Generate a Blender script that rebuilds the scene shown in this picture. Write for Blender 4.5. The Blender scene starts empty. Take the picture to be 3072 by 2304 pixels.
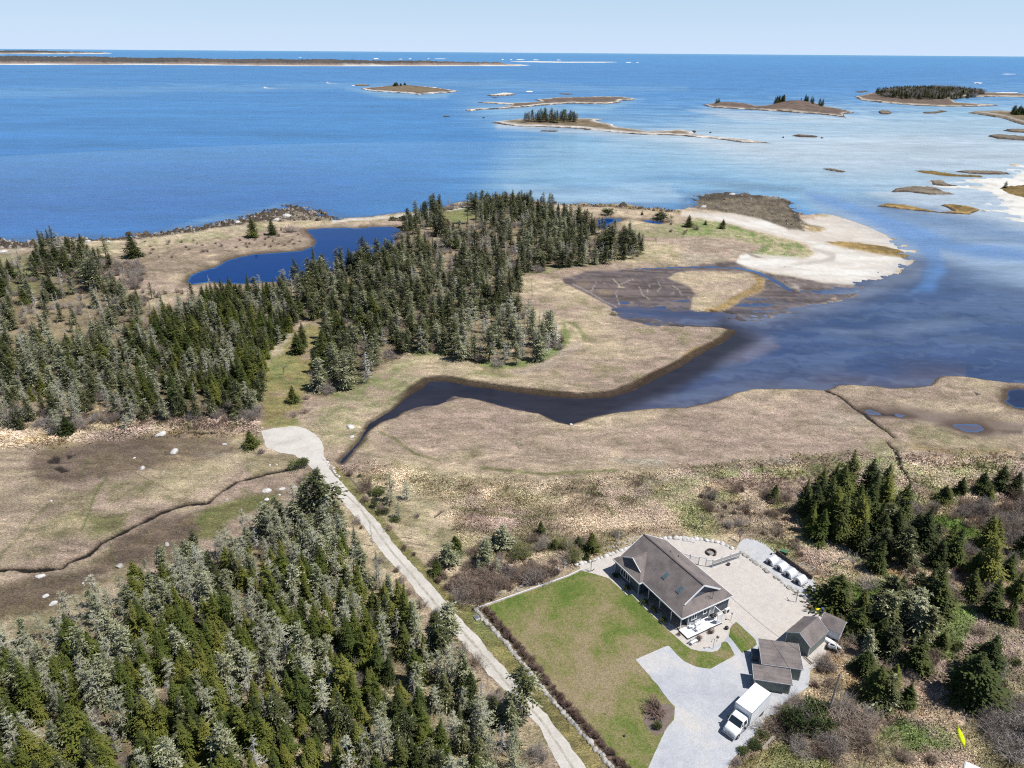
import bpy, bmesh, math, random
import numpy as np
from mathutils import Matrix, Vector

# ------------------------------------------------------------------ camera, sky, sun, exposure
scn = bpy.context.scene
col = scn.collection
CAM_Z = 82.0
F_PX = 2133.0                      # focal length in pixels of the 3072 px wide photograph
ROLL = math.radians(0.429)
PITCH = math.radians(25.02)
cam_data = bpy.data.cameras.new("camera")
cam_data.sensor_width = 36.0
cam_data.lens = 36.0 * F_PX / 3072.0
cam_data.clip_start = 1.0
cam_data.clip_end = 200000.0
cam = bpy.data.objects.new("camera", cam_data)
col.objects.link(cam)
cam.matrix_world = (Matrix.Translation((0, 0, CAM_Z))
                    @ Matrix.Rotation(math.radians(90) - PITCH, 4, 'X')
                    @ Matrix.Rotation(ROLL, 4, 'Z'))
scn.camera = cam

SUN_EL = math.radians(60.5)
SUN_DIR = Vector((0.964 * math.cos(SUN_EL), -0.267 * math.cos(SUN_EL), math.sin(SUN_EL)))  # towards the sun
world = bpy.data.worlds.new("World")
scn.world = world
world.use_nodes = True
wn = world.node_tree
wn.nodes.clear()
sky = wn.nodes.new("ShaderNodeTexSky")
sky.sky_type = 'NISHITA'
sky.sun_disc = False
sky.sun_elevation = SUN_EL
sky.sun_rotation = math.atan2(SUN_DIR.x, SUN_DIR.y)
sky.altitude = 80
sky.air_density = 1.0
sky.dust_density = 0.15
sky.ozone_density = 2.2
bg = wn.nodes.new("ShaderNodeBackground")
bg.inputs[1].default_value = 0.065
wo = wn.nodes.new("ShaderNodeOutputWorld")
# clear pale-blue air low over the sea, the same all the way round
wtc = wn.nodes.new("ShaderNodeTexCoord"); wsx = wn.nodes.new("ShaderNodeSeparateXYZ")
wn.links.new(wtc.outputs['Generated'], wsx.inputs[0])
wmr = wn.nodes.new("ShaderNodeMapRange"); wn.links.new(wsx.outputs['Z'], wmr.inputs[0])
wmr.inputs[1].default_value = 0.0; wmr.inputs[2].default_value = 0.30; wmr.inputs[3].default_value = .92; wmr.inputs[4].default_value = 0.0
wrp = wn.nodes.new("ShaderNodeValToRGB"); wn.links.new(wsx.outputs['Z'], wrp.inputs[0])
wrp.color_ramp.elements[0].position = 0.0; wrp.color_ramp.elements[0].color = (7.9, 10.0, 12.9, 1)
wrp.color_ramp.elements[1].position = .14; wrp.color_ramp.elements[1].color = (5.9, 9.3, 12.9, 1)
wmx = wn.nodes.new("ShaderNodeMix"); wmx.data_type = 'RGBA'
wn.links.new(wmr.outputs[0], wmx.inputs[0]); wn.links.new(sky.outputs[0], wmx.inputs[6]); wn.links.new(wrp.outputs[0], wmx.inputs[7])
wn.links.new(wmx.outputs[2], bg.inputs[0])
wn.links.new(bg.outputs[0], wo.inputs[0])
sl = bpy.data.lights.new("sun", 'SUN')
sl.energy = 4.7
sl.angle = math.radians(0.53)
sl.color = (1.0, 0.965, 0.91)
so = bpy.data.objects.new("sun", sl)
col.objects.link(so)
so.rotation_euler = SUN_DIR.to_track_quat('Z', 'Y').to_euler()
scn.view_settings.view_transform = 'Standard'
scn.view_settings.look = 'None'
scn.view_settings.exposure = 0.30
scn.view_settings.gamma = 1.0
scn.view_settings.use_curve_mapping = False
scn.cycles.filter_width = 1.15
scn.cycles.use_denoising = False
scn.cycles.sample_clamp_indirect = 3.0
scn.cycles.max_bounces = 6
scn.cycles.diffuse_bounces = 2
scn.cycles.glossy_bounces = 2
scn.cycles.transmission_bounces = 2
scn.cycles.transparent_max_bounces = 4

GZ = 0.5                           # level of the dry ground above the water
rnd = random.Random(11)

# ------------------------------------------------------------------ survey: photograph sight lines met with level ground
CR, SR = math.cos(ROLL), math.sin(ROLL)
CP, SP = math.cos(PITCH), math.sin(PITCH)
def un(px, py, z=GZ):
    u = px - 1536.0; v = 1152.0 - py
    u2 = u * CR - v * SR; v2 = u * SR + v * CR
    dx, dy, dz = u2, F_PX * CP + v2 * SP, v2 * CP - F_PX * SP
    t = (z - CAM_Z) / dz
    return (dx * t, dy * t, z)
def proj(x, y, z=GZ):
    dz = z - CAM_Z
    f = CP * y - SP * dz; up = SP * y + CP * dz
    u = F_PX * x / f; v = F_PX * up / f
    return 1536.0 + u * CR + v * SR, 1152.0 - (-u * SR + v * CR)
K = 0.462929
def T(i, j, pts):                  # sheet (i, j) of the survey
    return [(1024 * i + x * K, 576 * j + y * K) for x, y in pts]
def Z(pts): return [(x * 1.388788, y * 1.388788) for x, y in pts]
def CC(n, pts):
    ox, oy = {1: (1720, 1580), 2: (1960, 1580), 3: (1900, 1760), 4: (2180, 1760), 5: (2080, 1980), 6: (2160, 1560), 7: (2672, 2004)}[n]
    return [(ox + x * .18083, oy + y * .18083) for x, y in pts]
def W(pts, z=GZ): return [un(x, y, z) for x, y in pts]

# ------------------------------------------------------------------ noise
def _h(ix, iy, s):
    n = (ix.astype(np.int64) * 374761393 + iy.astype(np.int64) * 668265263 + s * 974634777) & 0xffffffff
    n = ((n ^ (n >> 13)) * 1274126177) & 0xffffffff
    n = ((n ^ (n >> 16)) * 2246822519) & 0xffffffff
    return ((n ^ (n >> 15)) & 0xffffff) / float(0xffffff)
def vn(x, y, s=0):
    fx = np.floor(x); fy = np.floor(y)
    tx = x - fx; ty = y - fy
    tx = tx * tx * (3 - 2 * tx); ty = ty * ty * (3 - 2 * ty)
    a = _h(fx, fy, s); b = _h(fx + 1, fy, s); c = _h(fx, fy + 1, s); d = _h(fx + 1, fy + 1, s)
    return (a + (b - a) * tx) * (1 - ty) + (c + (d - c) * tx) * ty
def fbm(x, y, s=0, o=4, g=0.5):
    r = 0; a = 1; t = 0
    for k in range(o):
        r = r + a * vn(x * 2 ** k + 17.3 * k, y * 2 ** k - 9.1 * k, s + k * 7); t += a; a *= g
    return r / t                   # 0..1
def ss(a, b, x):
    t = np.clip((x - a) / (b - a), 0, 1)
    return t * t * (3 - 2 * t)
def sdf(X, Y, poly, margin=None, closed=True):
    """signed distance to a polygon, positive inside; far outside -> -1e3"""
    p = np.array([(q[0], q[1]) for q in poly], float)
    out = np.full(X.shape, -1e4)
    if margin is not None:
        sel = (X > p[:, 0].min() - margin) & (X < p[:, 0].max() + margin) & (Y > p[:, 1].min() - margin) & (Y < p[:, 1].max() + margin)
    else:
        sel = np.ones(X.shape, bool)
    x = X[sel]; y = Y[sel]
    if x.size == 0: return out
    d2 = np.full(x.shape, 1e18); ins = np.zeros(x.shape, bool)
    n = len(p)
    for i in range(n if closed else n - 1):
        a = p[i]; b = p[(i + 1) % n]; e = b - a
        L = e @ e
        t = np.clip(((x - a[0]) * e[0] + (y - a[1]) * e[1]) / (L + 1e-12), 0, 1)
        d2 = np.minimum(d2, (x - a[0] - t * e[0]) ** 2 + (y - a[1] - t * e[1]) ** 2)
        if closed and a[1] != b[1]:
            c = ((a[1] > y) != (b[1] > y)) & (x < e[0] * (y - a[1]) / e[1] + a[0])
            ins ^= c
    d = np.sqrt(d2)
    out[sel] = np.where(ins, d, -d) if closed else -d
    return out
def inside(px, py, poly):
    r = False; n = len(poly)
    for i in range(n):
        x1, y1 = poly[i][:2]; x2, y2 = poly[(i + 1) % n][:2]
        if (y1 > py) != (y2 > py) and px < (x2 - x1) * (py - y1) / (y2 - y1) + x1: r = not r
    return r

# ------------------------------------------------------------------ object helpers
def tag(o, label=None, cat=None, group=None, kind=None):
    if label: o['label'] = label
    if cat: o['category'] = cat
    if group: o['group'] = group
    if kind: o['kind'] = kind
    return o
def link(o, parent=None):
    col.objects.link(o)
    if parent is not None: o.parent = parent
    return o
def empty(name, loc, rz=0.0):
    o = bpy.data.objects.new(name, None); link(o)
    o.location = loc; o.rotation_euler = (0, 0, rz)
    o.empty_display_size = 0.5
    return o
def mesh_np(name, V, Q, mats, smooth=True, cols=None, attrs=None, parent=None):
    me = bpy.data.meshes.new(name)
    nv = len(V); k = Q.shape[1]; nf = len(Q)
    me.vertices.add(nv); me.vertices.foreach_set("co", V.astype(np.float32).ravel())
    me.loops.add(nf * k); me.loops.foreach_set("vertex_index", Q.astype(np.int32).ravel())
    me.polygons.add(nf)
    me.polygons.foreach_set("loop_start", np.arange(0, nf * k, k, dtype=np.int32))
    me.polygons.foreach_set("loop_total", np.full(nf, k, dtype=np.int32))
    if smooth: me.polygons.foreach_set("use_smooth", np.ones(nf, bool))
    me.update(calc_edges=True)
    if cols is not None:
        a = me.attributes.new("Col", 'FLOAT_COLOR', 'POINT')
        c = np.ones((nv, 4), np.float32); c[:, :3] = cols; a.data.foreach_set("color", c.ravel())
    for n, v in (attrs or {}).items():
        a = me.attributes.new(n, 'FLOAT', 'POINT'); a.data.foreach_set("value", v.astype(np.float32).ravel())
    for m in mats: me.materials.append(m)
    o = bpy.data.objects.new(name, me)
    return link(o, parent)
class MB:
    def __init__(s): s.v = []; s.f = []; s.m = []
    def poly(s, pts, m=0):
        b = len(s.v); s.v += [tuple(p) for p in pts]; s.f.append(tuple(range(b, b + len(pts)))); s.m.append(m); return s
    def hexa(s, p, m=0):           # 8 points: bottom ring 0-3 ccw, top ring 4-7
        b = len(s.v); s.v += [tuple(q) for q in p]
        for f in ((3, 2, 1, 0), (4, 5, 6, 7), (0, 1, 5, 4), (1, 2, 6, 5), (2, 3, 7, 6), (3, 0, 4, 7)):
            s.f.append(tuple(b + i for i in f)); s.m.append(m)
        return s
    def box(s, x0, x1, y0, y1, z0, z1, m=0):
        return s.hexa([(x0, y0, z0), (x1, y0, z0), (x1, y1, z0), (x0, y1, z0), (x0, y0, z1), (x1, y0, z1), (x1, y1, z1), (x0, y1, z1)], m)
    def bar(s, a, b, w, h=None, m=0, up=(0, 0, 1)):
        h = h or w
        a = Vector(a); b = Vector(b); d = (b - a).normalized()
        u = Vector(up)
        if abs(d.dot(u)) > .98: u = Vector((1, 0, 0))
        x = d.cross(u).normalized(); y = x.cross(d).normalized()
        x *= w / 2; y *= h / 2
        return s.hexa([a - x - y, a + x - y, a + x + y, a - x + y, b - x - y, b + x - y, b + x + y, b - x + y], m)
    def tube(s, pts, rad, n=6, m=0, cap=True):
        rings = []; up = Vector((0.13, 0.21, 1)).normalized()
        P = [Vector(p) for p in pts]
        for i, p in enumerate(P):
            d = (P[min(i + 1, len(P) - 1)] - P[max(i - 1, 0)]).normalized()
            x = d.cross(up)
            if x.length < .05: x = d.cross(Vector((1, 0, 0)))
            x.normalize(); y = d.cross(x)
            r = rad[i] if hasattr(rad, '__len__') else rad
            b = len(s.v)
            for k in range(n):
                a = 2 * math.pi * k / n
                s.v.append(tuple(p + x * math.cos(a) * r + y * math.sin(a) * r))
            rings.append(b)
        for i in range(len(rings) - 1):
            for k in range(n):
                s.f.append((rings[i] + k, rings[i] + (k + 1) % n, rings[i + 1] + (k + 1) % n, rings[i + 1] + k)); s.m.append(m)
        if cap:
            s.f.append(tuple(rings[0] + k for k in reversed(range(n)))); s.m.append(m)
            s.f.append(tuple(rings[-1] + k for k in range(n))); s.m.append(m)
        return s
    def prism(s, pts, z0, z1, m=0):
        n = len(pts); b = len(s.v)
        s.v += [(p[0], p[1], z0) for p in pts] + [(p[0], p[1], z1) for p in pts]
        s.f.append(tuple(b + i for i in reversed(range(n)))); s.m.append(m)
        s.f.append(tuple(b + n + i for i in range(n))); s.m.append(m)
        for i in range(n):
            j = (i + 1) % n; s.f.append((b + i, b + j, b + n + j, b + n + i)); s.m.append(m)
        return s
    def loft(s, rings, m=0, cap=True):    # rings of equal point counts
        n = len(rings[0]); b = len(s.v)
        for r in rings: s.v += [tuple(p) for p in r]
        for i in range(len(rings) - 1):
            for k in range(n):
                a0 = b + i * n + k; a1 = b + i * n + (k + 1) % n
                s.f.append((a0, a1, a1 + n, a0 + n)); s.m.append(m)
        if cap:
            s.f.append(tuple(b + k for k in reversed(range(n)))); s.m.append(m)
            s.f.append(tuple(b + (len(rings) - 1) * n + k for k in range(n))); s.m.append(m)
        return s
    def mesh(s, name, mats, smooth=False, bevel=0):
        me = bpy.data.meshes.new(name)
        me.from_pydata(s.v, [], s.f)
        for m in (mats if isinstance(mats, (list, tuple)) else [mats]): me.materials.append(m)
        me.polygons.foreach_set("material_index", s.m)
        if smooth: me.polygons.foreach_set("use_smooth", [True] * len(s.f))
        bm = bmesh.new(); bm.from_mesh(me)
        bmesh.ops.recalc_face_normals(bm, faces=bm.faces)
        if bevel:
            bmesh.ops.bevel(bm, geom=list(bm.edges), offset=bevel, segments=2, affect='EDGES', clamp_overlap=True)
        bm.to_mesh(me); bm.free()
        me.update()
        return me
    def raw(s, name, mats):
        me = bpy.data.meshes.new(name); me.from_pydata(s.v, [], s.f)
        for m in (mats if isinstance(mats, (list, tuple)) else [mats]): me.materials.append(m)
        me.polygons.foreach_set("material_index", s.m); me.update(); return me
    def build(s, name, mats, parent=None, smooth=False, bevel=0):
        return link(bpy.data.objects.new(name, s.mesh(name, mats, smooth, bevel)), parent)

    def each(s, name, mats, parent=None, smooth=False):
        # one object for every separate piece
        par = list(range(len(s.v)))
        def fd(a):
            while par[a] != a: par[a] = par[par[a]]; a = par[a]
            return a
        for f in s.f:
            for a in f[1:]: par[fd(a)] = fd(f[0])
        g = {}
        for f, m in zip(s.f, s.m): g.setdefault(fd(f[0]), []).append((f, m))
        out = []
        for fs in g.values():
            ids = sorted({a for f, _ in fs for a in f}); mp = {a: i for i, a in enumerate(ids)}
            b = MB(); b.v = [s.v[a] for a in ids]; b.f = [tuple(mp[a] for a in f) for f, _ in fs]; b.m = [m for _, m in fs]
            out.append(b.build(name, mats, parent, smooth))
        return out

# ------------------------------------------------------------------ materials
def lin(c): c /= 255.0; return c / 12.92 if c <= .04045 else ((c + .055) / 1.055) ** 2.4
def A(r, g, b, k=1.32):            # albedo of a sunlit surface from its seen colour
    return (lin(r) / k, lin(g) / k, lin(b) / k)
def new_mat(name):
    m = bpy.data.materials.new(name); m.use_nodes = True
    nt = m.node_tree; p = nt.nodes["Principled BSDF"]
    return m, nt, p
def N(nt, t, **kw):
    n = nt.nodes.new(t)
    for k, v in kw.items():
        if k.startswith('i_'):
            key = k[2:].replace('_', ' ')
            n.inputs[int(key) if key.isdigit() else key].default_value = v
        else: setattr(n, k, v)
    return n
def noise(nt, scale, detail=3, rough=.55, dist=0.0, vec=None):
    n = N(nt, "ShaderNodeTexNoise"); n.inputs['Scale'].default_value = scale; n.inputs['Detail'].default_value = detail
    n.inputs['Roughness'].default_value = rough; n.inputs['Distortion'].default_value = dist
    if vec is not None: nt.links.new(vec, n.inputs['Vector'])
    return n
def ramp(nt, fac, stops):
    r = N(nt, "ShaderNodeValToRGB"); e = r.color_ramp.elements
    while len(e) < len(stops): e.new(0.5)
    for i, (p, c) in enumerate(stops):
        e[i].position = p; e[i].color = (*c, 1) if len(c) == 3 else c
    nt.links.new(fac, r.inputs[0]); return r
def mixc(nt, fac, a, b, mode='MIX'):
    n = N(nt, "ShaderNodeMix", data_type='RGBA', blend_type=mode)
    for s, v in ((n.inputs[0], fac), (n.inputs[6], a), (n.inputs[7], b)):
        if isinstance(v, (int, float)): s.default_value = v
        elif isinstance(v, tuple): s.default_value = (*v, 1) if len(v) == 3 else v
        else: nt.links.new(v, s)
    return n.outputs[2]
def mat_noise(name, c1, c2, scale=3.0, rough=.8, bump=0.0, detail=4, spec=.3, metallic=0, c3=None, bscale=None, obj=True, dist=0.0):
    m, nt, p = new_mat(name)
    tc = N(nt, "ShaderNodeTexCoord"); v = tc.outputs['Object'] if obj else N(nt, "ShaderNodeNewGeometry").outputs['Position']
    n = noise(nt, scale, detail, .6, dist, v)
    st = [(.3, c1), (.7, c2)] if c3 is None else [(.28, c1), (.5, c2), (.72, c3)]
    r = ramp(nt, n.outputs[0], st)
    nt.links.new(r.outputs[0], p.inputs['Base Color'])
    p.inputs['Roughness'].default_value = rough; p.inputs['Specular IOR Level'].default_value = spec
    p.inputs['Metallic'].default_value = metallic
    if bump:
        b = N(nt, "ShaderNodeBump"); b.inputs['Strength'].default_value = 1.0; b.inputs['Distance'].default_value = bump
        n2 = noise(nt, bscale or scale * 2, 4, .6, 0, v)
        nt.links.new(n2.outputs[0], b.inputs['Height']); nt.links.new(b.outputs[0], p.inputs['Normal'])
    return m
# ================================================================== LAND AND WATER
shoreN = (T(0, 1, [(-900, 360), (-400, 330), (0, 305), (130, 300), (250, 308), (400, 290), (640, 296), (800, 290), (900, 268), (1100, 242), (1330, 215), (1450, 185), (1560, 165), (1640, 130), (1760, 122), (1850, 85), (1900, 75), (2000, 100), (2060, 112), (2150, 150)])
          + T(1, 1, [(0, 170), (200, 160), (400, 132), (520, 128), (640, 108), (700, 80), (800, 60), (900, 45), (1000, 25), (1080, 15), (1150, 20), (1250, 55), (1350, 70), (1480, 80), (1560, 70), (1700, 82), (1830, 75), (1950, 85), (2100, 110)]))
LAND = (shoreN + T(2, 1, [(0, 118), (30, 100), (40, 60), (60, 22), (300, -8), (400, 5), (540, 18), (640, 35), (735, 70), (765, 130), (790, 150), (900, 140), (1000, 155), (1200, 222), (1400, 315), (1515, 392), (1495, 430), (1460, 465), (1400, 505), (1330, 560), (1200, 612), (1050, 682), (900, 712), (800, 740), (640, 790), (500, 822), (400, 832), (290, 802), (230, 780), (0, 772)])
        + T(1, 1, [(2100, 762), (1950, 765), (1840, 768), (1765, 785), (1745, 800), (1800, 815), (1950, 845), (2100, 862)])
        + Z([(1420, 700), (1500, 703), (1560, 706), (1592, 715), (1572, 735), (1520, 762), (1470, 792), (1420, 817), (1370, 842), (1320, 858), (1250, 862), (1180, 856), (1100, 846), (1020, 835), (960, 824), (928, 826), (905, 842), (868, 868), (842, 890), (818, 903), (797, 915), (782, 940), (762, 965), (745, 984), (733, 998),
             (740, 1003), (754, 988), (770, 970), (788, 946), (803, 924), (830, 910), (850, 903)])
        + T(1, 2, [(340, 222), (400, 182), (500, 152), (620, 120), (730, 80), (850, 95), (1000, 130), (1130, 170), (1280, 192), (1380, 240), (1480, 265), (1560, 240), (1640, 215), (1740, 192), (1900, 170), (2050, 160)])
        + T(2, 2, [(0, 155), (150, 130), (240, 100), (340, 60), (450, 35), (600, 30), (800, 35), (930, 40), (1000, 10), (1080, 5), (1250, 15), (1350, 30), (1480, 26), (1600, 10)])
        + T(2, 1, [(1640, 1215), (1690, 1195), (1800, 1195), (1950, 1215), (2100, 1235), (2300, 1245), (3000, 1290), (4200, 1330)])
        + [(5600, 1200), (5600, 3400), (-3600, 3400), (-3600, 900)])
BEACH_R = T(2, 0, [(2120, 1130), (2212, 1095), (3200, 900), (3600, 1500)]) + T(2, 1, [(3200, 330), (2500, 240), (2212, 190), (2080, 120), (1980, 70), (1900, 30), (1830, 5), (1700, -40)]) + T(2, 0, [(1900, 1165)])
PONDS = [T(0, 1, [(1215, 580), (1235, 545), (1300, 515), (1400, 490), (1460, 450), (1560, 420), (1650, 405), (1850, 390), (1960, 380), (2040, 350), (2050, 310), (2010, 270), (1985, 245), (2100, 235), (2212, 232)])
         + T(1, 1, [(100, 236), (200, 228), (330, 226), (385, 245), (380, 275), (340, 300), (345, 340), (250, 420), (150, 460), (60, 478)])
         + T(0, 1, [(1990, 540), (1880, 570), (1780, 580), (1620, 588), (1560, 592), (1420, 590), (1370, 580), (1290, 590), (1240, 600)]),
         T(1, 1, [(1660, 178), (1720, 170), (1790, 172), (1830, 175), (1790, 190), (1750, 200), (1730, 225), (1690, 238), (1665, 225)]),
         T(1, 1, [(1945, 182), (2000, 185), (2110, 198), (2060, 204), (1990, 198)]),
         T(2, 2, [(2100, 50), (2150, 35), (2212, 40), (2500, 60), (2500, 150), (2212, 158), (2150, 150), (2085, 112), (2110, 80)]),
         T(2, 2, [(1180, 178), (1215, 168), (1250, 176), (1300, 196), (1240, 198), (1190, 188)]),
         T(2, 2, [(1320, 196), (1400, 195), (1470, 210), (1400, 212)]),
         T(2, 2, [(1740, 265), (1830, 258), (1920, 265), (1960, 290), (1900, 315), (1820, 305)]),
         T(0, 2, [(1925, 545)] )]
PONDS = [p for p in PONDS if len(p) > 2]
POND1 = PONDS[0]
DITCH = [  # (line, half width m, depth)
    (T(0, 2, [(-500, 1290), (-200, 1240), (0, 1200), (100, 1190), (200, 1202), (400, 1190), (440, 1150), (570, 1102), (650, 1030), (720, 995), (850, 925), (970, 865), (1040, 830), (1150, 792), (1250, 770), (1340, 765), (1400, 720), (1440, 688), (1530, 630), (1650, 600), (1780, 566), (1900, 545)]), .42, .75),
    (T(2, 2, [(940, 42), (1010, 70), (1050, 98), (1110, 150), (1180, 188), (1260, 260), (1330, 305), (1372, 342)]), .5, .7),
    (T(2, 2, [(1325, 372), (1350, 400), (1380, 430), (1400, 480), (1410, 525), (1440, 580), (1480, 640)]), .4, .6),
    (T(2, 2, [(1180, 188), (1230, 166), (1300, 190), (1400, 192)]), .35, .5),
    (T(0, 2, [(1180, 316), (1250, 312), (1310, 318), (1400, 312)]), .35, .4),
]
RILL = [T(1, 1, [(1760, 560), (1800, 600), (1780, 650), (1800, 720)]), T(1, 1, [(1800, 600), (1850, 580), (1890, 565)]), T(1, 1, [(1500, 595), (1600, 640), (1700, 700), (1790, 740), (1900, 770)]),
        T(1, 1, [(1650, 570), (1640, 610), (1620, 640)]), T(1, 1, [(2050, 580), (2070, 610), (2050, 640)]), T(1, 1, [(1930, 610), (1950, 660), (2000, 690)]), T(1, 1, [(2000, 600), (1985, 650)]), T(1, 1, [(2140, 600), (2190, 630), (2210, 680)]),
        T(1, 1, [(2080, 890), (2140, 870)])]
CREEKLET = T(2, 1, [(-300, 500), (0, 488), (200, 486), (380, 496), (480, 520), (560, 555), (620, 590), (700, 640)])

RP = Z([(650, 1000)])
ROAD = (T(0, 2, [(1690, 302), (1740, 292), (1800, 285), (1900, 270), (1980, 290), (2050, 330), (2090, 380), (2100, 460), (2140, 560)])
        + T(1, 2, [(0, 632), (130, 785), (235, 888), (335, 1028), (440, 1148), (530, 1240)])
        + T(1, 3, [(650, 130), (760, 262), (885, 390), (990, 520), (1105, 640), (1200, 760), (1330, 900), (1450, 1062), (1590, 1244), (1730, 1420), (1900, 1640),
                   (1700, 1640), (1560, 1430), (1420, 1244), (1350, 1105), (1290, 985), (1200, 900), (1080, 752), (1000, 682), (895, 570), (780, 432), (620, 262), (500, 122), (415, 0)])
        + T(1, 2, [(400, 1240), (330, 1168), (230, 1050), (150, 930), (0, 760)])
        + T(0, 2, [(2120, 640), (2050, 570), (2000, 528), (1955, 488), (1900, 458), (1800, 442), (1735, 415), (1712, 370)]))
GRAVEL = ([(1745, 1712), (1736, 1696), (1783, 1681), (1828, 1664), (1881, 1645), (1919, 1629), (1960, 1614), (2010, 1618), (2061, 1620), (2116, 1623), (2159, 1632), (2208, 1650), (2213, 1636), (2228, 1619), (2242, 1616), (2267, 1622), (2295, 1634), (2326, 1661), (2393, 1705), (2431, 1730), (2449, 1752), (2442, 1781), (2449, 1795), (2446, 1820), (2469, 1847), (2478, 1880), (2480, 1901), (2477, 1923), (2477, 1959), (2451, 1995), (2430, 2017), (2424, 2060), (2416, 2067), (2369, 2096), (2339, 2135), (2297, 2153), (2286, 2179), (2261, 2206), (2237, 2239), (2212, 2262), (2196, 2280), (2180, 2304), (2150, 2400), (2110, 2500),
           (1850, 2500), (1895, 2400), (1945, 2304), (1978, 2228), (1996, 2191), (2022, 2158), (2024, 2121), (1990, 2080), (1976, 2060), (1906, 1978), (2003, 1936), (2010, 1895), (1960, 1850), (1881, 1786), (1827, 1735)])
LAWN = (T(1, 3, [(950, 195), (1200, 102), (1460, 10)]) + [(1745, 1712), (1790, 1723)] + CC(1, [(590, 860), (890, 1140), (970, 1130), (1500, 1659)]) + CC(3, [(610, 745), (830, 940), (950, 1030), (1100, 1070), (1300, 1080), (1400, 1060), (1450, 1000), (1470, 930), (1520, 905), (1560, 925), (1610, 990), (1680, 1130), (1650, 1160), (1450, 1270), (1280, 1360), (1170, 1350), (1050, 1325), (850, 1240), (760, 1160), (600, 990), (570, 975), (35, 1205), (420, 1659)])
        + T(1, 3, [(2060, 745), (2160, 845), (2150, 930), (2100, 1000), (2060, 1080), (1990, 1244), (1960, 1300), (1925, 1345), (1850, 1244), (1640, 1000), (1500, 855), (1400, 740), (1240, 530), (1080, 350)]))
ISLET_LAWN = CC(3, [(1700, 577), (1740, 610), (1790, 650), (1900, 760), (2000, 850), (2035, 900), (2045, 965), (1990, 1010), (1850, 1082), (1805, 1096), (1700, 960), (1640, 880), (1585, 820), (1610, 700), (1625, 650)])
BED = T(1, 3, [(870, 215), (935, 200), (1080, 352), (1240, 530), (1400, 740), (1500, 855), (1640, 1000), (1850, 1244), (2010, 1450), (1930, 1450), (1760, 1244), (1640, 1110), (1490, 940), (1350, 790), (1220, 620), (1080, 450), (930, 290)])
BED2 = T(1, 3, [(1975, 880), (2060, 830), (2130, 830), (2160, 870), (2120, 970), (2080, 1020), (2040, 1035), (1990, 1000), (1955, 940)])
LOT = GRAVEL[:43] + T(1, 3, [(1760, 1420), (870, 205)])

P1 = Z([(598, 640), (640, 585), (700, 560), (780, 520), (850, 515), (900, 470), (960, 450), (1010, 448), (1100, 440), (1190, 455), (1290, 500), (1390, 535), (1395, 555), (1290, 572), (1180, 585), (1130, 598), (1105, 640), (1140, 680), (1200, 715), (1222, 755), (1170, 785), (1080, 795), (1010, 785), (960, 765), (870, 765), (800, 825), (740, 855), (680, 862), (650, 835), (690, 740), (705, 700), (640, 690), (610, 660)])
M1 = Z([(-260, 945), (0, 925), (60, 930), (130, 940), (200, 925), (260, 925), (330, 908), (420, 905), (500, 905), (552, 902), (575, 880), (572, 830), (575, 790), (600, 745), (640, 715), (640, 690), (600, 655), (560, 640), (480, 645), (380, 665), (330, 660), (300, 640), (230, 600), (200, 560), (150, 540), (100, 520), (40, 560), (0, 590), (-260, 640)])
F1 = Z([(-300, 1520), (0, 1425), (60, 1385), (130, 1360), (240, 1305), (330, 1270), (440, 1215), (540, 1170), (620, 1135), (670, 1110), (715, 1115), (780, 1200), (838, 1280), (903, 1362), (968, 1432), (1030, 1495), (1080, 1550), (1115, 1630), (1150, 1720), (1230, 1860), (1200, 1990), (-500, 1990), (-500, 1600)])
GLADE = Z([(562, 925), (572, 880), (568, 830), (578, 790), (605, 745), (650, 708), (700, 700), (708, 722), (690, 790), (665, 842), (640, 900), (650, 925)])

Cc = {k: np.array(A(*v)) for k, v in dict(
    brown=(170, 151, 140), straw=(189, 173, 151), straw2=(184, 170, 142), pink=(176, 156, 147), olive=(120, 120, 80), green=(122, 136, 84), bright=(110, 134, 70), dgreen=(98, 110, 62),
    peat=(116, 101, 92), dark=(62, 54, 50), floor=(128, 114, 92), floor2=(150, 136, 112), sand=(228, 226, 221), sandp=(214, 207, 199), sandw=(196, 186, 176), mud=(92, 85, 90), mud2=(118, 106, 102), rock=(88, 78, 70), rock2=(132, 122, 108), weed=(128, 108, 70), gold=(166, 140, 92),
    verge=(150, 140, 92), pebble=(190, 180, 166), wrack=(168, 160, 150), bank=(70, 56, 46), gravel=(200, 198, 194)).items()}
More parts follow.
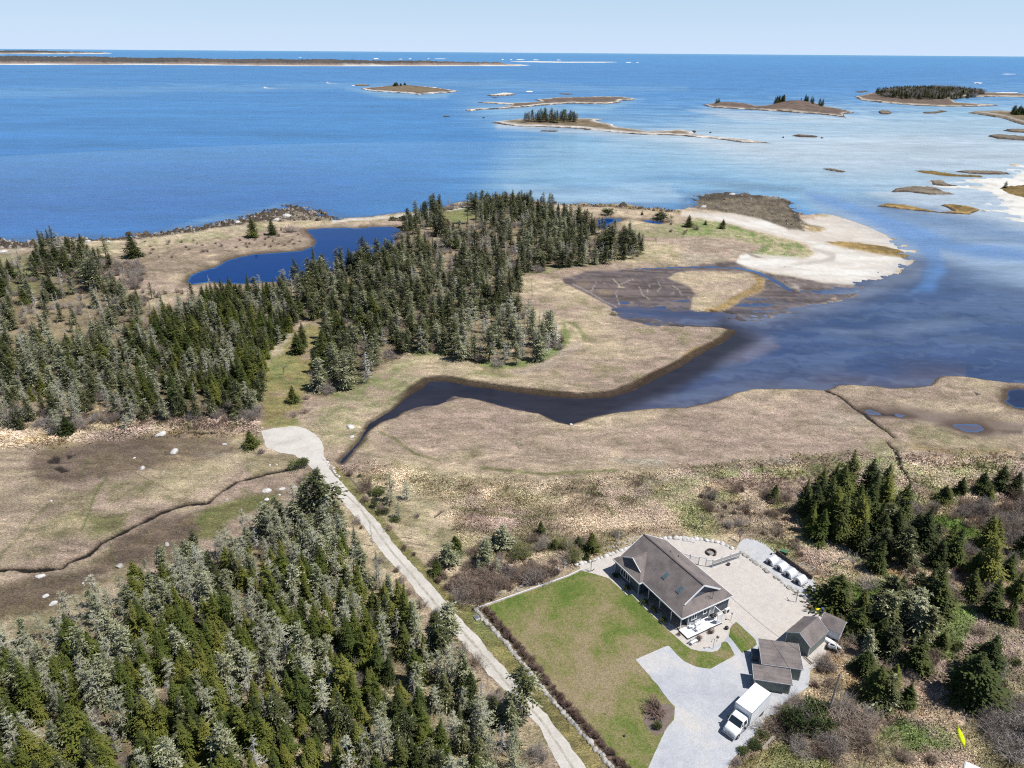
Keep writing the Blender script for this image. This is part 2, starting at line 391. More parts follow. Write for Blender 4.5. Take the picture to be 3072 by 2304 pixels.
# painted ground cover: (polygon, colour, second colour, soft edge px, strength, break-up)
ZON = [
    (M1, 'floor', 'floor2', 22, .9, .5), (F1, 'floor', 'straw2', 20, .9, .5), (P1, 'floor', 'floor2', 16, .85, .5),
    (T(0, 1, [(-600, 420), (0, 380), (180, 420), (200, 520), (450, 560), (520, 640), (300, 680), (0, 620), (-600, 700)]), 'olive', 'green', 16, .6, .8),
    (T(0, 1, [(560, 340), (800, 320), (950, 305), (1300, 265), (1600, 225), (1760, 215), (1650, 260), (1300, 345), (1000, 345), (760, 370), (600, 380)]), 'straw', 'green', 8, .8, .8),
    (T(0, 1, [(1150, 300), (1600, 225), (1600, 250), (1300, 300)]), 'wrack', 'straw', 6, .7, .8),
    (T(0, 1, [(700, 420), (950, 360), (1500, 300), (1800, 270), (1980, 250), (2050, 320), (1980, 370), (1560, 410), (1300, 490), (1150, 560), (950, 620), (800, 560)]), 'brown', 'peat', 12, .75, .6),
    (T(0, 1, [(900, 560), (1200, 600), (1500, 610), (1780, 590), (1800, 620), (1760, 680), (1500, 660), (1200, 650), (1000, 680), (850, 640)]), 'brown', 'pink', 12, .7, .5),
    (T(0, 1, [(-900, 375), (0, 305), (600, 292), (900, 262), (1330, 212), (1640, 128), (1900, 70), (2080, 110), (2212, 160), (2180, 178), (1900, 178), (1600, 200), (1400, 228), (1100, 272), (850, 305), (600, 318), (300, 350), (0, 368), (-900, 440)]), 'rock', 'dark', 5, 1, .3),
    (T(0, 1, [(1750, 150), (1900, 125), (2060, 140), (2150, 172), (1900, 185), (1780, 185)]), 'rock2', 'pebble', 5, .8, .6),
    (T(0, 1, [(-500, 400), (0, 372), (300, 352), (600, 322), (850, 308), (1100, 276), (1400, 232), (1600, 205), (1590, 215), (1400, 243), (1100, 290), (850, 322), (600, 335), (300, 368), (0, 395), (-500, 430)]), 'pebble', 'straw', 3, .7, .8),
    (T(1, 1, [(-60, 178), (200, 165), (520, 132), (800, 92), (840, 95), (820, 108), (640, 122), (500, 148), (200, 180), (-60, 195)]), 'sand', 'pebble', 3, 1, .2),
    (T(0, 1, [(2050, 232), (2212, 215), (2300, 215), (2212, 240), (2100, 243)]), 'sand', 'pebble', 3, .9, .2),
    (T(1, 1, [(640, 105), (900, 42), (1080, 12), (1200, 40), (1260, 70), (1060, 70), (900, 90), (660, 112)]), 'rock', 'rock2', 4, .9, .4),
    (T(1, 1, [(1340, 66), (1480, 75), (1700, 76), (1950, 82), (2212, 118), (2212, 140), (1900, 112), (1700, 100), (1480, 96)]), 'rock', 'gold', 4, .8, .5),
    (T(1, 1, [(1340, 90), (1900, 110), (2212, 140), (2212, 220), (1900, 170), (1600, 160), (1380, 130)]), 'straw', 'brown', 6, .8, .4),
    (T(1, 1, [(1880, 215), (2212, 205), (2260, 260), (2212, 300), (2000, 290), (1900, 260)]), 'green', 'straw', 8, .6, .8),
    (T(1, 1, [(650, 130), (830, 100), (880, 160), (760, 200), (680, 180)]), 'green', 'olive', 8, .8, .5),
    # peninsula fringe
    (T(1, 1, [(1120, 520), (1300, 490), (1500, 450), (1800, 420), (1960, 380), (2150, 350), (2100, 400), (1800, 445), (1450, 490), (1200, 525)]), 'green', 'straw', 8, .75, .6),
    (T(1, 1, [(430, 1010), (600, 960), (720, 1010), (660, 1060), (480, 1070)]), 'bright', 'green', 9, .8, .5),
    (T(1, 1, [(1090, 1160), (1250, 1130), (1380, 1060), (1480, 1000), (1550, 960), (1560, 1010), (1480, 1080), (1330, 1150), (1150, 1200)]), 'wrack', 'pink', 8, .75, .4),
    (T(1, 1, [(870, 1080), (1050, 1120), (1250, 1070), (1380, 1010), (1420, 900), (1450, 850), (1480, 960), (1420, 1050), (1280, 1110), (1060, 1150), (900, 1125)]), 'bright', 'green', 8, .85, .5),
    (T(1, 1, [(1430, 830), (1520, 840), (1585, 920), (1570, 960), (1520, 880)]), 'olive', 'green', 5, .7, .4),
    (T(1, 1, [(830, 1150), (1000, 1180), (1150, 1200), (1000, 1210), (860, 1180)]), 'green', 'olive', 5, .7, .4),
    (T(1, 1, [(130, 1260), (330, 1110), (470, 1060), (600, 1090), (450, 1150), (330, 1200), (250, 1250)]), 'green', 'straw', 10, .7, .7),
    (T(1, 2, [(-100, 40), (150, -60), (560, -40), (560, 10), (330, 160), (240, 240), (120, 280), (60, 350), (-60, 420), (-160, 240)]), 'green', 'straw', 12, .7, .8),
    (GLADE, 'verge', 'green', 10, .85, .6),
    (T(0, 1, [(1750, 1080), (1800, 980), (1890, 900), (1900, 930), (1850, 1020), (1830, 1060)]), 'pebble', 'straw', 6, .8, .4),
    # sand spit
    (T(2, 1, [(0, 132), (300, 130), (500, 170), (700, 250), (790, 185), (1000, 150), (1250, 232), (1520, 392), (1460, 462), (1350, 556), (1100, 596), (900, 582), (560, 522), (340, 470), (385, 396), (860, 400), (800, 330), (560, 272), (300, 205), (0, 152)]), 'sandp', 'sandw', 7, 1, .35),
    (T(2, 1, [(345, 460), (395, 398), (500, 432), (800, 440), (878, 395), (850, 340), (700, 285), (500, 235), (300, 185), (100, 148), (300, 168), (560, 240), (760, 290), (960, 350), (1100, 388), (1400, 410), (1445, 452), (1350, 520), (1150, 555), (950, 556), (600, 514)]), 'sand', 'sandp', 5, 1, .3),
    (T(2, 1, [(420, 190), (560, 175), (700, 230), (690, 255), (540, 225)]), 'sand', 'sandp', 6, .9, .2),
    (T(2, 1, [(-60, 235), (100, 172), (300, 208), (500, 262), (740, 322), (855, 396), (800, 436), (640, 420), (450, 400), (520, 350), (320, 292), (0, 285)]), 'bright', 'straw', 5, .95, .55),
    (T(2, 1, [(320, 400), (500, 340), (480, 390), (400, 410)]), 'brown', 'wrack', 5, .7, .3),
    (T(2, 1, [(930, 323), (1150, 328), (1400, 368), (1500, 412), (1485, 432), (1300, 402), (1120, 372), (1050, 362), (985, 345)]), 'weed', 'gold', 2.5, 1, .25),
    (T(2, 1, [(415, 395), (480, 430), (560, 440), (540, 432), (460, 405)]), 'peat', 'wrack', 3, .8, .3),
    (T(2, 1, [(780, 345), (1000, 400), (985, 445), (850, 470), (620, 485), (900, 445), (960, 415)]), 'sandw', 'mud2', 4, .5, .5),
    (T(2, 1, [(30, 60), (60, 18), (300, -12), (540, 14), (735, 66), (772, 185), (820, 205), (930, 235), (880, 256), (700, 245), (500, 168), (300, 128), (60, 100)]), 'rock2', 'rock', 5, 1, .35),
    (T(2, 1, [(640, 40), (740, 66), (778, 190), (740, 190), (700, 100)]), 'rock', 'dark', 4, .9, .3),
    (T(2, 1, [(30, 60), (60, 18), (300, -12), (540, 14), (500, 40), (280, 28), (100, 60)]), 'rock', 'dark', 4, .85, .3),
    (T(2, 1, [(780, 210), (930, 232), (890, 258), (790, 250)]), 'gold', 'sandp', 5, .9, .3),
    (T(2, 1, [(0, 300), (300, 310), (450, 350), (330, 430), (200, 450), (0, 470)]) , 'brown', 'wrack', 10, .8, .4),
    # mud flats
    (T(1, 1, [(1435, 560), (1500, 545), (1640, 517), (1900, 498), (2212, 480)]) + T(2, 1, [(200, 455), (330, 450), (420, 490), (600, 530), (900, 585), (1100, 598), (1330, 562), (1200, 616), (1050, 690), (800, 748), (500, 835), (290, 810), (0, 780)]) + T(1, 1, [(2212, 870), (2000, 855), (1800, 815), (1775, 760), (1700, 715), (1600, 665), (1450, 592)]), 'mud', 'mud2', 5, 1, .5),
    (T(1, 1, [(1660, 640), (1700, 625), (1760, 635), (1750, 660), (1680, 660)]), 'gold', 'mud2', 5, .6, .3),
    (T(1, 1, [(1540, 590), (1620, 585), (1610, 605), (1550, 608)]), 'gold', 'mud2', 5, .6, .3),
    (T(2, 1, [(560, 530), (900, 590), (1150, 605), (1050, 650), (800, 640), (620, 600)]), 'mud2', 'sandw', 8, .7, .5),
    (T(2, 1, [(-90, 560), (-40, 525), (60, 508), (200, 505), (420, 520), (520, 560), (530, 620), (480, 655), (380, 695), (250, 755), (130, 778), (30, 745), (90, 660), (20, 600)]), 'straw', 'brown', 4, 1, .3),
    (T(2, 1, [(430, 520), (522, 560), (530, 622), (480, 655), (380, 695), (250, 755), (130, 778), (120, 765), (300, 700), (400, 640), (480, 590)]), 'gold', 'weed', 3, .85, .4),
    (T(2, 1, [(0, 1110), (60, 1060), (150, 1010), (300, 935), (370, 905), (330, 898), (200, 960), (60, 1020), (0, 1070)]), 'gold', 'weed', 4, .8, .4),
    (T(1, 1, [(1250, 690), (1340, 690), (1380, 710), (1330, 730)]), 'olive', 'brown', 6, .6, .4),
    # creek banks and bare mud by the stones
    (T(1, 2, [(540, 0), (700, -10), (800, 20), (1000, 50), (1400, 95), (1700, 105), (1750, 85), (1900, 10), (2000, -60), (2212, -170), (2212, -150), (1950, 0), (1740, 118), (1450, 125), (1000, 80), (700, 40), (560, 60), (420, 130), (330, 200), (180, 290), (130, 285), (300, 190)]), 'bank', 'dark', 4, .95, .2),
    (T(1, 2, [(420, 190), (560, 110), (700, 60), (760, 80), (620, 125), (480, 180)]), 'mud', 'mud2', 5, .9, .2),
    # west marsh
    (T(0, 2, [(-900, 420), (-900, 1500), (0, 1250), (100, 1100), (330, 760), (520, 560), (300, 420), (0, 330)]), 'straw', 'pink', 24, .6, .6),
    (T(0, 2, [(0, 330), (300, 320), (430, 380), (800, 340), (1200, 300), (1600, 320), (1560, 350), (1000, 335), (560, 390), (300, 400), (0, 420)]), 'straw', 'gold', 12, .8, .5),
    (T(0, 2, [(220, 420), (600, 350), (1000, 335), (1450, 340), (1560, 430), (1300, 510), (900, 560), (500, 640), (250, 640), (180, 520)]), 'peat', 'floor', 18, .9, .3),
    (T(0, 2, [(1250, 430), (1480, 410), (1560, 460), (1400, 490), (1250, 480)]), 'wrack', 'peat', 12, .5, .3),
    (T(0, 2, [(700, 640), (1000, 560), (1400, 515), (1480, 555), (1300, 640), (900, 720), (700, 700)]), 'olive', 'straw', 16, .7, .7),
    (T(0, 2, [(180, 960), (360, 840), (580, 820), (850, 830), (800, 960), (600, 1010), (300, 1020)]), 'olive', 'straw2', 20, .7, .6),
    (T(0, 2, [(560, 840), (820, 830), (790, 950), (600, 960)]), 'olive', 'dgreen', 14, .6, .5),
    (T(0, 2, [(1230, 960), (1340, 800), (1600, 735), (1820, 690), (1780, 770), (1500, 900), (1400, 1010), (1250, 1000)]), 'olive', 'dgreen', 12, .95, .3),
    (T(0, 2, [(1580, 470), (1900, 455), (1950, 500), (1780, 550), (1620, 590), (1560, 520)]), 'olive', 'straw', 10, .6, .6),
    (T(0, 2, [(300, 1020), (540, 960), (560, 1050), (420, 1120), (280, 1100)]), 'pink', 'peat', 18, .6, .4),
    (T(0, 2, [(760, 1000), (1000, 885), (1250, 840), (1290, 950), (1250, 1080), (1100, 1150), (800, 1180), (560, 1260), (440, 1250), (700, 1090)]), 'peat', 'floor', 14, .95, .2),
    (T(0, 3, [(-300, 120), (0, 60), (240, 10), (600, -10), (700, 20), (480, 140), (420, 200), (200, 250), (0, 300), (-300, 330)]), 'peat', 'floor', 12, .95, .2),
    (T(0, 2, [(920, 380), (980, 355), (1080, 360), (1060, 400), (980, 415)]), 'floor', 'peat', 10, .7, .2),
    # middle marsh
    (T(1, 2, [(200, 300), (700, 180), (1100, 180), (1500, 290), (2212, 200), (2212, 500), (1500, 560), (900, 560), (500, 480), (250, 440)]), 'pink', 'brown', 24, .75, .5),
    (T(2, 2, [(0, 170), (400, 60), (930, 60), (1250, 270), (1300, 360), (1200, 450), (700, 490), (0, 560)]), 'pink', 'brown', 20, .8, .4),
    (T(1, 2, [(900, 520), (1500, 560), (2212, 520), (2212, 640), (1600, 720), (1100, 660)]), 'olive', 'brown', 22, .55, .7),
    (T(1, 2, [(680, 440), (900, 400), (950, 470), (760, 530), (690, 500)]), 'olive', 'straw', 14, .6, .6),
    (T(1, 2, [(450, 570), (700, 560), (760, 600), (560, 800), (500, 830), (560, 950), (620, 1060), (560, 1080), (480, 900), (430, 700)]), 'green', 'straw', 14, .7, .7),
    (T(1, 2, [(1750, 480), (1900, 500), (2130, 480), (2100, 530), (1900, 525), (1760, 500)]), 'wrack', 'sandp', 8, .7, .4),
    (T(1, 2, [(1880, 700), (2050, 590), (2160, 590), (2060, 680), (1950, 740), (1890, 740)]), 'wrack', 'pink', 8, .6, .4),
    (T(2, 2, [(500, 500), (640, 470), (730, 500), (700, 530), (540, 520)]), 'wrack', 'peat', 6, .8, .3),
    (T(2, 2, [(1080, 190), (1200, 200), (1260, 280), (1100, 330), (850, 250), (860, 180), (1000, 160)]), 'wrack', 'straw', 16, .5, .4),
    (T(2, 2, [(1000, 40), (1250, 30), (1600, 40), (2050, 60), (2080, 130), (1700, 130), (1300, 120), (1150, 130)]), 'brown', 'peat', 12, .7, .5),
    (T(2, 2, [(1180, 170), (1500, 150), (1900, 200), (2212, 260), (2212, 330), (1900, 330), (1500, 230), (1200, 210)]), 'mud2', 'peat', 10, .85, .3),
    (T(2, 2, [(1300, 90), (1700, 120), (2212, 190), (2212, 240), (1700, 170), (1350, 120)]), 'straw', 'pink', 8, .7, .5),
    (T(2, 2, [(700, 450), (1000, 440), (1100, 450), (960, 490), (720, 495)]), 'olive', 'brown', 8, .6, .4),
    (T(2, 2, [(50, 530), (540, 480), (500, 500), (200, 545), (60, 560)]), 'olive', 'brown', 6, .6, .4),
    (T(2, 2, [(1450, 390), (1700, 430), (2212, 420), (2212, 460), (1700, 460), (1500, 430)]), 'gold', 'olive', 8, .5, .5),
    (T(2, 2, [(0, 580), (350, 560), (850, 520), (950, 500), (1250, 380), (1450, 470), (1500, 560), (2212, 480), (2212, 560), (1700, 620), (1650, 700), (1400, 640), (1100, 560), (700, 620), (300, 640), (0, 680)]), 'green', 'straw', 16, .75, .85),
    (T(2, 2, [(-200, 650), (500, 640), (1000, 580), (1500, 620), (1700, 700), (2212, 700), (2900, 800), (2900, 1400), (-100, 1400), (-100, 1000)]), 'straw2', 'green', 26, .7, .9),
    (T(2, 2, [(120, 760), (420, 760), (700, 830), (740, 960), (620, 1010), (380, 1000), (230, 930)]), 'floor', 'pink', 16, .7, .5),
    (T(2, 2, [(1600, 860), (1760, 860), (1950, 960), (1960, 1010), (1800, 1000), (1650, 940)]), 'bright', 'green', 12, 1, .3),
    (T(2, 2, [(1650, 560), (1700, 700), (1640, 760), (1580, 650)]), 'green', 'straw', 12, .7, .6),
    (T(2, 3, [(1080, 60), (1300, 20), (1270, 130), (1180, 190), (1090, 160)]), 'bright', 'green', 10, 1, .25),
    (T(2, 3, [(1650, 150), (1950, 220), (1900, 330), (1750, 560), (1650, 500), (1640, 300)]), 'green', 'bright', 12, .9, .4),
    (T(2, 3, [(1200, 1080), (1400, 900), (1560, 960), (1800, 980), (1900, 1100), (1500, 1130), (1250, 1150)]), 'bright', 'straw', 14, .85, .5),
    (T(2, 3, [(800, 560), (1000, 500), (1200, 480), (1400, 560), (1500, 700), (1800, 800), (1780, 900), (1300, 900), (1000, 700), (830, 640)]), 'straw', 'gold', 14, .6, .7),
    (T(2, 3, [(1900, 560), (2212, 500), (2600, 700), (2600, 1300), (1900, 1300), (1850, 900)]), 'olive', 'straw2', 16, .7, .8),
    (T(2, 3, [(380, 1170), (620, 1080), (900, 1130), (1000, 1300), (800, 1400), (200, 1400), (280, 1290)]), 'verge', 'green', 10, .8, .5),
    (T(2, 2, [(1230, 1180), (1380, 1170), (1400, 1244), (1240, 1244)]), 'gold', 'floor', 8, .8, .3),
    # verges of the road
    (T(1, 2, [(-60, 500), (60, 620), (250, 860), (420, 1050), (560, 1190)]) + T(1, 3, [(660, 90), (860, 200), (930, 290), (1080, 450), (1220, 620), (1350, 790), (1490, 940), (1640, 1110), (1780, 1260), (1950, 1480), (1780, 1500), (1560, 1280), (1400, 1050), (1300, 900), (1160, 740), (1050, 620), (860, 420), (640, 180), (480, 0)]) + T(1, 2, [(380, 1120), (200, 900), (0, 690)]), 'verge', 'olive', 5, .9, .5),
    (T(1, 3, [(740, 210), (850, 220), (1050, 440), (1200, 620), (1150, 640), (950, 440)]), 'verge', 'green', 6, .7, .4),
    (T(0, 2, [(2212, 880), (2100, 700), (1980, 600), (2000, 560), (2212, 790)]), 'verge', 'straw', 6, .7, .4),
    (BED, 'peat', 'floor', 4, .95, .3), (BED2, 'peat', 'floor', 3, .95, .2),
    (T(1, 2, [(1540, 1190), (1800, 1060), (1960, 1010), (2212, 970), (2212, 990), (1960, 1035), (1840, 1080), (1600, 1200)]), 'pebble', 'straw', 4, .8, .6),
]
LINES = [  # worn tracks and wet lines: (line, colour, half width px, strength)
    (T(0, 2, [(640, 360), (740, 430), (820, 490), (960, 530)]), 'floor', 3, .6), (T(0, 2, [(510, 400), (600, 460), (700, 470), (830, 550), (960, 620), (1100, 690)]), 'floor', 2.5, .45),
    (T(0, 2, [(690, 600), (650, 670), (600, 740), (580, 840), (530, 950)]), 'dgreen', 3, .8), (T(0, 2, [(570, 460), (550, 530), (510, 620)]), 'dgreen', 3, .5),
    (T(0, 2, [(710, 1010), (720, 1090), (735, 1200)]), 'dgreen', 3, .6), (T(0, 2, [(0, 1130), (150, 960), (240, 840), (330, 770)]), 'olive', 5, .6),
    (T(1, 2, [(250, 310), (340, 350), (400, 400), (480, 450), (640, 500)]), 'olive', 4, .7), (T(1, 2, [(900, 540), (1100, 560), (1300, 585), (1480, 575), (1800, 560)]), 'olive', 4, .8),
    (T(1, 2, [(720, 800), (900, 835), (1100, 860), (1240, 870)]), 'olive', 5, .7), (T(1, 2, [(1580, 700), (1680, 720), (1720, 790), (1760, 850)]), 'dgreen', 4, .7),
    (T(1, 2, [(1230, 320), (1330, 290), (1500, 300)]), 'floor', 3, .4), (T(2, 2, [(1850, 215), (2000, 260), (2212, 290)]), 'floor', 3, .6),
    (T(1, 2, [(40, 590), (90, 650), (150, 720)]), 'dark', 3, .6), (T(1, 1, [(1500, 1190), (1300, 1195), (1100, 1200)]), 'floor', 3, .4),
    (T(1, 2, [(1270, 330), (1210, 420), (1180, 480)]), 'floor', 3, .3),
]
CREEKZ = Z([(690, 1015), (780, 900), (870, 840), (920, 790), (1000, 800), (1200, 830), (1320, 830), (1440, 790), (1560, 690), (1630, 730), (1480, 830), (1330, 885), (1240, 925), (1100, 880), (1000, 880), (860, 925), (760, 1015)])
LANDN = Z([(700, 1000), (840, 860), (900, 790), (1200, 790), (1600, 640), (1640, 720), (1560, 740), (1470, 800), (1320, 862), (1180, 860), (1020, 842), (930, 830), (840, 895), (780, 940), (735, 998)])
PEATPOOL = [T(0, 2, [(300, 500), (345, 462), (395, 470), (380, 505), (320, 515)]), T(0, 2, [(340, 545), (390, 528), (445, 555), (400, 578)]), T(0, 2, [(420, 455), (480, 450), (440, 490)]), T(2, 2, [(1905, 68), (1930, 62), (1955, 75), (1930, 84)])]

# ---------- ground grid: rings and spokes, cells about a metre and less near, wider far off
def polar(r_list, az_list):
    R_, A_ = np.meshgrid(np.array(r_list), np.array(az_list), indexing='ij')
    return R_ * np.sin(A_), R_ * np.cos(A_)
def px_of(x, y, z=0.0):
    dz = z - CAM_Z
    f = CP * y - SP * dz; up = SP * y + CP * dz
    u = F_PX * x / f; v = F_PX * up / f
    return 1536.0 + u * CR + v * SR, 1152.0 - (-u * SR + v * CR)
dep = np.radians(np.arange(57.0, 6.2, -0.092))
az = np.radians(np.arange(-60, 60.01, 0.118))
X, Y = polar(82.0 / np.tan(dep), az)
nr, nc = X.shape
PX, PY = px_of(X, Y, GZ)
big = fbm(X / 22, Y / 22, 3, 4); mid = fbm(X / 6, Y / 6, 5, 4); fine = fbm(X / 1.6, Y / 1.6, 9, 3)
# swirled tussock pattern: noise looked up through a bent map
wx = X + 5 * (fbm(X / 9, Y / 9, 21, 3) - .5); wy = Y + 5 * (fbm(X / 9, Y / 9, 31, 3) - .5)
tus = fbm(wx / 2.6 + 2 * mid, wy / .9, 41, 4)
wob = (fbm(X / 14, Y / 14, 51, 4) - .5); wob2 = fbm(X / 3, Y / 3, 61, 3) - .5
QX = PX + wob * 26 + wob2 * 9; QY = PY + (wob * 20 + wob2 * 6) * np.clip(PY / 1400, .25, 1)

d_land = sdf(X, Y, W(LAND, 0.0)) + wob2 * .9
d_land = np.maximum(d_land, sdf(X, Y, W(BEACH_R, 0.0), 40) + wob2 * 3 + (fbm(X / 16, Y / 10, 141, 4) - .50) * 60)
rk0 = np.zeros(X.shape)
for _z in ZON:
    if _z[1] in ('rock', 'rock2'): rk0 = np.maximum(rk0, ss(-8, 4, sdf(PX, PY, _z[0], 30)))
d_land = d_land + rk0 * ((fbm(X / 5, Y / 3.2, 131, 4) - .60) * 26) * ss(14, 2, d_land) * (d_land > -20) * np.where(PY < 900, 1, 0)
sk0 = np.zeros(X.shape)
for _z in ZON:
    if _z[1] in ('sand', 'sandp', 'mud') and _z[0][0][0] > 1400: sk0 = np.maximum(sk0, ss(-14, 6, sdf(PX, PY, _z[0], 40)))
d_land = d_land + sk0 * (fbm(X / 13 + mid, Y / 4.5, 171, 4) - .52) * 34 * ss(16, 4, d_land) * (d_land > -22) * ss(690, 740, PY)
colr = np.zeros(X.shape + (3,))
def setc(w, c): colr[:] = colr * (1 - w[..., None]) + c * w[..., None]
t0 = ss(.35, .65, big)[..., None]
colr[:] = Cc['brown'] * (1 - t0) + Cc['straw'] * t0
setc(ss(.55, .72, mid) * .5, Cc['olive'])
soft = np.zeros(X.shape)            # weight of soft flat ground (sand, mud)
rocky = np.zeros(X.shape)
for poly, c1, c2, edge, stg, brk in ZON:
    s = sdf(QX, QY, poly, edge * 3)
    w = ss(-edge, edge, s + (mid - .5) * edge * 2.0 * brk) * stg
    t = ss(.5 - .16, .5 + .16, .5 * fine + .5 * mid + (big - .5) * .6)[..., None]
    if brk > .45: w = w * ss(.08, .5, 1.30 - brk + (tus - .5) * .5 + (mid - .5) * 1.8)
    c = Cc[c1] * (1 - t * .8) + Cc[c2] * t * .8
    colr = colr * (1 - w[..., None]) + c * w[..., None]
    f = 1.0 if c1 in ('sand', 'sandp', 'sandw', 'mud', 'mud2') else 0.0
    soft = soft * (1 - w) + f * w
    rocky = rocky * (1 - w) + (1.0 if c1 in ('rock', 'rock2') else 0.0) * w
bs = sdf(X, Y, W(BEACH_R, 0.0), 60); wb = ss(-14, -8, bs)
setc(wb, Cc['sand'] * .97); soft = soft * (1 - wb) + wb; rocky *= (1 - wb)
for line, c, hw, stg in LINES:
    s = -sdf(PX + wob2 * 8, PY + wob2 * 5, line, hw * 4, closed=False)
    setc((1 - ss(hw * .4, hw * 1.6, s)) * stg, Cc[c])
_mt = fbm(X / 10 + 2 * mid, Y / 2.2, 151, 4); _mw = soft * (colr[..., 2] < .20)
setc(_mw * ss(.52, .68, _mt) * .75, Cc['dark'] * 1.5); setc(_mw * ss(.46, .30, _mt) * .55, Cc['mud2'] * 1.25)
_sw = soft * (colr[..., 2] > .35) * ss(.5, .72, fbm(X / 16, Y / 4 + mid, 161, 4)); setc(_sw * .5, Cc['sandw'] * .9)
for line in RILL:
    s = -sdf(PX + wob2 * 7, PY + wob2 * 4, line, 12, closed=False)
    setc((1 - ss(.3, 1.9, s)) * .5, Cc['sandw'])  # sky reflection in the rills, painted as pale lines
tone = (0.82 + 1.0 * tus) * (1 - soft) * (1 - .15 * rocky) + soft * (.94 + .14 * mid)
mat3 = fbm(wx / 5 + 3 * mid, wy / 1.9, 191, 4); tone = tone * (1 + (1 - soft) * (mat3 - .5) * .75) * (1 + (1 - soft) * (big - .5) * .25)
colr *= tone[..., None]
# heights
lot = ss(-.5, .5, sdf(X, Y, W(LOT), 6)); rd = ss(-.6, .4, sdf(X, Y, W(ROAD), 6)); lot = np.maximum(lot, rd)
northb = ss(0, 1, sdf(PX, PY, LANDN, 60) * .2) * ss(1150, 1230, PX)
bank = GZ * ss(-.3, 1.5 + 1.6 * northb, d_land) * (1 + .5 * northb * ss(1, 3, d_land) * ss(12, 4, d_land))
flat = .015 + np.clip(d_land, 0, 40) * .010
h = bank * (1 - soft) + np.minimum(flat, .38) * soft * ss(-.2, .4, d_land)
h = np.where(d_land < 0, -0.9 * ss(0, -2.5, d_land), h)
rocky2 = rocky * (d_land > -3)
h = h + rocky2 * (fine - .45) * .45 + rocky2 * (mid - .5) * .2 - rocky2 * bank * .60
rel = (1 - soft) * (1 - lot) * ss(0.5, 4, d_land)
h = h + rel * ((tus - .5) * .24 + (mid - .5) * .3)
h = h + soft * ((mid - .5) * .10 + (tus - .5) * .05) * (d_land > 0) - _mw * ss(.60, .74, fbm(X / 16 + mid, Y / 3.4, 181, 4)) * .22
h = h * (1 - lot) + (GZ) * lot
pond = np.full(X.shape, -1e4)
for p in PONDS: pond = np.maximum(pond, sdf(X, Y, W(p, 0.05), 10) + wob2 * 1.2)
creek = ss(-10, 10, sdf(PX, PY, CREEKZ, 40))
h = np.where(pond > -1e3, np.minimum(h, np.where(pond > 0, -.5 * ss(0, 1.2, pond), GZ * ss(0, 4.0, -pond) + .02)), h)
setc(ss(-7, -1.5, pond + (mid - .5) * 6) * .6, Cc['peat'])
setc(ss(-3.0, -.2, pond) * .8, Cc['bank'] * 1.4)
cl = -sdf(X, Y, W(CREEKLET, 0.0), 5, closed=False) + wob2
h = np.where(cl < 1.6, np.minimum(h, -.25 + .25 * cl / 1.3), h)
for line, hw, dp in DITCH:
    s = -sdf(X, Y, W(line, GZ), 5, closed=False) + wob2 * .9
    k = 1 - ss(hw * .6, hw * 1.7, s)
    h = np.maximum(h - k * dp * (.75 + mid * .5), np.minimum(h, .04))
    setc(k, Cc['dark'] * .55)
pp = np.full(X.shape, -1e4)
for p in PEATPOOL: pp = np.maximum(pp, sdf(QX, QY, p, 12))
kp = ss(-1.5, 1.5, pp + (fine - .5) * 6)
setc(kp, Cc['dark'] * 1.1); h = h - kp * .25
# wet dark foot of the cut banks
cut = (1 - soft) * (1 - rocky) * (1 - ss(.1, 1.3, d_land)) * ss(-1.5, 0, d_land)
setc(cut * .8, Cc['bank'])
setc(northb * ss(3.1, 2.2, d_land) * ss(-1.5, 0, d_land) * .92, Cc['bank'] * (.75 + .5 * fine[..., None]))
wet = np.clip(soft * (1 - ss(.03, .16, h)), 0, 1) + kp * .8
wet = np.clip(wet, 0, 1)

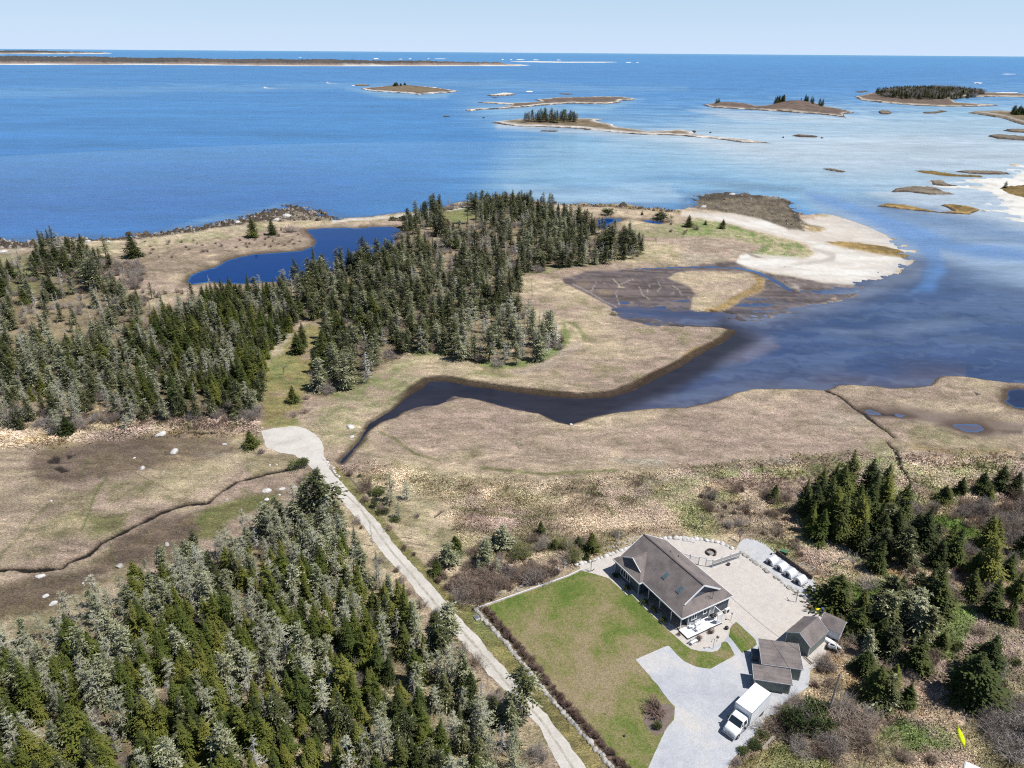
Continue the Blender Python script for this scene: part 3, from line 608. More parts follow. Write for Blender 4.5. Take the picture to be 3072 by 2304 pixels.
# ground material: colours of the cover plus grain with straw highlights and shadow gaps painted in, gloss where wet
def ground_mat():
    m, nt, p = new_mat("ground_cover")
    at = N(nt, "ShaderNodeAttribute", attribute_name="Col")
    g = N(nt, "ShaderNodeNewGeometry"); pos = g.outputs['Position']
    mp = N(nt, "ShaderNodeMapping"); mp.inputs['Scale'].default_value = (1, 1.9, 1); nt.links.new(pos, mp.inputs[0])
    n1 = noise(nt, 1.15, 4, .72, 2.4, mp.outputs[0]); n2 = noise(nt, 4.2, 3, .75, 1.6, mp.outputs[0]); n3 = noise(nt, .35, 3, .6, 0.6, pos)
    r1 = ramp(nt, n1.outputs[0], [(.34, (.42, .40, .36)), (.5, (.96, .96, .96)), (.66, (1.55, 1.50, 1.40))])
    r2 = ramp(nt, n2.outputs[0], [(.33, (.62, .61, .58)), (.67, (1.38, 1.37, 1.34))])
    r3 = ramp(nt, n3.outputs[0], [(.3, (.88, .92, .84)), (.7, (1.1, 1.08, 1.08))])
    sf = N(nt, "ShaderNodeAttribute", attribute_name="soft")
    a = mixc(nt, 1.0, r1.outputs[0], r2.outputs[0], 'MULTIPLY')
    a = mixc(nt, 1.0, a, r3.outputs[0], 'MULTIPLY')
    mm = N(nt, "ShaderNodeMath", operation='MULTIPLY'); nt.links.new(sf.outputs['Fac'], mm.inputs[0]); mm.inputs[1].default_value = .82
    a = mixc(nt, mm.outputs[0], a, (1, 1, 1))
    c = mixc(nt, 1.0, at.outputs['Color'], a, 'MULTIPLY')
    nt.links.new(c, p.inputs['Base Color'])
    we = N(nt, "ShaderNodeAttribute", attribute_name="wet")
    mr = N(nt, "ShaderNodeMapRange"); nt.links.new(we.outputs['Fac'], mr.inputs[0]); mr.inputs[3].default_value = .95; mr.inputs[4].default_value = .32
    nt.links.new(mr.outputs[0], p.inputs['Roughness'])
    p.inputs['Specular IOR Level'].default_value = .25
    b = N(nt, "ShaderNodeBump"); b.inputs['Distance'].default_value = .5
    inv = N(nt, "ShaderNodeMath", operation='SUBTRACT'); inv.inputs[0].default_value = 1.0; nt.links.new(mm.outputs[0], inv.inputs[1])
    nt.links.new(inv.outputs[0], b.inputs['Strength'])
    hh = N(nt, "ShaderNodeMath", operation='ADD'); nt.links.new(n1.outputs[0], hh.inputs[0])
    h2 = N(nt, "ShaderNodeMath", operation='MULTIPLY'); nt.links.new(n2.outputs[0], h2.inputs[0]); h2.inputs[1].default_value = .4
    nt.links.new(h2.outputs[0], hh.inputs[1]); nt.links.new(hh.outputs[0], b.inputs['Height'])
    nt.links.new(b.outputs[0], p.inputs['Normal'])
    return m
M_GROUND = ground_mat()
def water_mat(name, rough=.12, bump=.05, scales=(.12, .5, 2.2), spec=.5, streak=.35):
    m, nt, p = new_mat(name)
    at = N(nt, "ShaderNodeAttribute", attribute_name="Col")
    g = N(nt, "ShaderNodeNewGeometry"); pos = g.outputs['Position']
    mp = N(nt, "ShaderNodeMapping"); mp.inputs['Scale'].default_value = (.35, 1, 1); mp.inputs['Rotation'].default_value = (0, 0, .25); nt.links.new(pos, mp.inputs[0])
    n1 = noise(nt, scales[0], 4, .6, .6, mp.outputs[0]); n2 = noise(nt, scales[1], 3, .6, .3, mp.outputs[0]); n3 = noise(nt, scales[2], 2, .6, 0, mp.outputs[0])
    r = ramp(nt, n1.outputs[0], [(.3, (1 - streak * .5,) * 3), (.7, (1 + streak * .5,) * 3)])
    r2 = ramp(nt, n2.outputs[0], [(.3, (.88,) * 3), (.7, (1.12,) * 3)])
    c = mixc(nt, 1.0, at.outputs['Color'], mixc(nt, 1.0, r.outputs[0], r2.outputs[0], 'MULTIPLY'), 'MULTIPLY')
    nt.links.new(c, p.inputs['Base Color'])
    p.inputs['Roughness'].default_value = rough; p.inputs['IOR'].default_value = 1.33
    p.inputs['Specular IOR Level'].default_value = spec
    b = N(nt, "ShaderNodeBump"); b.inputs['Distance'].default_value = bump; b.inputs['Strength'].default_value = 1
    ad = N(nt, "ShaderNodeMath", operation='ADD'); nt.links.new(n2.outputs[0], ad.inputs[0]); nt.links.new(n3.outputs[0], ad.inputs[1])
    nt.links.new(ad.outputs[0], b.inputs['Height']); nt.links.new(b.outputs[0], p.inputs['Normal'])
    return m

idx = np.arange(nr * nc).reshape(nr, nc)
quads = np.stack([idx[:-1, :-1], idx[:-1, 1:], idx[1:, 1:], idx[1:, :-1]], -1).reshape(-1, 4)[:, ::-1]
hv = h.ravel()
keep = (hv[quads].max(1) > -.3)
softf = soft.ravel()[quads].mean(1); 
sandy = (colr.ravel().reshape(-1, 3)[quads].mean(1)[:, 2] > .30)
kind = np.where(softf > .5, np.where(sandy, 1, 2), 0)
rockf = rocky.ravel()[quads].mean(1) > .5
kind = np.where(rockf, 3, kind)
Vall = np.stack([X.ravel(), Y.ravel(), hv], -1)
Call = colr.reshape(-1, 3)
def submesh(name, q, V_, C_, attrs, mats, smooth=True):
    u, inv = np.unique(q.ravel(), return_inverse=True)
    return mesh_np(name, V_[u], inv.reshape(-1, 4), mats, smooth, C_[u], {k: v[u] for k, v in attrs.items()})
att = {'soft': soft.ravel(), 'wet': wet.ravel()}
for k, nme in enumerate(('ground', 'beach', 'mudflat', 'rocky_shore')):
    q = quads[keep & (kind == k)]
    if len(q): tag(submesh(nme, q, Vall, Call, att, [M_GROUND]), kind='structure')

# ---------- water colours
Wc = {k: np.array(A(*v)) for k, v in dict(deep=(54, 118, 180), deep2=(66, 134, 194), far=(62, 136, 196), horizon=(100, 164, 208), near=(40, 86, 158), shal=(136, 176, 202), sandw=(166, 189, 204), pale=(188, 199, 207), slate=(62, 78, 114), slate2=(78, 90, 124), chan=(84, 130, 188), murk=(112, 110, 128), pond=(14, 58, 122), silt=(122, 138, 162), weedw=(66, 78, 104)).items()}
WZ = [  # (polygon, colour, soft px, strength)
    (T(2, 0, [(0, 900), (700, 800), (1900, 760), (2212, 830), (2900, 850), (2900, 1300), (1400, 1300), (600, 1150), (0, 1100)]), 'sandw', 60, .75),
    (Z([(-200, 350), (500, 380), (900, 420), (700, 480), (0, 540), (-200, 560)]), 'near', 150, .7),
    (Z([(1040, 235), (1500, 260), (2300, 215), (2300, 330), (1900, 400), (1500, 420), (1200, 425), (1050, 420), (1100, 350), (1150, 300)]), 'shal', 95, .9),
    (Z([(1300, 300), (1700, 245), (2300, 235), (2300, 400), (1980, 420), (1750, 400), (1500, 330)]), 'sandw', 50, .9),
    (Z([(1500, 310), (1900, 290), (2300, 300), (2300, 370), (1850, 370), (1600, 340)]), 'pale', 30, .8),
    (Z([(1080, 265), (1300, 275), (1600, 310), (1800, 345), (1500, 310), (1250, 285), (1080, 280)]), 'pale', 12, .8),
    (Z([(760, 195), (900, 205), (1000, 200), (980, 215), (850, 215)]), 'shal', 10, .7),
    (Z([(1020, 232), (1250, 222), (1390, 215), (1300, 235), (1100, 245)]), 'shal', 10, .7),
    (Z([(1500, 240), (1850, 250), (1900, 262), (1600, 262)]), 'pale', 10, .6),
    (Z([(1850, 215), (2300, 240), (2300, 262), (2050, 250)]), 'shal', 8, .5),
    (Z([(1450, 395), (1700, 385), (1800, 400), (1900, 440), (1800, 480), (1700, 430), (1500, 420)]), 'shal', 25, .7),
    (Z([(1740, 420), (2300, 440), (2300, 700), (2000, 620), (1900, 540), (1800, 480)]), 'silt', 40, .7),
    (Z([(1760, 430), (2000, 500), (2200, 520), (2300, 560), (2300, 660), (2050, 600), (1900, 520)]), 'pale', 40, .35),
    (Z([(1200, 690), (1500, 640), (1750, 600), (2000, 560), (2300, 640), (2300, 860), (1900, 860), (1400, 930), (820, 940), (700, 1010), (830, 820), (1100, 830), (1400, 800)]), 'slate', 40, .95),
    (Z([(1180, 575), (1500, 560), (1720, 600), (1700, 700), (1600, 740), (1400, 740), (1180, 690)]), 'slate', 14, .9),
    (T(2, 1, [(1200, 0), (2300, -100), (2300, 260), (1900, 170), (1500, 110)]), 'pale', 25, .8),
    (Z([(1590, 700), (2000, 690), (2300, 760), (2300, 850), (1700, 850), (1500, 780)]), 'slate', 30, .6),
    (T(2, 1, [(790, 0), (1000, 40), (1200, 110), (1400, 180), (1700, 290), (1850, 330), (2212, 380), (2212, 440), (1900, 420), (1680, 380), (1700, 520), (1640, 640), (1500, 640), (1560, 560), (1600, 450), (1530, 370), (1300, 240), (1100, 150), (850, 60)]), 'chan', 16, .75),
    (T(2, 1, [(250, 780), (600, 760), (1000, 640), (1350, 540), (1480, 460), (1560, 490), (1540, 560), (1200, 680), (900, 760), (500, 850)]), 'silt', 14, .7),
    (T(2, 1, [(760, 885), (950, 868), (1230, 890), (1230, 912), (980, 905)]), 'silt', 12, .6),
    (T(2, 1, [(0, 1200), (150, 1090), (330, 960), (560, 940), (620, 1000), (400, 1100), (100, 1160)]), 'murk', 14, .85),
    (T(2, 1, [(280, 800), (520, 800), (620, 790), (420, 840), (330, 835)]), 'murk', 10, .8),
    (T(1, 2, [(420, 190), (560, 100), (640, 40), (700, 50), (1000, 80), (1400, 130), (1750, 120), (2212, 60), (2212, 130), (1700, 170), (1400, 180), (1000, 110), (700, 80), (500, 160)]), 'murk', 10, .35),
    (Z([(1850, 715), (2050, 680), (2100, 690), (1950, 730)]), 'silt', 15, .35),
    (Z([(1100, 405), (1450, 400), (1500, 440), (1100, 440)]), 'sandw', 16, .6),
    (Z([(1480, 398), (1600, 392), (1740, 405), (1720, 415), (1560, 408)]), 'weedw', 5, .3),
    (Z([(1900, 445), (2060, 445), (2000, 460)]), 'weedw', 6, .3),
    (Z([(-100, 230), (1200, 290), (1200, 296), (-100, 240)]), 'deep2', 5, .4),
    (Z([(-100, 195), (600, 185), (1100, 175), (1500, 190), (1500, 200), (1000, 190), (-100, 215)]), 'shal', 8, .25),
    (Z([(330, 505), (600, 445), (640, 440), (560, 470), (330, 520)]), 'shal', 8, .3),
]
def water_cols(x, y):
    px, py = px_of(x, y, 0.0)
    s = np.clip(np.sqrt(x * x + y * y) / 300, .4, 30)
    n1 = fbm(x / (40 * 1) / s, y / (40) / s, 71, 4); n2 = fbm(x / 200, y / 90, 77, 5); n3 = fbm(x / 60, y / 9, 81, 4)
    c = Wc['deep'] * (1 - n2[..., None]) + Wc['deep2'] * n2[..., None]
    f = ss(2600, 9000, y)[..., None]; c = c * (1 - f) + Wc['far'] * f  # haze painted in: water colour lightened with distance
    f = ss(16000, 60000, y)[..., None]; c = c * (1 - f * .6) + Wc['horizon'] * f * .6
    qx = px + (n1 - .5) * 130; qy = py + ((n1 - .5) * 34 + (n3 - .5) * 12)
    for poly, k, e, stg in WZ:
        w = (ss(-e, e, sdf(qx, qy * 1.0, poly, e * 3) + (n3 - .5) * e * 1.2) * stg)[..., None]
        c = c * (1 - w) + Wc[k] * w
    c = c * (.93 + .14 * ss(.3, .7, n3))[..., None]
    return c
wc = water_cols(X, Y)
shore = np.clip(1 - ss(0, 9, -d_land), 0, 1)[..., None] * ((QY < 780) & (QX < 2250))[..., None]
wc = wc * (1 - shore * .45) + Wc['weedw'] * shore * .45
slick = (fbm(X / 9, Y / 2.4, 91, 4))[..., None]
mk_ = (ss(-16, -1, d_land) * (d_land < 1.5) * ss(740, 800, PY) * ss(1480, 1560, PX) * (.35 + .6 * mid) * (PX < 2900))[..., None]; wc = wc * (1 - mk_) + (Wc['murk'] * .62) * mk_
wc *= .90 + .2 * slick
sw_ = (ss(.44, .66, fbm((X * .8 + Y * .3) / 22 + 2 * big, (Y - X * .15) / 7 + 2 * mid, 93, 5, .6)) * ss(760, 900, PY) * ss(1500, 1900, PX) * .22)[..., None]; wc = wc * (1 - sw_) + Wc['silt'] * sw_
cz = (ss(-34, 20, sdf(PX + wob * 30, PY + wob * 20, CREEKZ, 40)) * .92)[..., None]; wc = wc * (1 - cz) + np.array(A(42, 40, 46)) * (.8 + .5 * slick) * cz
pw = ss(-.5, .5, pond)[..., None]; _pc = np.where(((PX > 2200) & (PY > 1000))[..., None], np.where((PX > 2960)[..., None], Wc['slate'] * .55, Wc['murk'] * .7), Wc['pond']); wc = wc * (1 - pw) + _pc * pw
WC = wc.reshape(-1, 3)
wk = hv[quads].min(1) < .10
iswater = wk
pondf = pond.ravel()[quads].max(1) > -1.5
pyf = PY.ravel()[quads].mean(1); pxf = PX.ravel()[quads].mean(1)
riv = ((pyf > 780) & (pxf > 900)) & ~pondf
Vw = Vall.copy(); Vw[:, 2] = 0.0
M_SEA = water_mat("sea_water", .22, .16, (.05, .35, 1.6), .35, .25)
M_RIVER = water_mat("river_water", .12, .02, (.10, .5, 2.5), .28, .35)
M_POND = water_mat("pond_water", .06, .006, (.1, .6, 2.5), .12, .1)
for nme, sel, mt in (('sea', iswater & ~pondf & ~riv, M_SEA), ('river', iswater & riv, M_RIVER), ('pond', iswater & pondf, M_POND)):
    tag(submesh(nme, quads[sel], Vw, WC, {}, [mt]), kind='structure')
# open sea out to the horizon
r0 = 82.0 / math.tan(dep[-1])
rl = [r0]
while rl[-1] < 150000: rl.append(rl[-1] * (1.012 if rl[-1] < 6000 else 1.03))
X2, Y2 = polar(rl, np.radians(np.arange(-60, 60.01, .3)))
c2 = water_cols(X2, Y2).reshape(-1, 3)
i2 = np.arange(X2.size).reshape(X2.shape)
q2 = np.stack([i2[:-1, :-1], i2[:-1, 1:], i2[1:, 1:], i2[1:, :-1]], -1).reshape(-1, 4)[:, ::-1]
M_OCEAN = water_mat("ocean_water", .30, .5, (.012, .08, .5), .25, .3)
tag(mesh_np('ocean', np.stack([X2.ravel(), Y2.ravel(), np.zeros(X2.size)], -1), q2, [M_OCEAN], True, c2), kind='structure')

# ground height lookup for things that stand on it
_dep0 = dep[0]; _ddep = dep[0] - dep[1]; _az0 = az[0]; _daz = az[1] - az[0]
def gh(x, y):
    r = math.hypot(x, y); a = math.atan2(x, y)
    i = (_dep0 - math.atan2(82.0, r)) / _ddep; j = (a - _az0) / _daz
    i = min(max(int(i), 0), nr - 2); j = min(max(int(j), 0), nc - 2)
    return float(h[i, j])

# ---------- flat sheets of the lot
def sheet(name, pts_px, z, mat, sub=0, wobble=0.0, seed=1):
    pts = [Vector(p) for p in W(pts_px, z)]
    if wobble:
        out = []
        for i, p in enumerate(pts):
            q = pts[(i + 1) % len(pts)]; L = (q - p).length; n = max(1, int(L / .7))
            for k in range(n):
                s = p.lerp(q, k / n)
                out.append((s.x + (float(vn(np.array(s.x * 1.3), np.array(s.y * 1.3), seed)) - .5) * wobble * 2, s.y + (float(vn(np.array(s.x * 1.3), np.array(s.y * 1.3), seed + 1)) - .5) * wobble * 2, z))
        pts = out
    b = MB(); b.poly(pts)
    o = link(bpy.data.objects.new(name, b.mesh(name, mat)))
    if o.data.polygons[0].normal.z < 0: o.data.flip_normals()
    return tag(o, kind='structure')
def gravel_mat(name, c1, c2, c3, big=.25, fine=9.0, tracks=False):
    m, nt, p = new_mat(name)
    pos = N(nt, "ShaderNodeNewGeometry").outputs['Position']
    n1 = noise(nt, big, 4, .6, .4, pos); n2 = noise(nt, fine * .55, 4, .85, 0, pos); n4 = noise(nt, 1.1, 4, .7, .3, pos)
    r = ramp(nt, n1.outputs[0], [(.3, c1), (.52, c2), (.72, c3)])
    r2 = ramp(nt, n2.outputs[0], [(.36, (.84,) * 3), (.6, (1.07,) * 3)]); r4 = ramp(nt, n4.outputs[0], [(.35, (.94,) * 3), (.65, (1.04,) * 3)])
    c = mixc(nt, 1.0, mixc(nt, 1.0, r.outputs[0], r2.outputs[0], 'MULTIPLY'), r4.outputs[0], 'MULTIPLY')
    nt.links.new(c, p.inputs['Base Color']); p.inputs['Roughness'].default_value = .95; p.inputs['Specular IOR Level'].default_value = .15
    b = N(nt, "ShaderNodeBump"); b.inputs['Distance'].default_value = .05; nt.links.new(n2.outputs[0], b.inputs['Height']); nt.links.new(b.outputs[0], p.inputs['Normal'])
    return m
M_PATIO = gravel_mat("patio_gravel", A(204, 196, 192), A(212, 204, 196), A(200, 196, 192))
M_DRIVE = gravel_mat("drive_gravel", A(180, 184, 192), A(198, 200, 205), A(214, 208, 202), .16)
M_YARD = gravel_mat("yard_gravel", A(186, 188, 192), A(202, 203, 206), A(196, 192, 188), .3)
M_ROAD = gravel_mat("road_gravel", A(194, 189, 180), A(212, 207, 199), A(220, 215, 207), .22)
sheet('patio', GRAVEL, GZ + .03, M_PATIO, wobble=.12)
sheet('driveway', CC(3, [(572, 976), (38, 1205), (425, 1659)]) + GRAVEL[49:43:-1][::-1][:0] + [(1990, 2080), (2024, 2121), (2022, 2158), (1996, 2191), (1978, 2228), (1945, 2304), (1895, 2400), (1850, 2500), (2110, 2500), (2150, 2400), (2180, 2304), (2196, 2280), (2212, 2262), (2237, 2239), (2261, 2206), (2286, 2179), (2297, 2153), (2339, 2135), (2369, 2096), (2416, 2067), (2424, 2060), (2428, 2015)] + CC(4, [(1250, 1180), (700, 960), (540, 912)]) + CC(3, [(2050, 860), (1740, 560), (1640, 640), (1560, 830), (1450, 940), (1300, 1000), (900, 1100)]), GZ + .045, M_DRIVE, wobble=.03)
sheet('gravel_yard', [(2213, 1648), (2213, 1636), (2228, 1619), (2242, 1616), (2267, 1622), (2295, 1634), (2326, 1661), (2393, 1705), (2431, 1730), (2449, 1752), (2442, 1781), (2440, 1800)] + CC(6, [(1430, 1310), (1290, 1200), (1100, 1080), (900, 940), (820, 850), (700, 760), (560, 660), (430, 580), (330, 500)]), GZ + .045, M_YARD, wobble=.1)
sheet('road', ROAD, GZ + .04, M_ROAD, wobble=.2, seed=5)
_cl = T(1, 2, [(-40, 640), (20, 710), (120, 800), (235, 960), (335, 1095), (470, 1250)]) + T(1, 3, [(560, 120), (690, 262), (835, 410), (950, 545), (1060, 680), (1200, 830), (1310, 945), (1400, 1085), (1510, 1250), (1640, 1420)])
_cw = W(_cl, GZ); _L = []; _R = []
for _i, _p in enumerate(_cw):
    _a = Vector(_cw[max(_i - 1, 0)]); _b = Vector(_cw[min(_i + 1, len(_cw) - 1)]); _d = (_b - _a).normalized(); _n = Vector((-_d.y, _d.x, 0)) * .17
    _L.append(proj(*(Vector(_p) + _n))); _R.append(proj(*(Vector(_p) - _n)))
M_STRIP = gravel_mat("worn_strip", A(160, 153, 138), A(190, 184, 172), A(206, 200, 190), 1.6, 12)
sheet('road_centre_strip', _L + _R[::-1], GZ + .055, M_STRIP, wobble=.16, seed=9)
def lawn_mat():
    m, nt, p = new_mat("lawn_grass")
    pos = N(nt, "ShaderNodeNewGeometry").outputs['Position']
    n1 = noise(nt, .16, 6, .72, .5, pos); n2 = noise(nt, 2.6, 4, .75, .3, pos); n3 = noise(nt, 6, 3, .8, 0, pos)
    # dry worn patch in the middle of the lawn
    c0 = un(1024 + 1480 * K, 1728 + 640 * K)
    vm = N(nt, "ShaderNodeVectorMath", operation='DISTANCE'); nt.links.new(pos, vm.inputs[0]); vm.inputs[1].default_value = c0
    mr = N(nt, "ShaderNodeMapRange"); nt.links.new(vm.outputs['Value'], mr.inputs[0]); mr.inputs[1].default_value = 3; mr.inputs[2].default_value = 16; mr.inputs[3].default_value = .10; mr.inputs[4].default_value = -.07
    ad = N(nt, "ShaderNodeMath", operation='ADD'); nt.links.new(n1.outputs[0], ad.inputs[0]); nt.links.new(mr.outputs[0], ad.inputs[1])
    ad2 = N(nt, "ShaderNodeMath", operation='MULTIPLY_ADD'); nt.links.new(n2.outputs[0], ad2.inputs[0]); ad2.inputs[1].default_value = .45; nt.links.new(ad.outputs[0], ad2.inputs[2])
    r = ramp(nt, ad2.outputs[0], [(.52, A(92, 112, 52)), (.63, A(112, 122, 66)), (.73, A(134, 128, 88)), (.85, A(150, 136, 108))])
    r3 = ramp(nt, n3.outputs[0], [(.35, (.6,) * 3), (.65, (1.4,) * 3)])
    nt.links.new(mixc(nt, 1.0, r.outputs[0], r3.outputs[0], 'MULTIPLY'), p.inputs['Base Color'])
    p.inputs['Roughness'].default_value = .95; p.inputs['Specular IOR Level'].default_value = .1
    b = N(nt, "ShaderNodeBump"); b.inputs['Distance'].default_value = .08; nt.links.new(n2.outputs[0], b.inputs['Height']); nt.links.new(b.outputs[0], p.inputs['Normal'])
    return m
M_LAWN = lawn_mat()
sheet('lawn', LAWN, GZ + .06, M_LAWN, wobble=.05)
sheet('lawn', ISLET_LAWN, GZ + .06, M_LAWN, wobble=.05)
M_SOIL = mat_noise("garden_soil", A(110, 98, 92), A(138, 124, 114), 2.5, .95, .05, obj=False)
sheet('garden_bed', BED2, GZ + .075, M_SOIL, wobble=.1)

# ---------- standing dead grass and green tufts, one loose mass
def grass_mass(name, count, seed, dens_fn, lmin, lmax, label):
    r_ = np.random.RandomState(seed)
    R1, R2 = 62., 330.
    u = r_.rand(count * 9); rr = np.sqrt(R1 ** 2 + u * (R2 ** 2 - R1 ** 2)); keepn = r_.rand(count * 9) < np.clip((95.0 / rr) ** 1.1, 0, 1); rr = rr[keepn]
    aa = r_.uniform(-.92, .92, rr.size); x = rr * np.sin(aa); y = rr * np.cos(aa)
    ii = np.clip(((dep[0] - np.arctan2(82.0, rr)) / (dep[0] - dep[1])).astype(int), 0, nr - 1); jj = np.clip(((aa - az[0]) / (az[1] - az[0])).astype(int), 0, nc - 1)
    w = dens_fn(ii, jj)
    k = r_.rand(rr.size) < w; x, y, ii, jj, rr = x[k][:count], y[k][:count], ii[k][:count], jj[k][:count], rr[k][:count]
    n = x.size; NB = 4
    th = 6.283 * fbm(x / 7, y / 7, 201, 3) * 1.6
    c0 = Call.reshape(nr, nc, 3)[ii, jj]; z0 = h[ii, jj] + .06
    L = (lmin + (lmax - lmin) * r_.rand(n)) * np.clip(rr / 140, .8, 1.4)
    V = np.zeros((n, NB, 4, 3), np.float32); C_ = np.zeros((n, NB, 4, 3), np.float32)
    tc = r_.uniform(1.1, 1.6, n)
    for b in range(NB):
        a = th + r_.uniform(-1.5, 1.5, n); bx = x + r_.uniform(-.3, .3, n); by = y + r_.uniform(-.3, .3, n)
        dx, dy = np.cos(a), np.sin(a); l = L * r_.uniform(.6, 1.1, n); wdt = (.02 + .03 * r_.rand(n)) * np.clip(rr / 110, .8, 1.8)
        hz = l * r_.uniform(.35, .75, n)
        V[:, b, 0] = np.stack([bx - dy * wdt, by + dx * wdt, z0 - .05], -1); V[:, b, 1] = np.stack([bx + dy * wdt, by - dx * wdt, z0 - .05], -1)
        V[:, b, 2] = np.stack([bx + dx * l * .5 + dy * wdt * .8, by + dy * l * .5 - dx * wdt * .8, z0 + hz], -1); V[:, b, 3] = np.stack([bx + dx * l, by + dy * l, z0 + hz * .55], -1)
        C_[:, b] = (c0 * (tc * r_.uniform(.85, 1.2, n))[:, None])[:, None, :]
    Fq = (np.arange(n * NB) * 4)[:, None] + np.array([[0, 1, 2, 3]])
    m, nt, p = new_mat(name + "_blades"); at = N(nt, "ShaderNodeAttribute", attribute_name="Col"); nt.links.new(at.outputs['Color'], p.inputs['Base Color']); p.inputs['Roughness'].default_value = .8; p.inputs['Specular IOR Level'].default_value = .15
    o = mesh_np(name, V.reshape(-1, 3), Fq, [m], False, C_.reshape(-1, 3)); tag(o, label, 'grass', None, 'stuff')
_offroad = (lot < .05) & (soft < .2) & (rocky < .2) & (pond < -1.5) & (h > .2) & (d_land > .6)
_TALL = T(1, 2, [(-60, 560), (200, 520), (700, 620), (1300, 640), (2212, 560)]) + T(2, 2, [(0, 560), (900, 480), (1500, 470), (2212, 470), (3300, 500)]) + T(2, 3, [(3300, 1700), (300, 1500), (200, 1244)]) + [(2480, 2010), (2440, 1740), (2240, 1600), (1950, 1600), (1700, 1700), (1440, 1800), (1330, 1500)]
_tall = ss(-25, 25, sdf(PX, PY, _TALL, 120))
_tallM = np.clip(_tall + ss(-20, 20, sdf(PX, PY, T(0, 2, [(-900, 200), (1650, 200), (1700, 320), (1000, 330), (300, 400), (-900, 420)]), 90)), 0, 1)
grass_mass('tall_grass', 105000, 3, lambda i, j: _offroad[i, j] * _tallM[i, j], .22, .52, 'tall straw-coloured grass bent in swirls over rough ground')

# ================================================================== HOUSE, SHEDS, TRUCK
def roof_mat(name, c1, c2, c3):
    m, nt, p = new_mat(name)
    tc = N(nt, "ShaderNodeTexCoord"); v = tc.outputs['Object']
    n1 = noise(nt, .5, 4, .6, .3, v); n2 = noise(nt, 7, 3, .7, 0, v)
    sx = N(nt, "ShaderNodeSeparateXYZ"); nt.links.new(v, sx.inputs[0])
    w = N(nt, "ShaderNodeMath", operation='MULTIPLY'); nt.links.new(sx.outputs[2], w.inputs[0]); w.inputs[1].default_value = 13.0
    fr = N(nt, "ShaderNodeMath", operation='FRACT'); nt.links.new(w.outputs[0], fr.inputs[0])
    rr = ramp(nt, fr.outputs[0], [(0.0, (.80,) * 3), (.25, (1.04,) * 3), (1.0, (1.0,) * 3)])
    r = ramp(nt, n1.outputs[0], [(.32, c1), (.5, c2), (.7, c3)]); r2 = ramp(nt, n2.outputs[0], [(.3, (.78,) * 3), (.7, (1.2,) * 3)])
    c = mixc(nt, 1.0, mixc(nt, 1.0, r.outputs[0], r2.outputs[0], 'MULTIPLY'), rr.outputs[0], 'MULTIPLY')
    nt.links.new(c, p.inputs['Base Color']); p.inputs['Roughness'].default_value = .9; p.inputs['Specular IOR Level'].default_value = .2
    b = N(nt, "ShaderNodeBump"); b.inputs['Distance'].default_value = .03; nt.links.new(n2.outputs[0], b.inputs['Height']); nt.links.new(b.outputs[0], p.inputs['Normal'])
    return m
def siding_mat(name, c, pitch=6.5):
    m, nt, p = new_mat(name)
    tc = N(nt, "ShaderNodeTexCoord"); sx = N(nt, "ShaderNodeSeparateXYZ"); nt.links.new(tc.outputs['Object'], sx.inputs[0])
    w = N(nt, "ShaderNodeMath", operation='MULTIPLY'); nt.links.new(sx.outputs[2], w.inputs[0]); w.inputs[1].default_value = pitch
    fr = N(nt, "ShaderNodeMath", operation='FRACT'); nt.links.new(w.outputs[0], fr.inputs[0])
    n = noise(nt, 1.2, 3, .6, 0, tc.outputs['Object'])
    r = ramp(nt, n.outputs[0], [(.3, tuple(x * .85 for x in c)), (.7, tuple(x * 1.15 for x in c))])
    r2 = ramp(nt, fr.outputs[0], [(0, (.8,) * 3), (.2, (1,) * 3)])
    nt.links.new(mixc(nt, 1, r.outputs[0], r2.outputs[0], 'MULTIPLY'), p.inputs['Base Color']); p.inputs['Roughness'].default_value = .75
    b = N(nt, "ShaderNodeBump"); b.inputs['Distance'].default_value = .02; nt.links.new(fr.outputs[0], b.inputs['Height']); nt.links.new(b.outputs[0], p.inputs['Normal'])
    return m
M_ROOF = roof_mat("roof_shingles", A(112, 104, 104), A(130, 121, 119), A(144, 133, 129))
M_ROOF2 = roof_mat("shed_shingles", A(116, 108, 108), A(134, 125, 123), A(146, 136, 131))
M_SIDE = siding_mat("slate_siding", (.10, .115, .14)); M_SIDEG = siding_mat("sage_siding", (.17, .20, .185), 5)
M_WHITE = mat_noise("white_paint", (.72, .73, .75), (.80, .80, .81), 2, .45, 0)
M_WHITE2 = mat_noise("weathered_white", (.55, .57, .60), (.70, .71, .73), 1.5, .6, .01)
M_TRIM = mat_noise("grey_trim", (.42, .43, .45), (.52, .53, .55), 2, .6)
M_DARK = mat_noise("dark_metal", (.02, .02, .022), (.04, .04, .042), 5, .5)
M_BLACK = mat_noise("black_rubber", (.012, .012, .012), (.03, .03, .03), 5, .8)
M_GLASS = mat_noise("window_glass", (.015, .022, .03), (.03, .04, .05), 1, .06, 0, spec=.8)
M_SKYL = mat_noise("skylight_glass", (.06, .10, .11), (.12, .17, .18), 1, .05, 0, spec=1)
M_METAL = mat_noise("bare_metal", (.35, .36, .38), (.5, .5, .52), 3, .35, metallic=.8)
M_WOOD = mat_noise("weathered_wood", A(140, 128, 118), A(178, 168, 156), 4, .85, .01)
M_WOODD = mat_noise("dark_timber", A(80, 70, 70), A(112, 98, 92), 3, .85, .02)
M_WOODB = mat_noise("brown_board", A(160, 128, 100), A(190, 160, 130), 3, .8, .01)
M_STONE = mat_noise("pale_boulder", A(168, 164, 164), A(214, 211, 208), 1.1, .9, .08, c3=A(232, 230, 226), obj=False)
M_STONE2 = mat_noise("grey_boulder", A(128, 124, 120), A(176, 172, 166), 1.1, .9, .08, c3=A(204, 200, 194), obj=False)

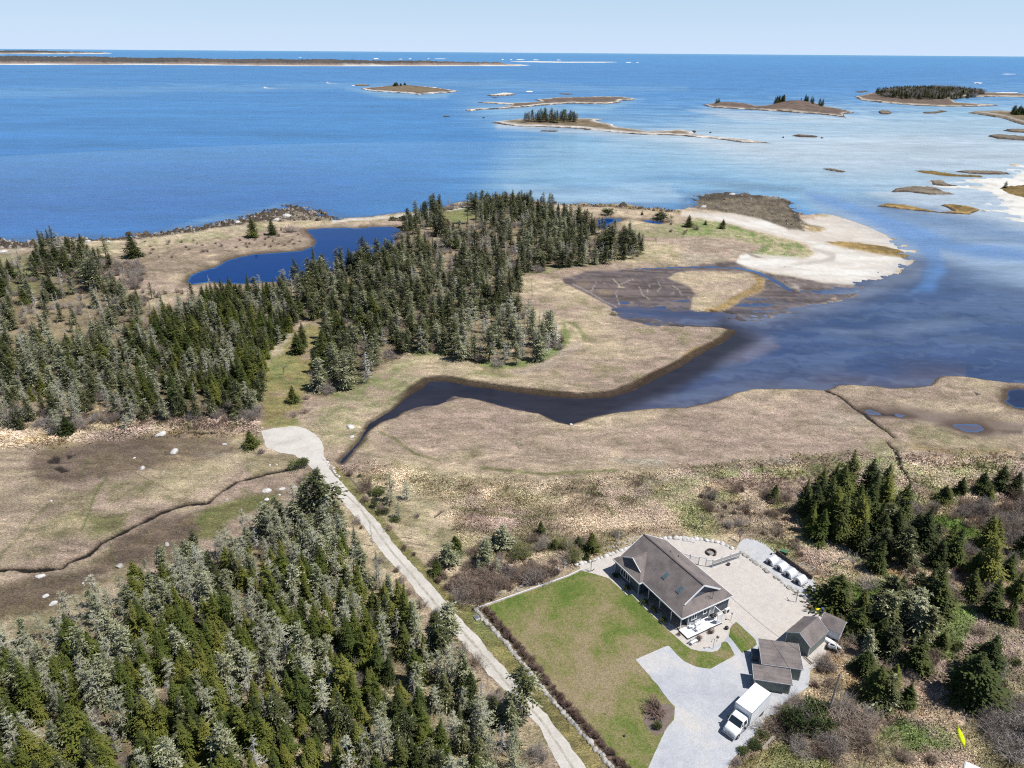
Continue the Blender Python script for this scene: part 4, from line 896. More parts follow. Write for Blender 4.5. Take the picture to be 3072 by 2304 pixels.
H0 = (26.35, 83.78)                 # corner of the eaves, front right
HZ = math.radians(-60.71)
house = tag(empty('house', (H0[0], H0[1], GZ), HZ), 'long single-storey house with brown-grey hipped roof, two skylights and white trim', 'house')
E0 = 2.8; S = .608; YR = 5.35; ZR = E0 + S * YR
def rz(y): return E0 + S * (y if y <= YR else 10.7 - y)
def slab(b, pts, t=.14, m=0):       # a roof plane with thickness
    n = len(pts); k = len(b.v)
    b.v += [tuple(p) for p in pts] + [(p[0], p[1], p[2] - t) for p in pts]
    b.f.append(tuple(k + i for i in range(n))); b.m.append(m)
    b.f.append(tuple(k + n + i for i in reversed(range(n)))); b.m.append(1)
    for i in range(n):
        j = (i + 1) % n; b.f.append((k + i, k + n + i, k + n + j, k + j)); b.m.append(1)
r = MB(); XF = -16.3
slab(r, [(0, 0, E0), (-1.75, 1.75, rz(1.75)), (-1.75, 1.76, rz(1.75)), (-1.38, 1.76, rz(1.76)), (-1.38, YR, ZR), (XF, YR, ZR), (XF, 0, E0)][::-1])
slab(r, [(0, 10.7, E0), (-1.75, 8.95, rz(8.95)), (-1.38, 8.94, rz(8.94)), (-1.38, YR + .005, ZR), (XF, YR + .005, ZR), (XF, 10.7, E0)])
slab(r, [(0, 0.01, E0), (0, 10.69, E0), (-1.75, 8.94, rz(8.95)), (-1.75, 1.76, rz(1.75))])
# front wing with its own small gable
WL, WRr, WF, WM = -16.75, -9.5, -.7, -13.12
zw = lambda x: E0 + S * min(x - WL, WRr - x)
slab(r, [(WRr, WF, E0), (WRr, 0.02, E0 + .01), (WM, 3.64, zw(WM) + .01), (WM, .55, zw(WM)), (WRr - 1.5, .55, zw(WRr - 1.5)), (WRr - 1.5, WF + 1.5, zw(WRr - 1.5))])
slab(r, [(WL, WF, E0), (WL + 1.5, WF + 1.5, zw(WL + 1.5)), (WL + 1.5, .55, zw(WL + 1.5)), (WM, .55, zw(WM)), (WM, 3.64, zw(WM) + .01), (WL, 2.4, E0 + .01)])
slab(r, [(WL, WF + .01, E0), (WRr, WF + .01, E0), (WRr - 1.5, WF + 1.5, zw(WRr - 1.5)), (WL + 1.5, WF + 1.5, zw(WL + 1.5))])
roof = r.build('roof', [M_ROOF, M_WHITE], house)
# ridge caps
b = MB(); b.bar((-1.38, YR, ZR + .02), (XF, YR, ZR + .02), .28, .05); b.build('ridge_cap', mat_noise("ridge_shingles", A(92, 84, 84), A(106, 98, 98), 3, .9), roof)
b = MB(); b.bar((WM, .55, zw(WM) + .02), (WM, 3.6, zw(WM) + .02), .22, .04); b.build('ridge_cap', M_ROOF, roof)
# fascia boards and rakes
b = MB()
fz = E0 - .2
for p, q in (((0.03, -.03), (WRr, -.03)), ((WRr + .02, 0), (WRr + .02, WF - .02)), ((WRr, WF - .03), (WL, WF - .03)), ((WL - .03, WF), (WL - .03, 2.4)), ((.03, 0), (.03, 10.7)), ((0, 10.73), (XF, 10.73))):
    b.bar((p[0], p[1], fz + .1), (q[0], q[1], fz + .1), .06, .22)
for yy, q in ((1.62, 1), (9.08, -1)):
    b.bar((-1.35, yy, rz(yy) + .0), (-1.35, YR, ZR + .0), .08, .26)
for xx in (WL + 1.35, WRr - 1.35): b.bar((xx, .52, zw(xx)), (WM, .52, zw(WM)), .07, .2)
for yy in (0, 10.7): b.bar((XF - .03, yy, E0 - .05), (XF - .03, YR, ZR - .05), .06, .2)
b.each('fascia', M_WHITE, house)
# gable triangles
b = MB(); b.poly([(-1.76, 1.7, rz(1.7)), (-1.76, 9.0, rz(9.0)), (-1.76, YR, ZR - .05)])
b.poly([(WL + 1.45, WF + 1.52, zw(WL + 1.45)), (WRr - 1.45, WF + 1.52, zw(WRr - 1.45)), (WM, WF + 1.52, zw(WM) - .05)]); b.each('gable', M_SIDE, house)
# walls
b = MB()
b.box(-9.9, -.45, 1.9, 10.3, 0, 2.68); b.box(-16.0, -9.9, .0, 10.3, 0, 2.68); b.box(-16.3, -9.9, -.35, .4, 0, 2.68)
b.poly([(-16.0, .4, 2.6), (-16.0, 10.3, 2.6), (-16.0, YR, ZR - .3)])
b.build('wall', M_SIDE, house)
b = MB()
for x, y in ((-.43, 1.88), (-.43, 10.3), (-9.9, -.36), (-16.3, -.36), (-9.9, 1.88)): b.box(x - .07, x + .07, y - .07, y + .07, 0, 2.66)
b.each('corner_trim', M_TRIM, house)
pm = MB().box(-.06, .06, -.06, .06, .2, 2.66).mesh('post', M_WHITE2)
for x in (-.4, -2.6, -5.4, -8.15): 
    o = link(bpy.data.objects.new('post', pm), house); o.location = (x, .32, 0)
MB().box(-9.8, -.2, .2, 1.9, 0, .26).build('porch_floor', M_WOOD, house)
def window(x0, x1, y, z0, z1, face='y-', panes=1, par=house):
    f = MB(); g = MB(); w = (x1 - x0) / panes
    def bx(m, a, b_, c, d, e0, e1):
        if face == 'y-': m.box(a, b_, y - e1, y - e0, c, d)
        else: m.box(y + e0, y + e1, a, b_, c, d)
    t = .09
    bx(f, x0 - t, x1 + t, z1, z1 + t, 0, .05); bx(f, x0 - t, x1 + t, z0 - t, z0, 0, .07)
    for k in range(panes + 1): bx(f, x0 + k * w - t * .6, x0 + k * w + t * .6, z0, z1, 0, .05)
    wf = f.build('window', M_WHITE, par)
    for k in range(panes):
        g = MB(); bx(g, x0 + k * w + t * .6, x0 + (k + 1) * w - t * .6, z0, z1, .005, .025); g.build('pane', M_GLASS, wf)
    return wf
window(-14.7, -12.3, -.35, .9, 2.2, panes=4)
window(-9.0, -7.6, 1.9, .9, 2.1, panes=2); window(-4.6, -3.2, 1.9, .9, 2.1, panes=2)
window(5.0, 5.7, -.45, 1.2, 2.2, 'x+'); window(2.6, 3.6, -.45, 1.0, 2.2, 'x+', 2)
d = MB(); d.box(-6.6, -5.7, 1.84, 1.9, .26, 2.3).build('door', M_WHITE2, house)
d = MB(); d.box(-.45, -.40, 6.2, 7.1, .3, 2.3).build('door', M_TRIM, house)
for x, y in ((-7.35, 2.85), (-3.75, 2.75)):
    z = rz(y); f = MB()
    n = Vector((0, -S, 1)).normalized(); ud = Vector((0, 1, S)).normalized()
    c = Vector((x, y, z)); a = Vector((.36, 0, 0))
    def ring(m, s0, s1, lift0, lift1): m.hexa([c + a * sx * s + ud * sy * .62 * s + n * l for l, s in ((lift0, s0), (lift1, s1)) for sx, sy in ((-1, -1), (1, -1), (1, 1), (-1, 1))])
    ring(f, 1.1, 1.05, 0, .12); sk = f.build('skylight', M_METAL, roof)
    g = MB(); ring(g, .85, .8, .115, .15); g.build('pane', M_SKYL, sk)
for x, y in ((-11.2, 7.0), (-10.1, 7.9)):
    MB().tube([(x, y, rz(y) - .05), (x, y, rz(y) + .35)], .06, 8).build('vent_pipe', M_BLACK, roof)
# aerial on the hip
b = MB(); ax, ay = -.75, 6.9; az_ = E0 + S * .75
b.tube([(ax, ay, az_), (ax, ay, az_ + 1.5)], .03, 6)
b.tube([(ax - .1, ay - .7, az_ + 1.4), (ax + .1, ay + .6, az_ + 1.4)], .02, 5)
for k in range(5): b.tube([(ax - .35, ay - .6 + k * .28, az_ + 1.4), (ax + .35, ay - .66 + k * .28, az_ + 1.4)], .012, 4)
b.tube([(ax, ay, az_ + .2), (ax - .15, ay - .8, az_ + .12)], .03, 5); b.build('aerial', M_DARK, roof)
# deck
dk = MB(); 
deck = empty('deck', (0, 0, 0)); deck.parent = house; deck.name = 'deck'
nb = 16
for k in range(nb):
    x0 = -.35 + k * .128; o = MB().box(x0, x0 + .12, .05, 7.1, .24, .30).build('plank', M_WHITE, deck)
MB().box(-.35, 1.69, .02, .05, 0, .24).box(1.69, 1.72, .02, 7.1, 0, .24).each('skirt', M_DARK, deck)
def hpt(x, y, z=0):
    c, s = math.cos(HZ), math.sin(HZ); return (H0[0] + x * c - y * s, H0[1] + x * s + y * c, GZ + z)
# privacy screen with louvres on the deck
sc = empty('deck_screen', (0, 0, 0)); sc.parent = deck
b = MB(); b.box(1.55, 1.65, 6.0, 6.1, .3, 2.1).box(-.3, -.2, 7.0, 7.1, .3, 2.1).box(1.55, 1.65, 7.0, 7.1, .3, 2.1); b.bar((1.6, 6.0, 2.1), (1.6, 7.1, 2.1), .12, .08); b.bar((1.6, 7.05, 2.1), (-.2, 7.05, 2.1), .12, .08); b.each('frame', M_WHITE, sc)
for k in range(9):
    b = MB(); z = .4 + k * .19; b.hexa([(1.56, 6.08, z), (1.64, 6.08, z + .02), (1.64, 7.02, z + .02), (1.56, 7.02, z), (1.56, 6.08, z + .05), (1.64, 6.08, z + .13), (1.64, 7.02, z + .13), (1.56, 7.02, z + .05)]); b.build('slat', M_WHITE, sc)
# things on the deck
def bench(name, x, y, ang, L, label, mat, back=True, z=.3, cat='bench', grp=None):
    t = tag(empty(name, hpt(x, y, z), HZ + ang), label, cat, grp)
    for k in range(4): MB().box(-L / 2, L / 2, -.22 + k * .115, -.12 + k * .115, .42, .45).build('slat', mat, t)
    if back:
        for k in range(3): MB().box(-L / 2, L / 2, .24, .27, .55 + k * .13, .65 + k * .13).build('back_slat', mat, t)
    for sx in (-1, 1):
        for sy in (-.2, .2): MB().box(sx * (L / 2 - .08) - .03, sx * (L / 2 - .08) + .03, sy - .03, sy + .03, 0, .42 if sy < 0 or not back else .95).build('leg', mat, t)
    return t
bench('bench', .35, 3.4, math.radians(90), 1.4, 'white slatted bench set against the wall on the white deck', M_WHITE2)
bench('lounge_chair', .35, 2.0, math.radians(70), .9, 'white low chair by the porch post on the white deck', M_WHITE2, cat='chair')
bench('lounge_chair', 1.2, 2.6, math.radians(100), 1.0, 'white chair near the outer edge of the white deck', M_WHITE2, cat='chair')
g = tag(empty('barbecue', hpt(.5, 6.2, .3), HZ + math.radians(80)), 'black barbecue standing behind the louvred screen on the deck', 'barbecue')
b = MB(); R = []
for k in range(9):
    a = math.pi * k / 8; R.append((math.cos(a) * .3, math.sin(a) * .28))
b.loft([[(-.4, p[0], .85 + p[1]) for p in R], [(.4, p[0], .85 + p[1]) for p in R]]); b.build('lid', M_DARK, g, True)
MB().box(-.42, .42, -.3, .3, .6, .84).build('firebox', M_DARK, g)
MB().box(.43, .85, -.25, .25, .78, .82).box(-.85, -.43, -.25, .25, .78, .82).each('side_shelf', M_METAL, g)
for sx in (-.38, .38):
    for sy in (-.25, .25): MB().box(sx - .02, sx + .02, sy - .02, sy + .02, 0, .6).build('leg', M_METAL, g)
MB().tube([(-.3, -.33, .95), (.3, -.33, .95)], .02, 6).build('handle', M_METAL, g)
# window sill shrubs later; white heat pump at the corner
hp = tag(empty('heat_pump', hpt(.25, 9.6, 0), HZ), 'small white heat pump unit at the back corner of the house', 'heat pump')
MB().box(-.2, .2, -.45, .45, .08, .85).build('casing', M_WHITE, hp, bevel=.02); MB().tube([(.2, 0, .46), (.22, 0, .46)], .3, 14).build('fan_grille', M_DARK, hp)
MB().box(-.2, .2, -.5, -.42, 0, .08).box(-.2, .2, .42, .5, 0, .08).each('foot', M_METAL, hp)

# ---------- sheds
def gable_shed(name, corners, eh, rh, label, mats, door=None, over=.2, cat='shed'):
    """corners a,b (front end), c,d ; ridge runs from middle of ab to middle of dc"""
    a, b_, c, d = [Vector((p[0], p[1], 0)) for p in corners]
    base = (a + c) / 2; ang = math.atan2((d - a).y, (d - a).x)
    t = tag(empty(name, (base.x, base.y, GZ), ang), label, cat)
    L = (d - a).length / 2; Wd = (b_ - a).length / 2
    sl_ = (rh - eh) / Wd; o = over
    MB().box(-L, L, -Wd, Wd, 0, eh).poly([(-L, -Wd, eh), (-L, Wd, eh), (-L, 0, rh - .06)]).poly([(L, -Wd, eh), (L, Wd, eh), (L, 0, rh - .06)]).build('wall', mats[0], t)
    rb = MB()
    for s in (-1, 1):
        slab(rb, [(-L - o, s * (Wd + o), eh - sl_ * o), (L + o, s * (Wd + o), eh - sl_ * o), (L + o, s * .002, rh), (-L - o, s * .002, rh)], .1)
    ro = rb.build('roof', [mats[1], mats[2]], t)
    f = MB()
    for x in (-L - o, L + o):
        for s in (-1, 1): f.bar((x, s * (Wd + o), eh - sl_ * o - .05), (x, 0, rh - .05), .05, .15)
    f.each('rake_board', mats[2], t)
    c_ = MB()
    for x in (-L, L):
        for s in (-1, 1): c_.box(x - .05, x + .05, s * Wd - .05, s * Wd + .05, 0, eh - .05)
    c_.each('corner_trim', mats[3], t)
    return t, L, Wd
shA, L, Wd = gable_shed('shed', [(44.35, 79.0), (42.05, 81.85), (45.75, 84.95), (48.05, 82.1)], 2.3, 3.55, 'gabled sage-green shed, the middle one beside the back yard gravel', [M_SIDEG, M_ROOF2, M_TRIM, M_WHITE2])
M_SHDOOR = mat_noise('shed_door', (.12, .13, .13), (.16, .17, .17), 3, .7)
dd = MB().box(-L - .05, -L - .001, -.1, 1.0, .05, 2.0).build('door', M_SHDOOR, shA); MB().box(-L - .09, -L - .05, .8, .86, 1.0, 1.2).build('handle', M_METAL, dd)
def shed_mono(name, A_, B_, C_, D_, hA, hC, label, mat_w=M_SIDEG):   # A,B roof back edge; C,D front edge (lower)
    P = [Vector((p[0], p[1], 0)) for p in (A_, B_, C_, D_)]
    c = sum(P, Vector()) / 4; ang = math.atan2((P[1] - P[0]).y, (P[1] - P[0]).x)
    t = tag(empty(name, (c.x, c.y, GZ), ang), label, 'shed')
    L = (P[1] - P[0]).length / 2; D = (P[2] - P[1]).length / 2
    rb = MB(); slab(rb, [(-L, D, hA), (-L, -D, hC), (L, -D, hC), (L, D, hA)], .1); rb.build('roof', [M_ROOF2, M_TRIM], t)
    l, d_ = L - .22, D - .22
    z = lambda y: hC + (hA - hC) * (y + D) / (2 * D) - .11
    MB().hexa([(-l, -d_, 0), (l, -d_, 0), (l, d_, 0), (-l, d_, 0), (-l, -d_, z(-d_)), (l, -d_, z(-d_)), (l, d_, z(d_)), (-l, d_, z(d_))]).build('wall', mat_w, t)
    f = MB(); f.bar((-L, -D - .02, hC - .06), (L, -D - .02, hC - .06), .04, .13); f.bar((-L - .02, -D, hC - .06), (-L - .02, D, hA - .06), .04, .13); f.bar((L + .02, -D, hC - .06), (L + .02, D, hA - .06), .04, .13); f.each('fascia', M_TRIM, t)
    k = MB()
    for sx in (-1, 1): k.box(sx * l - .05, sx * l + .05, -d_ - .04, -d_ + .04, 0, hC - .12)
    k.each('corner_trim', M_WHITE2, t)
    return t, l, d_
shB, l, d_ = shed_mono('shed', (36.85, 79.75), (42.45, 78.75), (41.6, 74.35), (36.0, 75.35), 2.95, 2.45, 'larger lean-to shed with grey shingles, joined between the gabled shed and the smaller one')
MB().box(-l - .04, -l, -.8, .8, .05, 1.95).build('door', M_SHDOOR, shB)
MB().box(-l - 1.0, -l - .02, .5, 1.9, 0, 1.2).build('side_bin', mat_noise("bin_wood", (.1, .11, .13), (.14, .15, .17), 3, .8), shB)
shC, l, d_ = shed_mono('shed', (34.75, 75.5), (39.85, 74.5), (39.3, 71.95), (34.2, 72.95), 2.35, 2.1, 'smallest lean-to shed, right behind the white box truck', M_SIDEG)
MB().box(-l - .04, -l, -.7, .6, .05, 1.85).build('door', M_SHDOOR, shC)
shD, L, Wd = gable_shed('shed', [(47.95, 83.95), (49.75, 86.35), (52.05, 84.5), (50.25, 82.1)], 1.9, 2.75, 'small white-sided back shed under dark spruce branches', [M_WHITE2, M_ROOF2, M_TRIM, M_WHITE2])

# white upturned boat between the sheds
def boat_hull(name, loc, ang, L, B, D, label, mat, cat='boat', upturned=True):
    t = tag(empty(name, loc, ang), label, cat)
    rings = []
    for i in range(15):
        u = i / 14; x = (u - .5) * L; w = max(.02, B / 2 * math.sin(math.pi * min(.98, max(.02, u))) ** .6); dpt = D * (.75 + .25 * math.sin(math.pi * u))
        ring = []
        for k in range(11):
            a = math.pi * k / 10; yy = -w * math.cos(a); zz = dpt * math.sin(a) ** .7
            ring.append((x, yy, zz if upturned else dpt - zz))
        rings.append(ring)
    b = MB(); b.loft(rings, cap=True); b.build('hull', mat, t, True)
    b = MB(); b.tube([(-L / 2, 0, D * .7), (-L / 4, 0, D * .98), (L / 4, 0, D * .98), (L / 2, 0, D * .7)], .03, 6); b.build('keel', M_TRIM, t)
    return t
boat_hull('canoe', (48.9, 81.9, GZ + .1), math.radians(-52), 3.6, .9, .45, 'white upturned canoe lying beside the small back shed', M_WHITE)
# covered quad bike
q = tag(empty('quad_bike', (48.6, 80.6, GZ), math.radians(-30)), 'black quad bike with pale cover behind the gabled shed', 'quad bike')
MB().hexa([(-.7, -.35, .5), (.7, -.35, .5), (.7, .35, .5), (-.7, .35, .5), (-.55, -.22, .85), (.5, -.22, .95), (.5, .22, .95), (-.55, .22, .85)]).build('body', M_TRIM, q, bevel=.06)
MB().box(-.3, .3, -.15, .15, .85, 1.0).build('seat', M_BLACK, q, bevel=.04); MB().tube([(.45, -.4, 1.15), (.5, 0, 1.05), (.45, .4, 1.15)], .02, 6).build('handlebar', M_DARK, q)
for sx in (-.55, .55):
    for sy in (-.45, .45): MB().tube([(sx, sy - .1, .28), (sx, sy + .1, .28)], .28, 14).build('wheel', M_BLACK, q)

# ---------- box truck
TA = math.radians(222.0)            # heading
bc = (Vector((29.99, 67.94, 0)) + Vector((33.7, 71.27, 0)) + Vector((35.42, 69.46, 0)) + Vector((31.76, 66.24, 0))) / 4
tk = tag(empty('box_truck', (bc.x, bc.y, GZ), TA), 'white box truck with cab and cargo box parked on the gravel drive', 'truck')
M_TW = mat_noise("truck_white", (.74, .75, .77), (.82, .82, .83), 1.2, .3); M_BOX = mat_noise("cargo_box_white", (.70, .72, .75), (.78, .79, .81), .8, .45)
bx = MB().box(-2.5, 2.45, -1.22, 1.22, .95, 3.28).build('cargo_box', M_BOX, tk, bevel=.05)
b = MB()
for s in (-1, 1): b.bar((-2.5, s * 1.23, .98), (2.45, s * 1.23, .98), .04, .1); b.bar((-2.5, s * 1.23, 3.22), (2.45, s * 1.23, 3.22), .04, .08)
b.bar((2.47, -1.2, 3.22), (2.47, 1.2, 3.22), .04, .09)
for s in (-1, 1): b.bar((2.47, s * 1.18, 1), (2.47, s * 1.18, 3.2), .05, .09)
b.each('edge_rail', M_METAL, bx)
MB().box(-2.53, -2.5, -1.1, 1.1, 1.05, 3.1).build('rear_door', M_TRIM, bx)
MB().box(-2.4, 4.0, -.42, -.32, .62, .92).box(-2.4, 4.0, .32, .42, .62, .92).box(-2.6, -2.4, -1.1, 1.1, .5, .62).each('chassis', M_BLACK, tk)
# cab: lofted sections along x
def sec(x, w, zb, zt, wt=None):
    wt = wt or w; return [(x, -w, zb), (x, -w, zb + (zt - zb) * .55), (x, -wt, zt - .06), (x, -wt + .12, zt), (x, wt - .12, zt), (x, wt, zt - .06), (x, w, zb + (zt - zb) * .55), (x, w, zb)]
cab = MB().loft([sec(2.55, 1.02, .55, 2.38, .88), sec(2.75, 1.03, .55, 2.44, .9), sec(3.55, 1.03, .55, 2.42, .88), sec(3.66, 1.03, .55, 2.34, .85)]).build('cab', M_TW, tk, True)
fr = MB().loft([sec(3.6, 1.02, .5, 1.62, .95), sec(4.3, 1.0, .5, 1.55, .9), sec(5.15, .93, .5, 1.38, .8), sec(5.32, .85, .55, 1.2, .74)]).build('hood', M_TW, tk, True)
MB().poly([(3.665, -.82, 2.28), (3.665, .82, 2.28), (4.22, .90, 1.6), (4.22, -.90, 1.6)]).poly([(3.64, -.84, 2.28), (4.2, -.93, 1.58), (3.64, -.95, 1.6)]).poly([(3.64, .84, 2.28), (4.2, .93, 1.58), (3.64, .95, 1.6)]).build('windshield', M_GLASS, cab)
b = MB()
for s in (-1, 1): b.bar((3.66, s * .86, 2.32), (4.24, s * .93, 1.58), .07, .07)
b.bar((3.67, -.86, 2.32), (3.67, .86, 2.32), .06, .06); b.each('pillar', M_TW, cab)
for s in (-1, 1):
    g = MB(); y = s * 1.0
    g.poly([(2.85, s * 1.035, 1.62), (3.55, s * 1.035, 1.62), (3.5, s * .92, 2.25), (2.9, s * .92, 2.25)]); g.build('side_window', M_GLASS, cab)
    g = MB().box(3.72, 3.80, s * 1.12 - .03, s * 1.12 + .03, 1.5, 1.55).box(3.66, 3.78, min(s * 1.14, s * 1.36), max(s * 1.14, s * 1.36), 1.45, 1.85); g.build('mirror', M_DARK, cab)
    MB().box(5.1, 5.3, min(s * .62, s * .86), max(s * .62, s * .86), .85, 1.1).build('headlight', M_METAL, fr, bevel=.02)
    MB().tube([(4.55, s * .72, .42), (4.55, s * 1.0, .42)], .42, 18).build('wheel', M_BLACK, tk)
    MB().tube([(4.55, s * .99, .42), (4.55, s * 1.01, .42)], .2, 12).build('hub', M_METAL, tk)
    MB().tube([(-1.1, s * .62, .42), (-1.1, s * 1.12, .42)], .42, 18).build('wheel', M_BLACK, tk)
    MB().box(2.6, 3.4, min(s * .75, s * 1.03), max(s * .75, s * 1.03), .38, .5).build('step', M_DARK, tk)
MB().box(5.3, 5.36, -.5, .5, .75, 1.15).build('grille', M_TRIM, fr); MB().tube([(5.365, 0, 1.02), (5.38, 0, 1.02)], .07, 10).build('badge', M_DARK, fr)
MB().box(5.15, 5.42, -.95, .95, .42, .62).build('bumper', M_METAL, tk, bevel=.04)

# ---------- kayak, camper corner
k1 = W(CC(7, [(1120, 975), (1232, 1300)]), GZ + .3); ka = math.atan2(k1[1][1] - k1[0][1], k1[1][0] - k1[0][0])
ky = tag(empty('kayak', ((k1[0][0] + k1[1][0]) / 2, (k1[0][1] + k1[1][1]) / 2, gh(*k1[0][:2]) + .05), ka), 'bright yellow-green kayak lying upside down in the rough grass', 'kayak')
M_KY = mat_noise("lime_plastic", (.58, .72, .01), (.66, .80, .02), 2, .35)
rings = []
for i in range(17):
    u = i / 16; x = (u - .5) * 3.2; w = max(.015, .36 * math.sin(math.pi * u) ** .8); 
    rings.append([(x, -w * math.cos(math.pi * k / 8), .04 + .34 * (.6 + .4 * math.sin(math.pi * u)) * math.sin(math.pi * k / 8) ** .8) for k in range(9)])
MB().loft(rings).build('hull', M_KY, ky, True)
MB().tube([(-1.5, 0, .28), (0, 0, .40), (1.5, 0, .28)], .025, 6).build('keel_ridge', M_KY, ky)
c1 = W(CC(7, [(1235, 1535), (1165, 1659), (1520, 1659)]), GZ + 2.2)
ca = math.atan2(c1[2][1] - c1[0][1], c1[2][0] - c1[0][0])
cp = tag(empty('camper', (c1[0][0], c1[0][1], GZ), ca), 'white flat-roofed camper cut by the bottom edge of the picture', 'camper')
MB().box(0, 5.2, -2.4, 0, .5, 2.2).build('body', M_WHITE, cp, bevel=.08)
MB().box(1.0, 1.5, -1.4, -.9, 2.2, 2.32).build('roof_vent', M_WHITE2, cp, bevel=.02); MB().tube([(2.4, -.5, 2.2), (2.4, -.5, 2.35)], .07, 8).build('roof_cap', M_TRIM, cp)
MB().box(1, 1.8, -.0, .02, 1.2, 1.8).build('window', M_GLASS, cp)
for x in (2.2, 3.0):
    for y in (-2.2, -.2): MB().tube([(x, y - .1, .33), (x, y + .1, .33)], .33, 14).build('wheel', M_BLACK, cp)

# ---------- half-round animal shelters along the yard
M_HUT = mat_noise("ribbed_white", (.62, .65, .70), (.74, .76, .80), 1.5, .4)
hb = [un(*CC(6, [p])[0]) for p in ((865, 780), (1020, 885), (1168, 992), (1332, 1106))]
hn = ['farthest', 'second from the fire pit end', 'third from the fire pit end', 'nearest']
hut0 = None
def hut(loc, ang, label):
    t = tag(empty('animal_hut', loc, ang), label, 'hut', 'white half-round huts on the gravel strip')
    b = MB(); n = 14; Rr = .80; Lh = 1.75
    rings = []
    for xi in range(25):
        x = xi / 24 * Lh; rr = Rr + (.02 if xi % 2 else 0)
        rings.append([(x, -rr * math.cos(math.pi * k / n), .15 + 1.05 * rr / Rr * math.sin(math.pi * k / n) ** .85) for k in range(n + 1)])
    m = MB()
    for i in range(24):
        for k in range(n): m.poly([rings[i][k], rings[i + 1][k], rings[i + 1][k + 1], rings[i][k + 1]])
    m.build('shell', M_HUT, t)
    f = MB(); arc = [(0.03, -.80 * math.cos(math.pi * k / n), .15 + 1.05 * math.sin(math.pi * k / n) ** .85) for k in range(n + 1)]
    f.poly(arc); f.build('front_panel', M_WHITE2, t); 
    f = MB(); f.box(-.0, .025, -.3, .3, .15, .8).build('doorway', M_DARK, t)
    f = MB(); f.poly([(Lh - .02, p[1], p[2]) for p in arc]); f.build('back_panel', M_WHITE2, t)
    MB().box(-.1, Lh + .1, -.85, -.75, 0, .15).box(-.1, Lh + .1, .75, .85, 0, .15).each('skid', M_WOODD, t)
    return t
ha = math.radians(33)
for i, p in enumerate(hb):
    # p is the near front corner; the hut's front middle lies .76 m on
    c = Vector(p) + Vector((math.cos(ha + math.pi / 2), math.sin(ha + math.pi / 2), 0)) * .76
    t = hut((c.x, c.y, GZ + .03), ha, f'white half-round hut, {hn[i]} of the four on the gravel')

# ---------- fence with posts, rails and pickets round the fire pit corner
fence = tag(empty('picket_fence', (31.62, 100.68, GZ), 0), 'white picket fence with gate gap across the back yard gravel', 'fence')
M_PICK = mat_noise("picket_paint", (.38, .36, .35), (.50, .48, .47), 3, .7)
def fpanel(a, b_, tall=1.5, double=True):
    a = Vector((a[0] - 31.62, a[1] - 100.68, 0)); c = Vector((b_[0] - 31.62, b_[1] - 100.68, 0)); d = (c - a); L = d.length; d.normalize()
    p = MB()
    n = int(L / .13)
    for k in range(n):
        q = a + d * ((k + .5) * L / n); p.bar((q.x, q.y, .12), (q.x, q.y, tall - .06), .075, .02, up=(d.x, d.y, 0))
    o = p.build('pickets', M_PICK, fence); o['kind'] = 'stuff'
    for z in ([.08, tall * .52, tall] if double else [.08, tall]):
        MB().bar((a.x, a.y, z), (c.x, c.y, z), .09, .1).build('rail', M_WHITE2, fence)
def fpost(a, h_=1.75):
    x, y = a[0] - 31.62, a[1] - 100.68; MB().box(x - .06, x + .06, y - .06, y + .06, 0, h_).build('post', M_TRIM, fence)
Fp = [(30.2, 101.3), (31.62, 100.68), (33.0, 99.95), (34.15, 99.55), (35.25, 99.26), (37.0, 100.08), (38.8, 100.93), (40.61, 101.77)]
for p in Fp: fpost(p)
fpanel(Fp[0], Fp[1], 1.5, False); fpanel(Fp[1], Fp[2], 1.5, False); fpanel(Fp[3], Fp[4], 1.5, False)
for i in (4, 5, 6): fpanel(Fp[i], Fp[i + 1])
MB().bar((33.0 - 31.62, 99.95 - 100.68, 1.72), (34.15 - 31.62, 99.55 - 100.68, 1.72), .1, .08).build('gate_arch', M_TRIM, fence)

# ---------- stones
def rock_mesh(seed, name='stone', flat=.62, mat=None, sub=2):
    bm = bmesh.new(); bmesh.ops.create_icosphere(bm, subdivisions=sub, radius=.5)
    rr = random.Random(seed); ax = [Vector((rr.uniform(-1, 1), rr.uniform(-1, 1), rr.uniform(-.6, 1))).normalized() for _ in range(7)]; dd = [rr.uniform(.30, .46) for _ in ax]
    for v in bm.verts:
        for a, d_ in zip(ax, dd):
            t = v.co.dot(a)
            if t > d_: v.co -= a * (t - d_) * .85
        v.co *= 1 + rr.uniform(-.03, .03); v.co.z = v.co.z * flat + .12
    me = bpy.data.meshes.new(name); bm.to_mesh(me); bm.free(); me.materials.append(mat or M_STONE); return me
ROCKS = [rock_mesh(i, mat=M_STONE) for i in range(7)]; ROCKSG = [rock_mesh(20 + i, mat=M_STONE2) for i in range(6)]
def put_stone(parent, x, y, size, meshes=ROCKS, z=None, name='stone', el=1.0):
    o = bpy.data.objects.new(name, rnd.choice(meshes)); link(o, parent)
    zz = (gh(x, y) if z is None else z)
    px_, py_, pz_ = parent.location if parent else (0, 0, 0)
    o.location = (x - px_, y - py_, zz - pz_ - .08 * size); o.rotation_euler = (rnd.uniform(-.15, .15), rnd.uniform(-.15, .15), rnd.uniform(0, 6.3))
    o.scale = (size * el, size * rnd.uniform(.8, 1.1), size * rnd.uniform(.8, 1.15)); return o
def along(pts, step):
    P = [Vector((p[0], p[1], 0)) for p in pts]; out = []; carry = 0
    for a, b_ in zip(P, P[1:]):
        L = (b_ - a).length; d_ = carry
        while d_ < L: out.append(a.lerp(b_, d_ / L)); d_ += step
        carry = d_ - L
    return out
